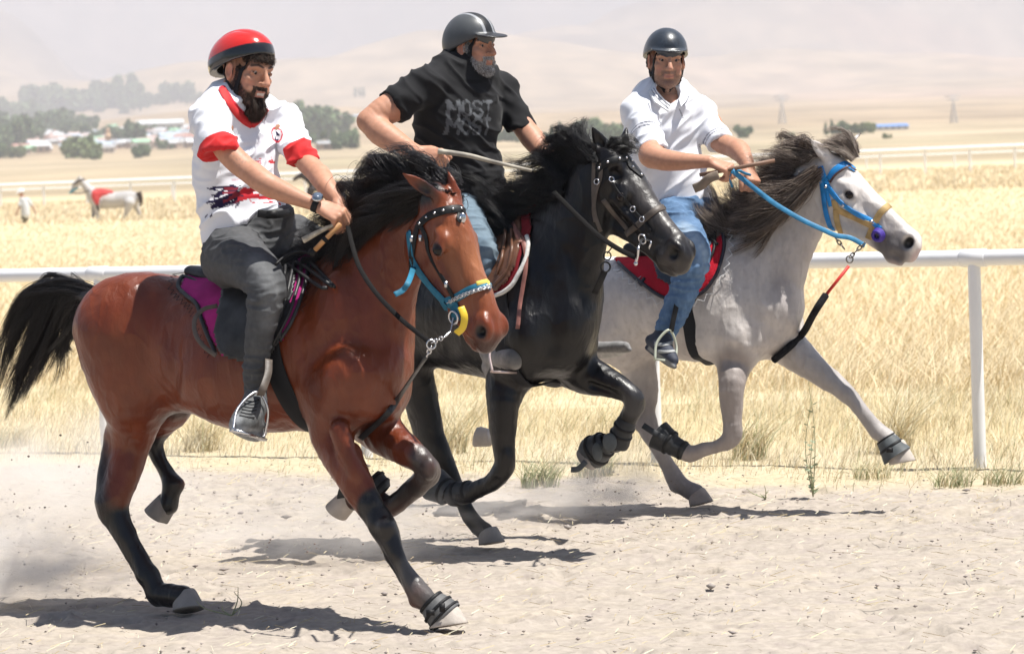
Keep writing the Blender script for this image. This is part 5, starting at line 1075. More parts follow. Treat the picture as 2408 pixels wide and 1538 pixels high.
def leather(): return M_BLK_LEATHER
M_SHOE = mat('shoe_fabric', rough=.7, vcol='Col', bump=.4, bscale=160, var=.2, vscale=40)
def body_mesh(parent, parts, cols):
    v, f = joinm(parts); return mesh_obj('body', v, f, M_SKIN(), parent, True, np.concatenate(cols))
def arm(chains, handargs, vox=.0036):
    F = Flesh(vox, .014)
    for c in chains: F.chain(D3(c), k=.02)
    if handargs: hand(F, **handargs)
    v, f = F.mesh(); v = smoothm(v, f, 1, .3); c = Paint(v, SKIN)
    c.mix(.35*ss(vnoise(v, 30, 2), .4, .7), (.58, .31, .215)); c.mix(.25*ss(vnoise(v, 70, 6), .5, .75), (.44, .22, .145))
    return v, f, c
def hemisphere_helmet(fr, parent, kind):
    o, R, s = fr; W = lambda x, y, z: o+R @ (np.array((x, y, z))*s)
    th = {'red': 16, 'peak': 4, 'dark': 4}[kind]
    Rt = R @ np.array(Matrix.Rotation(math.radians(th), 3, 'X')); W2 = lambda x, y, z: o+Rt @ (np.array((x, y, z))*s)
    F = Flesh(.0036, .02)
    if kind == 'red':
        F.ell(W2(0, -.018, .060), np.array((.100, .132, .100))*s, Rt, .02); F.ell(W2(0, -.075, .030), np.array((.080, .080, .075))*s, Rt, .04)
        F.cut(W2(0, .05, .040), Rt @ np.array((0, .18, -1.))); F.ell(W2(0, -.014, .035), np.array((.084, .108, .095))*s, Rt, .004, True)
        F.chain([(W2(0, .07, .165), .006), (W2(0, .0, .185), .008), (W2(0, -.09, .160), .006)], k=.012, sub=True)
        for q in (-1, 1): F.chain([(W2(q*.035, .085, .130), .004), (W2(q*.05, .0, .155), .007), (W2(q*.05, -.08, .125), .004)], k=.012, sub=True)
    else:
        F.ell(W2(0, -.014, .050), np.array((.098, .121, .105))*s, Rt, .01); F.ell(W2(0, -.05, .012), np.array((.094, .088, .085))*s, Rt, .04)
        F.cut(W2(0, .05, .030 if kind == 'peak' else .044), Rt @ np.array((0, .34 if kind == 'peak' else .22, -1.))); F.ell(W2(0, -.012, .030), np.array((.085, .106, .094))*s, Rt, .004, True)
        if kind == 'peak':
            F.pr.append(('e', W2(0, .112, .043), np.array((.080, .062, .0075))*s, Rt @ np.array(Matrix.Rotation(math.radians(-14), 3, 'X')), .010, False))
        else:
            F.pr.append(('e', W2(0, .080, .050), np.array((.085, .042, .008))*s, Rt @ np.array(Matrix.Rotation(math.radians(-12), 3, 'X')), .012, False))
            for q in (-1, 1): F.chain([(W2(q*.030, .118, .075), .004), (W2(q*.040, .105, .110), .008), (W2(q*.030, .080, .140), .003)], k=.012, sub=True)
    cutlist = F.post; F.post = []
    D0 = F.mesh
    # the rim plane only trims the shell, not the peak
    if kind == 'red': F.post = cutlist
    else:
        n = Rt @ np.array((0, .34 if kind == 'peak' else .22, -1.)); n /= np.linalg.norm(n); pt = W2(0, .05, .030 if kind == 'peak' else .044); fwd = Rt[:, 1]; pk = W2(0, .078, 0)
        def post(D, X, Y, Z):
            pl = (X-pt[0])*n[0]+(Y-pt[1])*n[1]+(Z-pt[2])*n[2]; ahead = (X-pk[0])*fwd[0]+(Y-pk[1])*fwd[1]+(Z-pk[2])*fwd[2]
            return np.maximum(D, np.where(ahead > 0, pl-.012-.03*np.minimum(ahead/.02, 1), pl)).astype(np.float32)
        F.post = [post]
    v, f = F.mesh(); v = smoothm(v, f, 1, .3); l = (v-o) @ Rt/s
    if kind == 'red':
        c = Paint(v, (.62, .022, .016)); rimz = l[:, 2]-.15*l[:, 1]*0
        pl = (v-W2(0, .05, .040)) @ (Rt @ np.array((0, .18, -1.)))/1.016
        c.mix(ss(pl, -.044*s, -.040*s), (.012, .012, .014)); c.mix(ss(np.linalg.norm((v-W2(0, -.014, .035)) @ Rt/(np.array((.088, .112, .099))*s), axis=1), 1.01, .99), (.02, .02, .02))
        m = mat('red_helmet', rough=.16, spec=.6, vcol='Col', coat=.5, bump=.04, bscale=30)
    elif kind == 'peak':
        c = Paint(v, (.075, .08, .085)); ang = np.abs(l[:, 0]-.004)
        c.mix(ss(ang, .034, .031)*(l[:, 2] > .05)*ss(l[:, 1], -.10, -.09), (.30, .31, .33)); c.mix(ss(ang, .022, .019)*(l[:, 2] > .05), (.012, .012, .013))
        c.mix((l[:, 1] > .108)*1.*(l[:, 2] < .06), (.022, .022, .025))
        m = mat('satin_grey_helmet', rough=.42, spec=.5, vcol='Col', bump=.08, bscale=220, var=.12, vscale=20)
    else:
        c = Paint(v, (.030, .038, .050)); a = (np.abs(l[:, 0]) < .045)*(l[:, 2] > .055)*(l[:, 2] < .10)*(l[:, 1] > .06)
        g = (np.sin(l[:, 0]*900)*np.sin(l[:, 2]*900) > .25)
        c.mix(a*g*1., (.006, .006, .008))
        m = mat('dark_blue_helmet', rough=.34, spec=.55, vcol='Col', coat=.25, bump=.15, bscale=60, var=.2, vscale=25, rvar=.12)
    h = mesh_obj('helmet', v, f, m, parent, True, c.c); return h, W2
def chin_straps(fr, W, S, parent, m, low=-.112, w_=.017):
    mb = MB()
    for q in (-1, 1):
        for pts in ([(q*.079, .045, .045), (q*.080, .040, .0), (q*.070, .030, -.050), (q*.050, .028, -.088)], [(q*.080, -.045, .02), (q*.082, -.020, -.03), (q*.066, .016, -.065)]):
            p = catmull([W(*a) for a in pts], 5); p = np.array([S.near(a, .003)[0] if S is not None else a for a in p]); N = np.array([S.near(a)[1] for a in p])
            for _ in range(2): p[1:-1] = (p[:-2]+2*p[1:-1]+p[2:])/4
            mb.tube(p, 1, flat=(w_/2, .0014), up=N)
    p = catmull([W(-.054, .028, -.085), W(-.03, .030, low), W(0, .035, low-.010), W(.03, .030, low), W(.054, .028, -.085)], 5); p = np.array([S.near(a, .003)[0] for a in p]); N = np.array([S.near(a)[1] for a in p])
    mb.tube(p, 1, flat=(w_/2, .0016), up=N)
    mb.box(W(-.060, .030, -.078), (.016, .012, .026), fr[1])
    return mb.build('chin_strap', m, parent)
M_WEB = mat('black_webbing', (.012, .012, .014), .7, .3, bump=.3, bscale=300)

# ---------------------------------------------------------------- rider in the red helmet
def build_rider_red():
    root = thing('person', 'bearded rider in a red helmet and white shirt with red cuffs, on the bay horse', 'person', P(590, 600, 12.35))
    fr = pframe(580, 172, 12.33, 47, 10, -6, 1.03); o, R, s = fr
    F, v, f, c, l, W = human_head(fr, neck=(P(540, 250, 12.38), .058), mouth=.010)
    bm = beardmask(l); stub = ss(vnoise(v, 120, 4), .3, .6)
    c.mix(bm*(.80+.2*stub), (.030, .017, .012)); hm = ((l[:, 2] > .055)*1.); c.mix(hm*.9, (.022, .014, .010))
    sid = ss(l[:, 2], .015, .05)*(l[:, 1] < .045)*(l[:, 1] > -.09); c.mix(sid*.30, (.12, .07, .05))
    mm = (np.abs(l[:, 0]) < .017)*(np.abs(l[:, 2]+.0665) < .0045)*(l[:, 1] > .075); c.mix(mm*1., (.66, .60, .54))
    rv, rf, rc = arm([[(505, 300, 12.18, 30), (530, 350, 12.10, 29), (562, 384, 12.07, 29), (596, 412, 12.04, 26), (606, 420, 12.03, 25)], [(596, 408, 12.03, 25), (625, 432, 12.0, 28), (662, 450, 12.0, 25), (706, 468, 12.0, 19), (742, 482, 12.0, 15.5)]],
                     dict(w_=P(748, 484, 12.0), d=P(786, 500, 11.98)-P(748, 484, 12.0), n=(.25, -.75, .65), t=(.3, .3, .8), curls=[(.95, .5, .3), (1.1, .8, .5), (1.25, .9, .6), (1.4, 1.0, .6)], sc=1.06, thumb=(.7, .35, -.45)))
    lv, lf, lc = arm([[(680, 310, 12.48, 28), (712, 370, 12.36, 26), (740, 402, 12.28, 25), (757, 422, 12.22, 23)], [(752, 412, 12.23, 24), (768, 440, 12.16, 24), (784, 460, 12.12, 19), (797, 474, 12.09, 16)]],
                     dict(w_=P(798, 475, 12.09), d=P(822, 508, 12.05)-P(798, 475, 12.09), n=(.55, -.35, .6), t=(-.3, -.5, .2), curl=(1.0, 1.1, .6), sc=1.05, thumb=(.6, .5, -.5)))
    # a faint tattoo on the upper arm
    tv = np.sin(rv[:, 0]*310)*np.sin(rv[:, 2]*270+2*np.sin(rv[:, 0]*150)); rc.mix(.28*(tv > .45)*(np.linalg.norm(rv-np.array(P(574, 368, 12.05)), axis=1) < .05), (.16, .13, .12))
    T = Flesh(.012, .03); T.chain(D3([(545, 250, 12.38, 34), (555, 300, 12.38, 60), (560, 420, 12.38, 62), (580, 520, 12.38, 64)])); T.cone(P(555, 300, 12.38), P(505, 300, 12.2), .05, .045); T.cone(P(560, 300, 12.38), P(680, 305, 12.48), .05, .04); tv_, tf_ = T.mesh()
    body = body_mesh(root, [(v, f), (rv, rf), (lv, lf), (tv_, tf_)], [c.c, rc.c, lc.c, np.tile(SKIN, (len(tv_), 1))])
    S = Surf(v, f); eyes_of(W, R, s, body, (.05, -.12))
    N = vnormals(v, f)
    idx = np.where((bm > .6) & (l[:, 1] > -.02))[0]; dn = R @ np.array((0, .30, -1.))
    br = [(.030, .018, .012), (.045, .026, .018), (.018, .011, .008), (.075, .045, .03)]
    Hm = mat('brown_hair', rough=.5, spec=.35, vcol='Col')
    fuzz('beard', v, N, idx[(l[idx, 2] < -.080) & (l[idx, 1] > .045) & (np.abs(l[idx, 0]) < .026)], 3600, .046, lambda p, n: n*.12+(lambda t: t/np.linalg.norm(t, axis=1)[:, None])(W(0, .088, -.190)-p), Hm, body, r=.0011, seed=3, cols=br)
    fuzz('beard', v, N, idx[l[idx, 2] < -.03], 3000, .007, lambda p, n: n*.6+dn*.8, Hm, body, r=.0009, seed=4, cols=br)
    h1 = np.where((l[:, 2] > .052) & (l[:, 1] > .030) & (l[:, 2] < .075))[0]
    fuzz('hair', v, N, h1, 1500, .020, lambda p, n: n*1.0-np.array((0, 0, 1.1)), Hm, body, r=.0011, seed=5, curl=.6, cols=br)
    h, W2 = hemisphere_helmet(fr, root, 'red'); chin_straps(fr, W, S, h, M_WEB)
    mb = MB(); wc = np.array(P(746, 481, 12.0)); ax = np.array(P(786, 500, 11.98)-P(748, 484, 12.0)); ax /= np.linalg.norm(ax)
    AS = Surf(rv, rf); q = ring_on(mb, AS, wc, ax, .024, .003, .002, 30, .08); wt = mb.build('wristwatch', M_BLK_LEATHER, root)
    top = np.array((.15, -.72, .66)); top -= top.dot(ax)*ax; top /= np.linalg.norm(top); hc = wc+top*.036
    side = np.cross(ax, top); Rm = np.array([ax, side, top]).T; mb = MB()
    mb.tube([hc-top*.005, hc+top*.006], .021, 24); mb.build('watch_case', M_STEEL, wt); mb = MB(); mb.tube([hc+top*.0055, hc+top*.0072], .0165, 24); mb.build('watch_dial', mat('dial', (.10, .13, .18), .15, .6), wt)
    # shirt
    u = (.66, -.75, 0)
    F = Flesh(.0042, .03)
    F.chain([(P(553, 285, 12.38), 98*px(12.3)), (P(553, 345, 12.38), 108*px(12.3)), (P(556, 410, 12.38), 112*px(12.3)), (P(566, 470, 12.38), 112*px(12.3)), (P(582, 530, 12.38), 115*px(12.3)), (P(590, 580, 12.38), 118*px(12.3))], k=.03, u=u, f=.68)
    F.chain(D3([(488, 282, 12.20, 38), (520, 258, 12.28, 42), (552, 250, 12.36, 44), (610, 262, 12.44, 42), (662, 285, 12.52, 37)]), k=.05)
    F.chain(D3([(535, 230, 12.36, 30), (548, 252, 12.36, 44)]), k=.03, n=1)
    F.chain(D3([(492, 285, 12.20, 44), (503, 315, 12.15, 45), (514, 345, 12.11, 46), (520, 362, 12.09, 47)]), k=.03, n=1)
    F.chain(D3([(664, 290, 12.52, 38), (690, 335, 12.43, 36), (712, 374, 12.36, 35), (720, 388, 12.34, 35)]), k=.03, n=1)
    F.ell(P(527, 378, 12.06), np.array((46, 46, 22))*px(12.1)*1.45, None, .004, True)
    F.ell(P(730, 402, 12.31), np.array((46, 46, 22))*px(12.3)*1.35, None, .004, True)
    F.ell(o+R @ np.array((0, .0, -.145)), (.058, .06, .050), R, .008, True)
    F.chain([(P(572, 240, 12.22), .030), (P(590, 276, 12.16), .008)], k=.008, sub=True, n=1)
    a = np.array(P(690, 486, 12.35)-P(480, 596, 12.35)); nn = np.cross(a, (0, 1, -.35)); nn *= -np.sign(nn[2]); F.cut(P(480, 596, 12.35), nn)
    def paint(v):
        c = Paint(v, (.80, .81, .86)); red = (.62, .028, .03)
        ax = np.array(P(520, 362, 12.09)-P(492, 285, 12.20)); L = np.linalg.norm(ax); ax /= L; d = (v-np.array(P(492, 285, 12.2))) @ ax; rad = np.linalg.norm(v-np.array(P(492, 285, 12.2))-d[:, None]*ax, axis=1)
        c.mix(ss(d, .136, .138)*(rad < .11), red)
        ax = np.array(P(720, 388, 12.34)-P(664, 290, 12.52)); L = np.linalg.norm(ax); ax /= L; d = (v-np.array(P(664, 290, 12.52))) @ ax; rad = np.linalg.norm(v-np.array(P(664, 290, 12.52))-d[:, None]*ax, axis=1)
        c.mix(ss(d, .182, .184)*(rad < .10), red)
        return c
    MW = mat('white_jersey', rough=.75, spec=.2, vcol='Col', bump=.25, bscale=380, dist=.0012, sheen=.1)
    v, f = F.mesh(); v = smoothm(v, f, 1, .5)
    pull = lambda v: 1.
    w1 = vnoise(v*np.array((7, 7, 20))+.5*np.sin(v[:, [2, 0, 1]]*11), 1, 5, 2); r = 1-np.abs(2*w1-1); w2 = vnoise(v*np.array((6, 6, 4)), 1, 8, 2)
    diag = vnoise(np.stack([v[:, 0]*6+v[:, 2]*4, v[:, 1]*6, v[:, 2]*16-v[:, 0]*14], 1), 1, 12, 2); r2 = 1-np.abs(2*diag-1)
    v = displace(v, f, (r**4)*.006+(r2**4)*.014+(w2-.5)*.020-.004); v = smoothm(v, f, 2, .4)
    S = Surf(v, f); c = paint(v)
    H = lambda x, y: S.hit(x, y)[0]; rd, nv = (.62, .03, .045), (.018, .012, .05)
    nb = o+R @ np.array((0, -.02, -.135))
    c.cap([H(524, 208), H(545, 244), H(570, 272), H(594, 290)], .017, rd, .12); c.cap([H(594, 290), H(606, 280), H(616, 268), H(620, 258)], .015, rd, .12)
    pj = np.array([tuple(CR.transposed() @ (Vector(q)-CAMP)) for q in (P(650, 318, 12.3),)])
    front = vnormals(v, f) @ np.array((.3, -.9, 0)) > .0
    def ink(p, r, col, amt=1, n=None, thr=.5, sc=60):
        m = ss(vnoise(v*np.array((.6, .6, 1.)), sc, n, 2), thr, thr+.04) if n else 1.
        best = np.full(len(v), 9.)
        for a, b in zip(p[:-1], p[1:]):
            a = np.array(a); b = np.array(b); ba = b-a; h = np.clip((v-a) @ ba/ba.dot(ba), 0, 1); best = np.minimum(best, np.linalg.norm(v-a-h[:, None]*ba, axis=1))
        c.mix(amt*(best < r)*m*front, col)
    gi = random.Random(3)
    for k in range(16):
        x0, y0 = gi.uniform(545, 575), gi.uniform(436, 468); an = gi.uniform(-.25, .75); L_ = gi.uniform(25, 72); ink([H(x0, y0), H(x0-L_*.5, y0+L_*.5*an*.8), H(x0-L_, y0+L_*an)], gi.uniform(.003, .010)*(1 if L_ < 50 else .5), nv, 1)
    for k in range(7): x0, y0 = gi.uniform(548, 580), gi.uniform(442, 468); L_ = gi.uniform(15, 38); ink([H(x0, y0), H(x0-L_, y0+gi.uniform(0, 10))], .005, (.22, .02, .035), 1)
    for k in range(9): x0, y0 = gi.uniform(500, 585), gi.uniform(470, 480); ink([H(x0, y0), H(x0-gi.uniform(3, 10), y0+gi.uniform(6, 18))], .0022, nv, .8)
    for k in range(12):
        x0, y0 = gi.uniform(562, 600), gi.uniform(444, 476); L_ = gi.uniform(40, 95); ink([H(x0, y0), H(x0+L_*.5, y0-3+gi.uniform(-3, 3)), H(min(x0+L_, 668), y0+gi.uniform(-4, 6))], gi.uniform(.004, .010), rd, 1)
    for k in range(5): x0, y0 = gi.uniform(585, 620), gi.uniform(448, 476); ink([H(x0, y0), H(x0+gi.uniform(15, 40), y0+gi.uniform(-3, 3))], .0045, (.8, .8, .84), 1)
    ink([H(555, 388), H(590, 380), H(640, 378)], .012, (.60, .05, .10), 1, 21, .5, 85); ink([H(600, 384), H(645, 380)], .010, rd, 1, 22, .42, 80)
    for yy in (398, 408, 420): ink([H(545, yy+4), H(590, yy), H(640, yy)], .0028, (.62, .35, .40), .6)
    p0 = H(650, 318); d = np.linalg.norm((v-p0)*np.array((1, .6, .8)), axis=1)
    c.mix((d < .024)*front*1., rd); c.mix((d < .019)*front*1., (.75, .72, .75)); ink([H(648, 312), H(653, 322), H(649, 330)], .008, nv, 1, 5, .38, 120)
    ink([H(592, 300), H(600, 297)], .0035, rd)
    sh = mesh_obj('shirt', v, f, MW, root, True, c.c)
    mb = MB(); strap_on(mb, S, [(522, 210), (534, 236), (552, 262), (572, 282), (592, 294)], .030, .002, .002, 6); strap_on(mb, S, [(592, 294), (606, 284), (618, 270), (626, 256)], .026, .002, .002, 6); mb.build('collar', mat('red_rib', (.62, .028, .03), .75, bump=.4, bscale=300), sh)
    # jeans
    F = Flesh(.0055, .04)
    F.chain(D3([(592, 540, 12.38, 82), (590, 575, 12.36, 86), (560, 600, 12.34, 80)]), k=.05, u=u, f=.85)
    F.chain(D3([(520, 618, 12.36, 44), (548, 600, 12.25, 66), (590, 625, 12.12, 60), (618, 655, 12.04, 52), (628, 685, 12.0, 44), (620, 735, 11.99, 38), (611, 785, 12.0, 34.5), (604, 840, 12.02, 29), (600, 885, 12.04, 23), (600, 915, 12.06, 21), (600, 925, 12.06, 21)]), k=.05)
    F.chain(D3([(640, 560, 12.44, 62), (690, 560, 12.52, 56), (730, 590, 12.58, 50), (745, 640, 12.6, 40), (740, 720, 12.62, 34)]), k=.05)
    F.chain(D3([(608, 512, 12.34, 54), (645, 508, 12.38, 48)]), k=.03, n=1)
    F.cut(P(600, 492, 12.3), (.05, -.2, 1))
    MJ = mat('charcoal_jeans', rough=.82, spec=.2, vcol='Col', bump=.35, bscale=260, dist=.0015, var=.12, vscale=50)
    def pj(v):
        c = Paint(v, (.078, .080, .084)); n = vnoise(v, 6, 4)
        c.mix(.6*ss(n, .45, .75), (.085, .087, .092)); c.cap([P(600, 610, 12.0), P(640, 670, 11.93), P(632, 760, 11.95)], .055, (.155, .158, .162), .9, .8)
        c.cap([P(590, 650, 12.0), P(600, 780, 11.97), P(590, 900, 12.0)], .004, (.16, .155, .14), .5, .5); c.cap([P(545, 545, 12.1), P(572, 600, 12.05), P(606, 660, 12.0)], .0032, (.22, .21, .18), .5, .6)
        c.mix(.4*ss(vnoise(v*np.array((1, 1, .25)), 90, 7, 2), .55, .75), (.10, .10, .105)); return c
    wm = lambda v: .35+1.3*ss(-(v[:, 2]-P(600, 830, 12)[2]), -.05, .05)+.8*np.exp(-((v[:, 2]-P(600, 700, 12)[2])/.05)**2)+.6*np.exp(-((v[:, 2]-P(600, 560, 12)[2])/.05)**2)
    cloth('jeans', F, MJ, root, pj, amp=.011, sx=9, sz=34, seed=3, wmask=wm, sm=1)
    mb = MB(); q = catmull([P(606, 502, 12.22), P(640, 506, 12.22), P(672, 502, 12.27), P(690, 496, 12.34)], 5); mb.tube(q, 1, flat=(.014, .003), up=(.4, -.9, 0)); mb.box(P(640, 505, 12.20), (.04, .006, .03)); mb.build('belt', M_BLK_LEATHER, root)
    # shoe
    F = Flesh(.004, .02)
    F.chain(D3([(601, 918, 12.05, 23), (600, 940, 12.04, 29), (594, 962, 12.01, 33), (580, 984, 11.95, 34), (566, 996, 11.90, 27)]), k=.02)
    F.ell(P(596, 1000, 11.99), (.045, .05, .022), None, .02); F.chain(D3([(552, 1004, 11.90, 9), (575, 1022, 11.93, 10), (604, 1028, 11.99, 11), (618, 1018, 12.03, 10)]), k=.02)
    v, f = F.mesh(); c = Paint(v, (.095, .098, .10)); z = (v-np.array(P(580, 1008, 11.95))) @ np.array((.26, .1, .96))
    c.mix(ss(-z, -.012, .0)*1., (.26, .27, .28)); c.cap([P(556, 985, 11.86), P(548, 1003, 11.86)], .03, (.30, .31, .32), .6); c.mix(.4*ss(vnoise(v, 60, 3), .5, .7), (.19, .195, .20)); c.sph(P(617, 966, 11.95), .006, (.7, .03, .03), .4); c.sph(P(589, 975, 11.92), .007, (.5, .3, .28), .5)
    sh = mesh_obj('shoe', v, f, M_SHOE, root, True, c.c); SS = Surf(v, f); mb = MB()
    for i in range(6): strap_on(mb, SS, [(578-3*i, 942+7*i), (592-2*i, 946+7*i), (608-2*i, 941+8*i)], .004, .0022, .002, 3)
    mb.build('shoe_laces', mat('laces', (.03, .03, .032), .8), sh)
    return root
# ---------------------------------------------------------------- rider in black
def letters(v, o, U, V, strokes):                 # distance in the u, v plane of a print to poly-lines
    p = (v-o); q = np.stack([p @ U, p @ V], 1); best = np.full(len(v), 9.)
    for st in strokes:
        for a, b in zip(st[:-1], st[1:]):
            a = np.array(a); b = np.array(b); ba = b-a; h = np.clip((q-a) @ ba/max(ba.dot(ba), 1e-9), 0, 1); best = np.minimum(best, np.linalg.norm(q-a-h[:, None]*ba, axis=1))
    return best, q
def build_rider_black():
    root = thing('person', 'grey bearded rider in a black t-shirt and peaked grey helmet, on the black horse', 'person', P(1110, 480, 14.2))
    fr = pframe(1113, 113, 14.2, 50, 1, 2, .98); o, R, s = fr
    F, v, f, c, l, W = human_head(fr, neck=(P(1092, 190, 14.20), .070), mouth=.0)
    bm = beardmask(l); st = ss(vnoise(v, 150, 4), .35, .6)
    c.mix(.4*(l[:, 2] < .03)*(l[:, 1] > .03), (.52, .26, .18))
    c.mix(bm*.85, (.22, .20, .19)); c.mix(bm*st*.6, (.45, .43, .41)); hm = ((l[:, 2] > .06) | ((l[:, 1] < -.03) & (l[:, 2] > -.03)))*1.; c.mix(hm*.85, (.05, .042, .04))
    rv, rf, rc = arm([[(985, 205, 14.04, 34), (935, 245, 13.99, 37), (900, 264, 13.96, 34), (872, 282, 13.94, 28), (862, 284, 13.93, 22)], [(868, 288, 13.93, 26), (896, 312, 13.90, 32), (930, 334, 13.86, 28), (960, 350, 13.82, 21), (984, 360, 13.79, 17)]],
                     dict(w_=P(986, 361, 13.79), d=P(1036, 372, 13.74)-P(986, 361, 13.79), n=(-.1, -.93, .35), t=(.1, -.1, 1), curls=[(1.35, 1.45, .9)]*4, sc=1.12, thumb=(.75, .25, -.55)))
    lv, lf, lc = arm([[(1190, 230, 14.37, 28), (1228, 292, 14.31, 27), (1245, 318, 14.28, 26), (1258, 334, 14.26, 24)], [(1252, 325, 14.27, 25), (1272, 352, 14.22, 24), (1290, 374, 14.19, 19), (1304, 388, 14.17, 16)]],
                     dict(w_=P(1305, 390, 14.17), d=P(1335, 420, 14.12)-P(1305, 390, 14.17), n=(.4, -.6, .6), t=(-.3, -.3, .5), curl=(1.2, 1.3, .8), sc=1.08, thumb=(.7, .3, -.5)))
    T = Flesh(.012, .03); T.chain(D3([(1085, 185, 14.22, 36), (1080, 230, 14.22, 60), (1080, 320, 14.22, 62), (1105, 420, 14.22, 60)])); T.cone(P(1080, 225, 14.22), P(985, 205, 14.06), .06, .05); T.cone(P(1080, 225, 14.22), P(1190, 230, 14.37), .06, .05); tv_, tf_ = T.mesh()
    body = body_mesh(root, [(v, f), (rv, rf), (lv, lf), (tv_, tf_)], [c.c, rc.c, lc.c, np.tile(SKIN, (len(tv_), 1))])
    S = Surf(v, f); eyes_of(W, R, s, body, (.1, -.05)); N = vnormals(v, f); idx = np.where(bm > .6)[0]; dn = R @ np.array((0, .35, -1.))
    Hm = mat('grey_hair', rough=.5, spec=.35, vcol='Col'); cl = [(.75, .73, .71), (.50, .48, .46), (.16, .14, .13), (.85, .83, .81)]
    fuzz('beard', v, N, idx, 5200, .010, lambda p, n: n*.6+dn*.8, Hm, body, r=.0010, seed=4, cols=cl)
    h1 = np.where((l[:, 1] < -.02) & (l[:, 2] > -.05) & (l[:, 2] < .06))[0]
    fuzz('hair', v, N, h1, 1500, .012, lambda p, n: n*.5-np.array((0, 0, .9)), Hm, body, r=.0009, seed=5, cols=[(.05, .045, .04), (.16, .15, .14)])
    h, W2 = hemisphere_helmet(fr, root, 'peak'); chin_straps(fr, W, S, h, M_WEB, w_=.020)
    F = Flesh(.0056, .03); u = (.66, -.75, 0)
    F.chain([(P(1084, 210, 14.22), 96*px(14.2)), (P(1078, 260, 14.22), 116*px(14.2)), (P(1074, 310, 14.22), 110*px(14.2)), (P(1080, 355, 14.22), 98*px(14.2)), (P(1100, 400, 14.22), 88*px(14.2)), (P(1110, 445, 14.22), 86*px(14.2)), (P(1112, 475, 14.22), 86*px(14.2))], k=.03, u=u, f=.74)
    F.chain(D3([(998, 198, 14.05, 38), (1040, 186, 14.13, 36), (1085, 192, 14.22, 36), (1135, 186, 14.3, 36), (1178, 212, 14.38, 36)]), k=.05)
    F.chain(D3([(996, 204, 14.05, 42), (968, 222, 14.02, 43), (940, 240, 13.99, 43), (925, 249, 13.98, 43)]), k=.03, n=1)
    F.chain(D3([(1180, 215, 14.38, 36), (1205, 262, 14.34, 33), (1222, 292, 14.31, 32), (1228, 304, 14.30, 32)]), k=.03, n=1)
    dx = np.array(P(925, 249, 13.98)-P(996, 204, 14.05)); dx /= np.linalg.norm(dx); b = np.cross(dx, (0, 1, 0)); b /= np.linalg.norm(b); Rm = np.array([dx, np.cross(b, dx), b]).T
    F.ell(np.array(P(925, 249, 13.98))+dx*.075, (.080, .12, .12), Rm, .004, True)
    F.ell(P(1236, 322, 14.29), (.085, .10, .045), None, .004, True)
    F.ell(o+R @ np.array((0, -.006, -.158)), (.082, .062, .050), R, .010, True)
    v, f = F.mesh(); v = smoothm(v, f, 1, .5)
    diag = vnoise(np.stack([v[:, 0]*5-v[:, 2]*4, v[:, 1]*6, v[:, 2]*15+v[:, 0]*12], 1), 1, 12, 2); r2 = 1-np.abs(2*diag-1); w2 = vnoise(v*np.array((6, 6, 5)), 1, 9, 2)
    wv = vnoise(v*np.array((8, 8, 26)), 1, 3, 2); r1 = 1-np.abs(2*wv-1); lowm = ss(-(v[:, 2]-P(1080, 340, 14.2)[2]), -.1, .1)
    v = displace(v, f, (r2**4)*.014+(w2-.5)*.016+(r1**4)*.010*lowm-.004); v = smoothm(v, f, 2, .4)
    c = Paint(v, (.013, .013, .0145)); c.mix(.5*ss(vnoise(v, 9, 3), .4, .7), (.019, .019, .021))
    S = Surf(v, f); H = lambda x, y: S.hit(x, y)[0]
    for pts in ([(1047, 150), (1058, 172), (1085, 190), (1120, 194), (1145, 186)],): c.cap([H(*q) for q in pts], .010, (.008, .008, .009), .2)
    p00, p10, p01 = H(1106, 280), H(1160, 282), H(1106, 240); U = p10-p00; U /= np.linalg.norm(U); U = np.array((.77, .64, -.04)); U /= np.linalg.norm(U)
    V_ = np.array((.0, .0, 1.)); V_ -= V_.dot(U)*U; V_ /= np.linalg.norm(V_); front = vnormals(v, f) @ np.array((.66, -.75, 0)) > .15
    def word(ox, oz, h, wd, col, amt):
        o_ = p00+U*ox+V_*oz; g = wd*.30; x = 0; L = []
        M_ = [[(0, 0), (0, h), (wd*.5, h*.45), (wd, h), (wd, 0)]]; O_ = [[(wd/2+wd/2*math.cos(a), h/2+h/2*math.sin(a)) for a in np.linspace(0, 6.283, 18)]]
        S_ = [[(wd, h*.85), (wd*.7, h), (wd*.25, h*.98), (0, h*.78), (wd*.1, h*.58), (wd*.85, h*.42), (wd, h*.22), (wd*.75, 0), (wd*.2, 0), (0, h*.15)]]; T_ = [[(0, h), (wd, h)], [(wd/2, h), (wd/2, 0)]]
        best = np.full(len(v), 9.)
        for G_ in (M_, O_, S_, T_):
            b, q = letters(v, o_+U*x, U, V_, G_); best = np.minimum(best, b); x += wd+g
        st = ss(vnoise(v*np.array((1, 1, 1)), 75, 4, 1), .30, .36); c.mix(amt*(best < .0070)*front*(.35+.65*st), col)
    word(-.095, .012, .062, .043, (.115, .12, .13), .95); word(-.095, -.062, .062, .043, (.10, .105, .115), .9)
    cl_o = mesh_obj('t_shirt', v, f, mat('black_jersey', rough=.85, spec=.2, vcol='Col', bump=.3, bscale=350, dist=.0012, sheen=.08), root, True, c.c)
    # jeans and boots
    F = Flesh(.0058, .04)
    F.chain(D3([(1112, 450, 14.24, 78), (1110, 485, 14.24, 80), (1095, 500, 14.22, 76)]), k=.05, u=u, f=.85)
    F.chain(D3([(1080, 505, 14.14, 60), (1095, 540, 14.02, 54), (1118, 572, 13.94, 48), (1130, 600, 13.90, 43), (1130, 650, 13.90, 37), (1136, 710, 13.90, 34), (1143, 770, 13.90, 27), (1148, 815, 13.90, 23)]), k=.05)
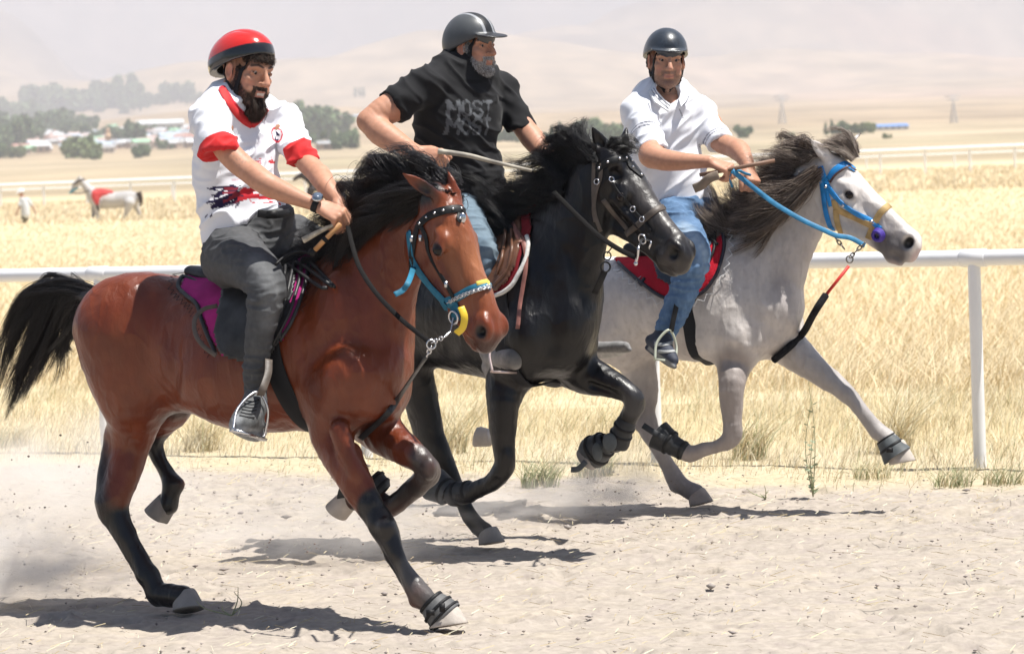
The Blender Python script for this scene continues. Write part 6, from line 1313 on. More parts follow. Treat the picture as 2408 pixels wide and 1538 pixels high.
    F.chain(D3([(1150, 480, 14.38, 56), (1190, 510, 14.46, 50), (1235, 560, 14.5, 44), (1270, 640, 14.5, 36), (1320, 740, 14.5, 30), (1380, 815, 14.48, 24)]), k=.05)
    F.cut(P(1100, 428, 14.2), (0, 0, 1))
    def pj(v):
        c = Paint(v, (.12, .17, .22)); c.mix(.6*ss(vnoise(v, 7, 4), .4, .7), (.17, .23, .28)); c.cap([P(1120, 540, 13.95), P(1160, 590, 13.85)], .05, (.26, .33, .38), .9, .7); return c
    cloth('jeans', F, mat('faded_jeans', rough=.82, spec=.2, vcol='Col', bump=.35, bscale=260, dist=.0015, var=.1, vscale=50), root, pj, amp=.009, sx=9, sz=30, seed=13)
    F = Flesh(.0045, .02)
    F.chain(D3([(1144, 790, 13.9, 28), (1150, 820, 13.9, 26), (1158, 838, 13.88, 24), (1182, 840, 13.80, 25), (1205, 842, 13.75, 26)]), k=.02); F.chain(D3([(1150, 862, 13.9, 18), (1180, 862, 13.82, 12), (1212, 856, 13.75, 14)]), k=.012)
    F.chain(D3([(1156, 872, 13.9, 18), (1160, 886, 13.9, 18)]), k=.012, n=1)
    v, f = F.mesh(); c = Paint(v, (.25, .24, .23)); c.sph(P(1208, 842, 13.72), (.055, .08, .05), (.11, .11, .11), .5); c.mix(.4*ss(vnoise(v, 30, 3), .5, .7), (.22, .21, .20)); mesh_obj('boot', v, f, M_SHOE, root, True, c.c)
    F = Flesh(.0045, .02)
    F.chain(D3([(1385, 815, 14.48, 26), (1400, 822, 14.45, 20), (1430, 820, 14.38, 17), (1458, 816, 14.30, 14), (1472, 814, 14.27, 10)]), k=.02); F.chain(D3([(1398, 838, 14.44, 7), (1440, 834, 14.36, 7), (1480, 822, 14.26, 6)]), k=.01)
    v, f = F.mesh(); c = Paint(v, (.22, .215, .21)); z = v[:, 2]-P(1440, 828, 14.36)[2]; c.mix(ss(-z, -.005, .005), (.46, .45, .43)); mesh_obj('boot', v, f, M_SHOE, root, True, c.c)
    return root
# ---------------------------------------------------------------- rider in the white polo
def build_rider_polo():
    root = thing('person', 'rider in a white polo shirt, blue jeans and plain dark helmet, on the grey horse', 'person', P(1600, 500, 15.4))
    fr = pframe(1567, 145, 15.36, 6, 4, -3, 1.0); o, R, s = fr
    F, v, f, c, l, W = human_head(fr, neck=(P(1572, 232, 15.42), .060), brow=-.003)
    bm = beardmask(l); c.mix(bm*.55, (.20, .13, .10)); c.mix((l[:, 2] > .062)*.9, (.03, .02, .015)); c.c *= np.array((1.0, 1.04, 1.06))
    rv, rf, rc = arm([[(1512, 300, 15.28, 30), (1532, 340, 15.18, 30), (1530, 362, 15.12, 28), (1532, 370, 15.09, 25)], [(1530, 366, 15.10, 26), (1560, 376, 15.05, 26), (1600, 380, 15.01, 22), (1640, 380, 14.98, 17.5), (1668, 381, 14.96, 14.5)]],
                     dict(w_=P(1670, 381, 14.96), d=P(1712, 394, 14.93)-P(1670, 381, 14.96), n=(.05, -.45, .9), t=(.3, .8, .2), curls=[(1.1, 1.3, .8)]*4, sc=1.08, thumb=(.75, .45, -.4)))
    lv, lf, lc = arm([[(1672, 290, 15.48, 26), (1692, 332, 15.40, 25), (1718, 345, 15.34, 24), (1742, 358, 15.28, 22)], [(1735, 352, 15.29, 23), (1750, 372, 15.22, 20), (1760, 392, 15.17, 15)]],
                     dict(w_=P(1761, 394, 15.17), d=P(1772, 420, 15.12)-P(1761, 394, 15.17), n=(.5, -.75, .3), t=(-.4, -.2, .5), curls=[(1.2, 1.3, .8)]*4, sc=1.05, thumb=(.7, .4, -.5)))
    T = Flesh(.012, .03); T.chain(D3([(1572, 225, 15.42, 32), (1565, 270, 15.42, 50), (1560, 340, 15.42, 52), (1590, 450, 15.42, 48)])); T.cone(P(1565, 262, 15.42), P(1512, 295, 15.3), .055, .05); T.cone(P(1565, 262, 15.42), P(1672, 290, 15.48), .055, .045); tv_, tf_ = T.mesh()
    body = body_mesh(root, [(v, f), (rv, rf), (lv, lf), (tv_, tf_)], [c.c, rc.c, lc.c, np.tile(SKIN, (len(tv_), 1))])
    S = Surf(v, f); eyes_of(W, R, s, body, (-.1, 0)); N = vnormals(v, f)
    fuzz('beard', v, N, np.where(bm > .6)[0], 1800, .004, lambda p, n: n, mat('brown_hair', rough=.5, spec=.35, vcol='Col'), body, r=.0006, seed=4, cols=[(.05, .03, .02)])
    h, W2 = hemisphere_helmet(fr, root, 'dark'); chin_straps(fr, W, S, h, M_WEB, low=-.118, w_=.022)
    F = Flesh(.0056, .03); u = (.35, -.94, 0)
    F.chain([(P(1562, 258, 15.42), 84*px(15.4)), (P(1560, 300, 15.42), 94*px(15.4)), (P(1562, 350, 15.42), 90*px(15.4)), (P(1580, 400, 15.42), 82*px(15.4)), (P(1598, 450, 15.42), 74*px(15.4)), (P(1602, 490, 15.42), 74*px(15.4))], k=.03, u=u, f=.74)
    F.chain(D3([(1500, 262, 15.3, 33), (1535, 242, 15.36, 36), (1572, 234, 15.42, 38), (1615, 246, 15.46, 36), (1648, 268, 15.5, 32)]), k=.05)
    F.chain(D3([(1500, 266, 15.3, 35), (1514, 300, 15.25, 35), (1530, 338, 15.19, 35), (1534, 350, 15.17, 35)]), k=.03, n=1)
    F.chain(D3([(1650, 270, 15.5, 33), (1668, 300, 15.45, 32), (1684, 326, 15.41, 31), (1690, 338, 15.39, 31)]), k=.03, n=1)
    F.ell(P(1536, 368, 15.14), (.095, .10, .048), None, .004, True)
    dx = np.array(P(1690, 338, 15.39)-P(1650, 270, 15.5)); dx /= np.linalg.norm(dx); b = np.cross(dx, (0, 1, 0)); b /= np.linalg.norm(b); Rm = np.array([dx, np.cross(b, dx), b]).T
    F.ell(np.array(P(1690, 338, 15.39))+dx*.050, (.060, .10, .10), Rm, .004, True)
    F.ell(o+R @ np.array((0, .03, -.150)), (.062, .07, .06), R, .010, True)
    F.chain([(P(1578, 236, 15.30), .030), (P(1600, 282, 15.22), .008)], k=.006, sub=True, n=1)
    v, f = F.mesh(); v = smoothm(v, f, 1, .5)
    diag = vnoise(np.stack([v[:, 0]*5+v[:, 2]*3, v[:, 1]*6, v[:, 2]*13-v[:, 0]*10], 1), 1, 22, 2); r2 = 1-np.abs(2*diag-1); w2 = vnoise(v*np.array((6, 6, 5)), 1, 29, 2)
    v = displace(v, f, (r2**4)*.014+(w2-.5)*.018-.004); v = smoothm(v, f, 2, .4)
    c = Paint(v, (.80, .81, .86)); nvy = (.05, .055, .10)
    for A, B, e0 in ((P(1500, 266, 15.3), P(1534, 350, 15.17), .118), (P(1650, 270, 15.5), P(1690, 338, 15.39), .148)):
        A = np.array(A); ax = np.array(B)-A; ax /= np.linalg.norm(ax); d = (v-A) @ ax; rad = np.linalg.norm(v-A-d[:, None]*ax, axis=1)
        for e in (e0, e0+.014): c.mix((np.abs(d-e) < .0028)*(rad < .085)*.8, nvy)
    S = Surf(v, f); H = lambda x, y: S.hit(x, y)[0]
    c.cap([H(1598, 258), H(1606, 278)], .003, (.2, .2, .22), .3, .8); c.sph(H(1644, 288), .006, (.45, .45, .5), .5); c.sph(H(1589, 262), .004, (.5, .5, .5), .3)
    sh = mesh_obj('polo_shirt', v, f, mat('white_pique', rough=.8, spec=.2, vcol='Col', bump=.3, bscale=420, dist=.0012, sheen=.1), root, True, c.c)
    def leaf(pts, th=.0035, col=None):            # a folded collar leaf
        p = np.array([S.near(P(x, y, Y), 0.)[0]*.35+np.array(P(x, y, Y))*.65 for x, y, Y in pts]); c0 = p.mean(0); n_ = np.cross(p[1]-p[0], p[2]-p[0]); n_ /= np.linalg.norm(n_); n_ *= -np.sign(n_[1]); m = len(p)
        vv = np.concatenate([p+n_*th, p-n_*th]); ff = [tuple(range(m)), tuple(range(2*m-1, m-1, -1))]+[(i, m+i, m+(i+1) % m, (i+1) % m) for i in range(m)]; return vv, ff
    mb = MB()
    mb.add(*leaf([(1534, 192, 15.34), (1545, 212, 15.26), (1568, 236, 15.24), (1590, 250, 15.24), (1574, 262, 15.22), (1545, 238, 15.22), (1526, 216, 15.28)]))
    mb.add(*leaf([(1600, 216, 15.30), (1624, 222, 15.30), (1618, 240, 15.25), (1606, 252, 15.24), (1598, 232, 15.26)]))
    mb.build('collar', mat('collar', (.72, .73, .75), .8), sh, smooth=False)
    mb = MB(); mb.tube(catmull([P(1532, 212, 15.25), P(1548, 234, 15.21), P(1572, 256, 15.20)], 4), .0018, 5); mb.tube(catmull([P(1537, 208, 15.245), P(1551, 229, 15.215), P(1576, 250, 15.21)], 4), .0018, 5); mb.tube(catmull([P(1620, 226, 15.26), P(1614, 240, 15.23), P(1606, 248, 15.22)], 4), .0018, 5); mb.build('collar_stripe', mat('navy_trim', (.04, .045, .09), .8), sh)
    F = Flesh(.0058, .04)
    F.chain(D3([(1604, 478, 15.42, 66), (1600, 510, 15.4, 70), (1580, 530, 15.38, 62)]), k=.05, u=u, f=.85)
    F.chain(D3([(1575, 525, 15.28, 52), (1600, 545, 15.18, 50), (1622, 575, 15.08, 44), (1630, 610, 15.03, 39), (1616, 660, 15.02, 37), (1594, 715, 15.03, 33), (1574, 760, 15.05, 27), (1566, 785, 15.06, 24)]), k=.05)
    F.chain(D3([(1630, 500, 15.5, 50), (1680, 540, 15.6, 44), (1690, 620, 15.68, 36), (1680, 700, 15.7, 30)]), k=.05)
    F.cut(P(1600, 462, 15.4), (0, 0, 1))
    def pj(v):
        c = Paint(v, (.085, .155, .27)); c.mix(.5*ss(vnoise(v, 8, 4), .4, .7), (.12, .20, .33)); c.cap([P(1600, 520, 15.05), P(1650, 590, 14.98), P(1640, 640, 15.0)], .06, (.33, .43, .54), .9, .85); c.cap([P(1575, 780, 15.0), P(1590, 730, 15)], .05, (.05, .11, .24), .8, .6)  # the pale stretch over thigh and knee is a painted highlight
        c.mix(.35*ss(vnoise(v*np.array((1, 1, .3)), 80, 7, 2), .5, .7), (.17, .28, .45)); return c
    wm = lambda v: .5+1.1*np.exp(-((v[:, 2]-P(1600, 500, 15)[2])/.06)**2)+.9*np.exp(-((v[:, 2]-P(1600, 660, 15)[2])/.06)**2)+.6*ss(-(v[:, 2]-P(1570, 740, 15)[2]), -.03, .03)
    cloth('jeans', F, mat('blue_jeans', rough=.82, spec=.2, vcol='Col', bump=.35, bscale=260, dist=.0015, var=.1, vscale=50), root, pj, amp=.012, sx=8, sz=30, seed=23, wmask=wm)
    F = Flesh(.004, .015)
    F.chain(D3([(1562, 784, 15.05, 23), (1556, 802, 15.04, 25), (1562, 822, 15.0, 22), (1576, 838, 14.95, 17), (1584, 848, 14.92, 12)]), k=.02); F.chain(D3([(1530, 800, 15.06, 13), (1545, 810, 15.04, 20)]), k=.02, n=1)
    F.chain(D3([(1522, 818, 15.06, 6), (1545, 836, 15.0, 6.5), (1570, 854, 14.93, 6.5), (1586, 862, 14.90, 6)]), k=.012)
    v, f = F.mesh(); c = Paint(v, (.028, .034, .055)); c.cap([P(1522, 818, 15.03), P(1545, 836, 14.97), P(1586, 864, 14.88)], .013, (.24, .24, .23), .3); so = mesh_obj('shoe', v, f, M_SHOE, root, True, c.c); SS = Surf(v, f); mb = MB()
    strap_on(mb, SS, [(1540, 808), (1560, 812), (1580, 806)], .018, .002, .003, 4); strap_on(mb, SS, [(1548, 826), (1566, 828), (1586, 826)], .014, .002, .003, 4); mb.build('shoe_strap', mat('shoe_strap', (.35, .36, .36), .6), so)
    return root
# ================================================================ saddles, bridles, boots
def LT(name, c, **k): return mat(name, c, **{**dict(rough=.5, spec=.4, bump=.25, bscale=150, var=.25, vscale=25), **k})
M_BLUE = LT('blue_webbing', (.018, .16, .26), rough=.6); M_BLUE2 = LT('bright_blue_strap', (.022, .24, .60), rough=.42)
M_TAN = LT('tan_webbing', (.46, .31, .13), rough=.7); M_BROWN = LT('brown_leather', (.13, .060, .035), rough=.34); M_DKBR = LT('worn_leather', (.10, .080, .066), rough=.5)
M_GREYL = LT('worn_black_leather', (.028, .028, .030), rough=.45, var=.5, vscale=14, rvar=.15); M_YEL = mat('yellow_plastic', (.72, .50, .03), .4, .5); M_REDW = mat('red_webbing', (.60, .03, .02), .55)
def straps(parent, S, lst, default_w=.020, off=.004):
    for name, pts, w_, m in lst:
        mb = MB(); strap_on(mb, S, pts, w_ or default_w, .0017, off, 7); mb.build(name, m, parent)
def studs(parent, S, pts, count, r, m, name='stud'):
    q, N = on_path(S, pts, .0065, 12); d = np.concatenate([[0], np.cumsum(np.linalg.norm(np.diff(q, axis=0), axis=1))]); mb = MB()
    for t in np.linspace(.04, .96, count):
        i = np.searchsorted(d, t*d[-1]); mb.ball(q[min(i, len(q)-1)], r, 6)
    o = mb.build(name, m, parent); return o
def chain_links(mb, a, b, n, r=.0022, R=.009):
    a = np.array(a, float); b = np.array(b, float); ax = (b-a)/n; L = np.linalg.norm(ax); e = ax/L; u = np.cross(e, (.2, 1, .1)); u /= np.linalg.norm(u); w_ = np.cross(e, u)
    for i in range(n):
        c = a+ax*(i+.5); s_ = u if i % 2 else w_
        mb.tube([c+e*math.cos(t)*L*.68+s_*math.sin(t)*R*.6 for t in np.linspace(0, 6.283, 14)[:-1]], r, 6, closed=True)
def ringt(mb, c, n, R, r): 
    n = np.array(n, float); n /= np.linalg.norm(n); u = np.cross(n, (0, 0, 1.)); u /= np.linalg.norm(u); w_ = np.cross(n, u); c = np.array(c)
    mb.tube([c+u*R*math.cos(t)+w_*R*math.sin(t) for t in np.linspace(0, 6.283, 22)[:-1]], r, 7, closed=True)
def zigzag(mb, S, pts, inset, amp, step, r, off, inward):
    q, N = on_path(S, pts, off, 10); d = np.concatenate([[0], np.cumsum(np.linalg.norm(np.diff(q, axis=0), axis=1))]); n = max(4, int(d[-1]/step)); out = []
    for k in range(n+1):
        i = min(np.searchsorted(d, d[-1]*k/n), len(q)-1); t = q[min(i+1, len(q)-1)]-q[max(i-1, 0)]; t /= np.linalg.norm(t)+1e-9; s_ = np.cross(t, N[i])*inward; out.append(q[i]+s_*(inset+(amp if k % 2 else -amp)))
    mb.tube(out, r, 5)
def stirrup(name_parent, top, a, b, c, d, r=.006, tread=.014, m=None):
    """iron: arch from tread end a up over top to tread end b; tread between c and d"""
    mb = MB(); mb.tube(catmull([P(*q) for q in (a[0], a[1], top, b[1], b[0])], 8), r, 9); mb.tube([P(*a[0]), P(*b[0])], 1, flat=(tread, .005), up=(0, 0, 1)); return mb.build('stirrup', m or M_STEEL, name_parent)
def wrap(parent, p0, p1, prof, m, name='leg_boot', strapm=None, bands=(), ov=1., buckles=()):
    mb = MB(); mb.lathe(p0, p1, prof, 22, ov, open_=True); inner = [(t, r-.005) for t, r in prof][::-1]; mb.lathe(p0, p1, inner, 22, ov, open_=True); o = mb.build(name, m, parent)
    if bands:
        mb = MB()
        for t, r, h in bands: mb.lathe(p0, p1, [(t-h, r), (t-h*.7, r+.004), (t+h*.7, r+.004), (t+h, r)], 22, ov, open_=True)
        for x, y, Y, sx, sz in buckles: mb.box(P(x, y, Y), (sx, .008, sz))
        mb.build('boot_strap', strapm or M_BLK_LEATHER, o)
    return o
def saddle_seat(parent, pts, u, m, f=1.6):
    F = Flesh(.007, .03); F.chain(D3(pts), k=.02, u=u, f=f); v, ff = F.mesh(); return mesh_obj('seat', v, ff, m, parent)

def tack_bay(root, S, fr, W):
    o, R, L = fr; y = bay_Y; Fd = (.809, -.588, 0)
    A, B = P(395, 790, y(395)), P(800, 790, y(800))
    pad = thing('saddle_pad', 'magenta saddle pad with black zigzag stitching on the bay horse', 'saddle pad', P(560, 650, y(560)))
    poly = [(560, 560), (480, 622), (432, 655), (421, 679), (442, 702), (467, 720), (480, 756), (493, 792), (520, 840), (600, 846), (664, 803), (694, 748), (719, 686), (733, 620), (740, 560)]
    drape('cloth', S, A, B, BU, poly, .012, .010, mat('magenta_quilt', (.38, .022, .17), .85, .2, bump=.5, bscale=90, var=.15, vscale=20), pad)
    edge = [(470, 630), (432, 656), (421, 679), (442, 702), (467, 720), (480, 756), (493, 792), (512, 830)]; mb = MB(); q, N = on_path(S, edge, .016); mb.tube(q, .0085, 8)
    q, N = on_path(S, [(733, 625), (719, 686), (694, 748), (664, 803)], .016); mb.tube(q, .0075, 8); mb.build('piping', M_GREYL, pad)
    mb = MB(); zigzag(mb, S, edge, .030, .010, .014, .0013, .019, 1); zigzag(mb, S, [(733, 625), (719, 686), (700, 735)], .022, .009, .013, .0013, .019, -1); mb.build('stitching', M_WEB, pad)
    sd = thing('saddle', 'worn black saddle with wide flap and long girth on the bay horse', 'saddle', P(600, 640, y(600)))
    drape('flap', S, A, B, BU, [(560, 580), (529, 640), (512, 720), (500, 778), (510, 828), (537, 848), (577, 853), (632, 845), (660, 800), (676, 740), (690, 690), (700, 630), (705, 580)], .024, .006, M_GREYL, sd)
    mb = MB()
    for e_, of in (([(722, 600), (712, 660), (692, 730), (668, 780), (650, 812)], .032), ([(706, 600), (692, 670), (672, 740), (655, 780)], .038), ([(690, 610), (680, 660), (664, 720)], .04)):
        q, N = on_path(S, e_, of-.006); mb.tube(q, .007, 8)
    mb.build('knee_roll', M_GREYL, sd)
    saddle_seat(sd, [(450, 638, y(450), 14), (500, 648, y(500), 22), (580, 652, y(580), 26), (660, 630, y(660), 26), (712, 592, y(712), 20), (728, 578, y(728), 10)], BU, M_GREYL)
    mb = MB(); mb.tube(catmull([np.array(P(511, 719, 12.14)), P(478, 728, 12.12), P(458, 752, 12.1), P(460, 786, 12.08), P(480, 815, 12.06), P(508, 836, 12.05)], 8), 1, flat=(.008, .004), up=(0, -1, 0)); mb.build('loop_strap', M_DKBR, sd)
    mb = MB(); ring_on(mb, S, P(742, 830, y(742)), (.809, -.588, .18), .085, .003, .005, 60, .7, 0, 360); mb.build('girth', M_WEB, sd)
    mb = MB(); mb.tube(catmull([P(632, 845, 11.98), P(630, 880, 11.94), P(618, 915, 11.90), P(612, 930, 11.92)], 6), 1, flat=(.014, .002), up=(.3, -.9, 0)); mb.build('stirrup_leather', M_DKBR, sd)
    stirrup(sd, (604, 922, 11.96), ((548, 1012, 11.84), (560, 960, 11.90)), ((620, 1034, 11.98), (630, 965, 11.97)), 0, 0, .0052, .017)
    # bridle
    br = thing('bridle', 'blue and black bridle with studded browband on the bay horse', 'bridle', P(1040, 560, 11.7))
    bb = [(984, 532), (1005, 512), (1040, 497), (1080, 492), (1108, 499)]
    straps(br, S, [('browband', bb, .030, M_BLK_LEATHER), ('cheekpiece', [(984, 530), (976, 560), (970, 600), (968, 640)], .024, M_BLK_LEATHER), ('cheekpiece', [(992, 535), (1003, 560), (1008, 590), (1024, 625), (1050, 668), (1076, 716)], .016, M_BLK_LEATHER),
                   ('cheekpiece', [(962, 545), (966, 580), (975, 622), (1008, 668), (1046, 710)], .026, M_BLUE), ('noseband', [(1046, 712), (1075, 700), (1105, 683), (1140, 672), (1166, 670)], .030, M_BLUE), ('noseband', [(1120, 668), (1145, 662), (1168, 662)], .016, mat('yellow_cloth', (.66, .52, .10), .8)),
                   ('jaw_strap', [(1046, 712), (1043, 735), (1040, 765)], .040, M_BLUE)])
    studs(br, S, bb, 8, .0052, M_STEEL)
    h, n_ = S.hit(1085, 515); mb = MB(); mb.ball(h+n_*.007, (.013, .005, .018), 10); mb.build('medallion', M_STEEL, br)
    mb = MB(); p = [np.array(S.hit(975, 628)[0])+np.array(S.hit(975, 628)[1])*.008, P(962, 660, 11.60), P(948, 682, 11.58), P(928, 693, 11.57)]; mb.tube(catmull(p, 6), 1, flat=(.010, .002), up=(.3, -.8, .5)); mb.build('strap_end', M_BLUE, br)
    q, N = on_path(S, [(1056, 712), (1085, 697), (1120, 684), (1150, 677)], .012, 8); mb = MB()
    for i in range(0, len(q)-2, 2): chain_links(mb, q[i], q[min(i+3, len(q)-1)], 2, .0018, .010)
    mb.build('chain', M_STEEL, br)
    for x, yy in ((972, 562), (992, 560), (1052, 668)):
        h, n_ = S.hit(x, yy); mb = MB(); mb.box(h+n_*.008, (.012, .006, .022)); mb.build('buckle', M_STEEL, br)
    h, n_ = S.hit(1072, 745); mb = MB(); ringt(mb, h+n_*.012, n_, .022, .0042); mb.build('bit_ring', M_STEEL, br); mb = MB(); mb.tube([h+n_*.012, h+n_*.014+np.array((-.01, 0, -.05)), P(1048, 790, 11.5)], .004, 8)
    bit = mb.build('bit', M_STEEL, br)
    mb = MB(); mb.tube(catmull([P(1084, 722, 11.42), P(1092, 745, 11.41), P(1088, 770, 11.42), P(1074, 784, 11.44)], 6), 1, flat=(.012, .004), up=(.3, -1, 0)); mb.build('bit_guard', M_YEL, bit)
    mb = MB(); chain_links(mb, P(1046, 792, 11.5), P(1015, 806, 11.52), 5, .0022, .011); ringt(mb, P(1014, 810, 11.52), (.3, -1, 0), .016, .003); chain_links(mb, P(1014, 815, 11.52), P(1004, 838, 11.54), 3, .0024, .012); mb.build('chain', M_STEEL, br)
    mb = MB(); mb.tube(catmull([P(818, 532, 11.96), P(828, 575, 11.88), P(846, 630, 11.80), P(885, 690, 11.70), P(940, 748, 11.60), P(985, 785, 11.54), P(1008, 803, 11.52)], 8), 1, flat=(.0085, .002), up=(.2, -1, .2))
    mb.tube(catmull([P(820, 530, 12.1), P(900, 560, 12.22), P(1000, 620, 12.15), P(1090, 700, 11.9)], 8), 1, flat=(.0085, .002), up=(.2, -1, .2)); mb.build('rein', mat('rein_leather', (.009, .008, .008), .75, .12, bump=.3, bscale=150), br)
    mb = MB(); q = [P(1003, 838, 11.54)]+[np.array(S.hit(x, yy)[0])+np.array(S.hit(x, yy)[1])*.02 for x, yy in ((930, 930), (905, 965), (876, 1000), (856, 1025))]; mb.tube(catmull(q, 6), 1, flat=(.011, .0025), up=(.4, -1, .1)); mb.build('martingale', M_GREYL, br)
    wh = thing('riding_whip', 'tan wooden riding whip with black bands in the red helmeted rider hand', 'whip', P(770, 560, 11.97))
    mb = MB(); mb.tube([P(800, 527, 11.96), P(737, 592, 12.0)], .0095, 10); mb.build('stick', mat('tan_wood', (.52, .27, .11), .45, var=.2, vscale=30), wh)
    mb = MB(); mb.lathe(P(768, 560, 11.98), P(761, 567, 11.98), [(0, .0105), (.2, .013), (.8, .013), (1, .0105)]); mb.ball(P(735, 594, 12.0), .016, 9); mb.tube(catmull([P(733, 596, 12.0), P(700, 592, 12.02), P(668, 605, 12.0), P(648, 622, 11.97)], 6), .0052, 8); mb.build('lash', M_BLK_LEATHER, wh)
    w2 = thing('braided_rope', 'pale braided rope end trailing from the near hand beside the tan whip', 'rope', P(750, 550, 12.0)); mb = MB(); q = catmull([P(800, 524, 11.97), P(765, 538, 11.99), P(738, 552, 12.0), P(712, 566, 12.0)], 8); mb.tube(q, np.linspace(.006, .012, len(q)), 9); mb.build('rope', mat('braid', (.48, .42, .33), .85, bump=1., bscale=60, var=.3, vscale=60), w2)
    # boots
    wrap(root, P(1010, 1412, 11.755), P(1050, 1452, 11.735), [(0, .040), (.12, .050), (.5, .060), (.95, .068), (1., .066)], LT('grey_boot', (.12, .12, .12), rough=.6), 'hoof_boot', M_BLK_LEATHER, [(.1, .049, .09), (.5, .061, .07), (.85, .067, .06)], buckles=[(1012, 1440, 11.66, .03, .02), (1040, 1428, 11.66, .02, .03)])
    wrap(root, P(900, 1160, 12.09), P(868, 1130, 12.10), [(0, .040), (.2, .052), (.8, .056), (1, .05)], M_RUBBER, 'fetlock_boot', M_BLK_LEATHER, [(.3, .052, .1), (.75, .056, .1)])
    wrap(root, P(845, 1164, 12.13), P(808, 1150, 12.15), [(0, .036), (.3, .045), (1, .052)], M_RUBBER, 'fetlock_boot')
def tack_black(root, S, fr, W):
    y = blk_Y; A, B = P(1000, 700, y(1000)), P(1290, 700, y(1290))
    pad = thing('saddle_pad', 'dark red saddle pad edged with white cord on the black horse', 'saddle pad', P(1150, 600, y(1150)))
    poly = [(1090, 520), (1040, 560), (1030, 640), (1100, 700), (1150, 706), (1190, 690), (1225, 648), (1246, 590), (1250, 530), (1250, 500)]
    drape('cloth', S, A, B, KU, poly, .012, .008, mat('dark_red_quilt', (.18, .012, .018), .85, .2, bump=.5, bscale=90), pad)
    mb = MB(); q, N = on_path(S, [(1244, 560), (1240, 600), (1225, 640), (1198, 680), (1165, 698), (1120, 704)], .018); mb.tube(q, .0095, 8); mb.build('piping', mat('white_cord', (.62, .60, .57), .8, bump=1, bscale=55, dist=.004), pad)
    sd = thing('saddle', 'brown leather saddle with crescent flap on the black horse', 'saddle', P(1150, 580, y(1150)))
    drape('flap', S, A, B, KU, [(1110, 500), (1095, 600), (1120, 680), (1165, 688), (1195, 660), (1218, 615), (1228, 560), (1225, 500)], .022, .006, M_BROWN, sd)
    mb = MB()
    for e_, of in (([(1214, 545), (1212, 590), (1198, 640), (1172, 676)], .032), ([(1200, 548), (1196, 600), (1180, 650)], .036)):
        q, N = on_path(S, e_, of-.006); mb.tube(q, .007, 8)
    mb.build('knee_roll', M_BROWN, sd)
    saddle_seat(sd, [(1010, 570, y(1010), 16), (1080, 580, y(1080), 24), (1150, 575, y(1150), 26), (1200, 552, y(1200), 18), (1215, 540, y(1215), 10)], KU, M_BROWN)
    mb = MB(); q, N = on_path(S, [(1202, 512), (1222, 545), (1236, 590), (1238, 640), (1230, 700), (1222, 775)], .022); mb.tube(q, 1, flat=(.009, .002), up=N); mb.build('loop_strap', LT('reddish_leather', (.24, .10, .08)), sd)
    mb = MB(); ring_on(mb, S, P(1262, 740, y(1262)), (.783, -.622, .15), .08, .003, .005, 60, .7); mb.build('girth', M_WEB, sd)
    mb = MB(); mb.tube(catmull([P(1140, 700, 13.84), P(1150, 760, 13.82), P(1164, 800, 13.78)], 5), 1, flat=(.013, .002), up=(.3, -.9, 0)); mb.build('stirrup_leather', M_BROWN, sd)
    stirrup(sd, (1172, 800, 13.78), ((1158, 874, 13.70), (1152, 830, 13.74)), ((1210, 876, 13.76), (1204, 836, 13.78)), 0, 0, .0055, .018, mat('copper_tinted_steel', (.62, .50, .46), .35, metal=.8))
    br = thing('bridle', 'dark studded bridle with brown noseband on the black horse', 'bridle', P(1480, 470, 13.6))
    bb = [(1404, 402), (1425, 384), (1461, 373), (1500, 378), (1530, 394)]
    straps(br, S, [('browband', bb, .028, M_BLK_LEATHER), ('cheekpiece', [(1415, 385), (1412, 420), (1402, 450), (1396, 490), (1400, 522)], .016, M_DKBR), ('cheekpiece', [(1424, 396), (1438, 430), (1462, 462), (1492, 498), (1516, 524), (1530, 545)], .016, M_BLK_LEATHER),
                   ('cheekpiece', [(1418, 470), (1442, 500), (1462, 522), (1476, 540)], .020, M_DKBR), ('noseband', [(1572, 484), (1550, 491), (1528, 505), (1500, 530), (1472, 552)], .026, M_DKBR), ('throat_latch', [(1398, 372), (1396, 430), (1398, 500), (1412, 545)], .016, M_DKBR)])
    studs(br, S, bb, 7, .0065, M_STEEL); mb = MB()
    for x, yy in ((1436, 424), (1405, 428), (1490, 492), (1512, 516)):
        h, n_ = S.hit(x, yy); mb = MB(); ringt(mb, h+n_*.009, n_, .011, .0025); mb.build('buckle', M_STEEL, br)
    h, n_ = S.hit(1516, 560); mb = MB(); ringt(mb, h+n_*.014, n_, .020, .0042); mb.build('bit_ring', M_STEEL, br); mb = MB(); mb.tube(catmull([h+n_*.014, P(1502, 580, 13.44), P(1500, 600, 13.44), P(1495, 618, 13.45)], 5), .0055, 8); mb.ball(P(1495, 620, 13.45), .009, 8); mb.tube(catmull([h+n_*.014, P(1530, 568, 13.42), P(1526, 585, 13.43)], 4), .004, 7); mb.build('bit', M_STEEL, br)
    mb = MB(); mb.tube(catmull([P(1302, 452, 13.66), P(1350, 500, 13.60), P(1400, 548, 13.52), P(1432, 572, 13.47), P(1462, 590, 13.44), P(1495, 606, 13.44)], 8), 1, flat=(.0105, .0022), up=(.1, -1, .3)); mb.tube(catmull([P(1305, 390, 14.15), P(1380, 470, 14.05), P(1500, 560, 13.8)], 8), 1, flat=(.0105, .0022), up=(.1, -1, .3)); mb.build('rein', mat('rein_leather', (.009, .008, .008), .75, .12, bump=.3, bscale=150), br)
    mb = MB(); ringt(mb, P(1428, 602, 13.55), (.3, -1, 0), .016, .003); ringt(mb, P(1424, 628, 13.55), (.3, -1, 0), .020, .004); mb.tube([P(1445, 575, 13.52), P(1428, 596, 13.55)], .003, 6); mb.tube([P(1421, 640, 13.56), P(1408, 670, 13.6), P(1398, 690, 13.62)], 1, flat=(.014, .003), up=(.3, -1, 0)); mb.build('breast_strap', M_BLK_LEATHER, br)
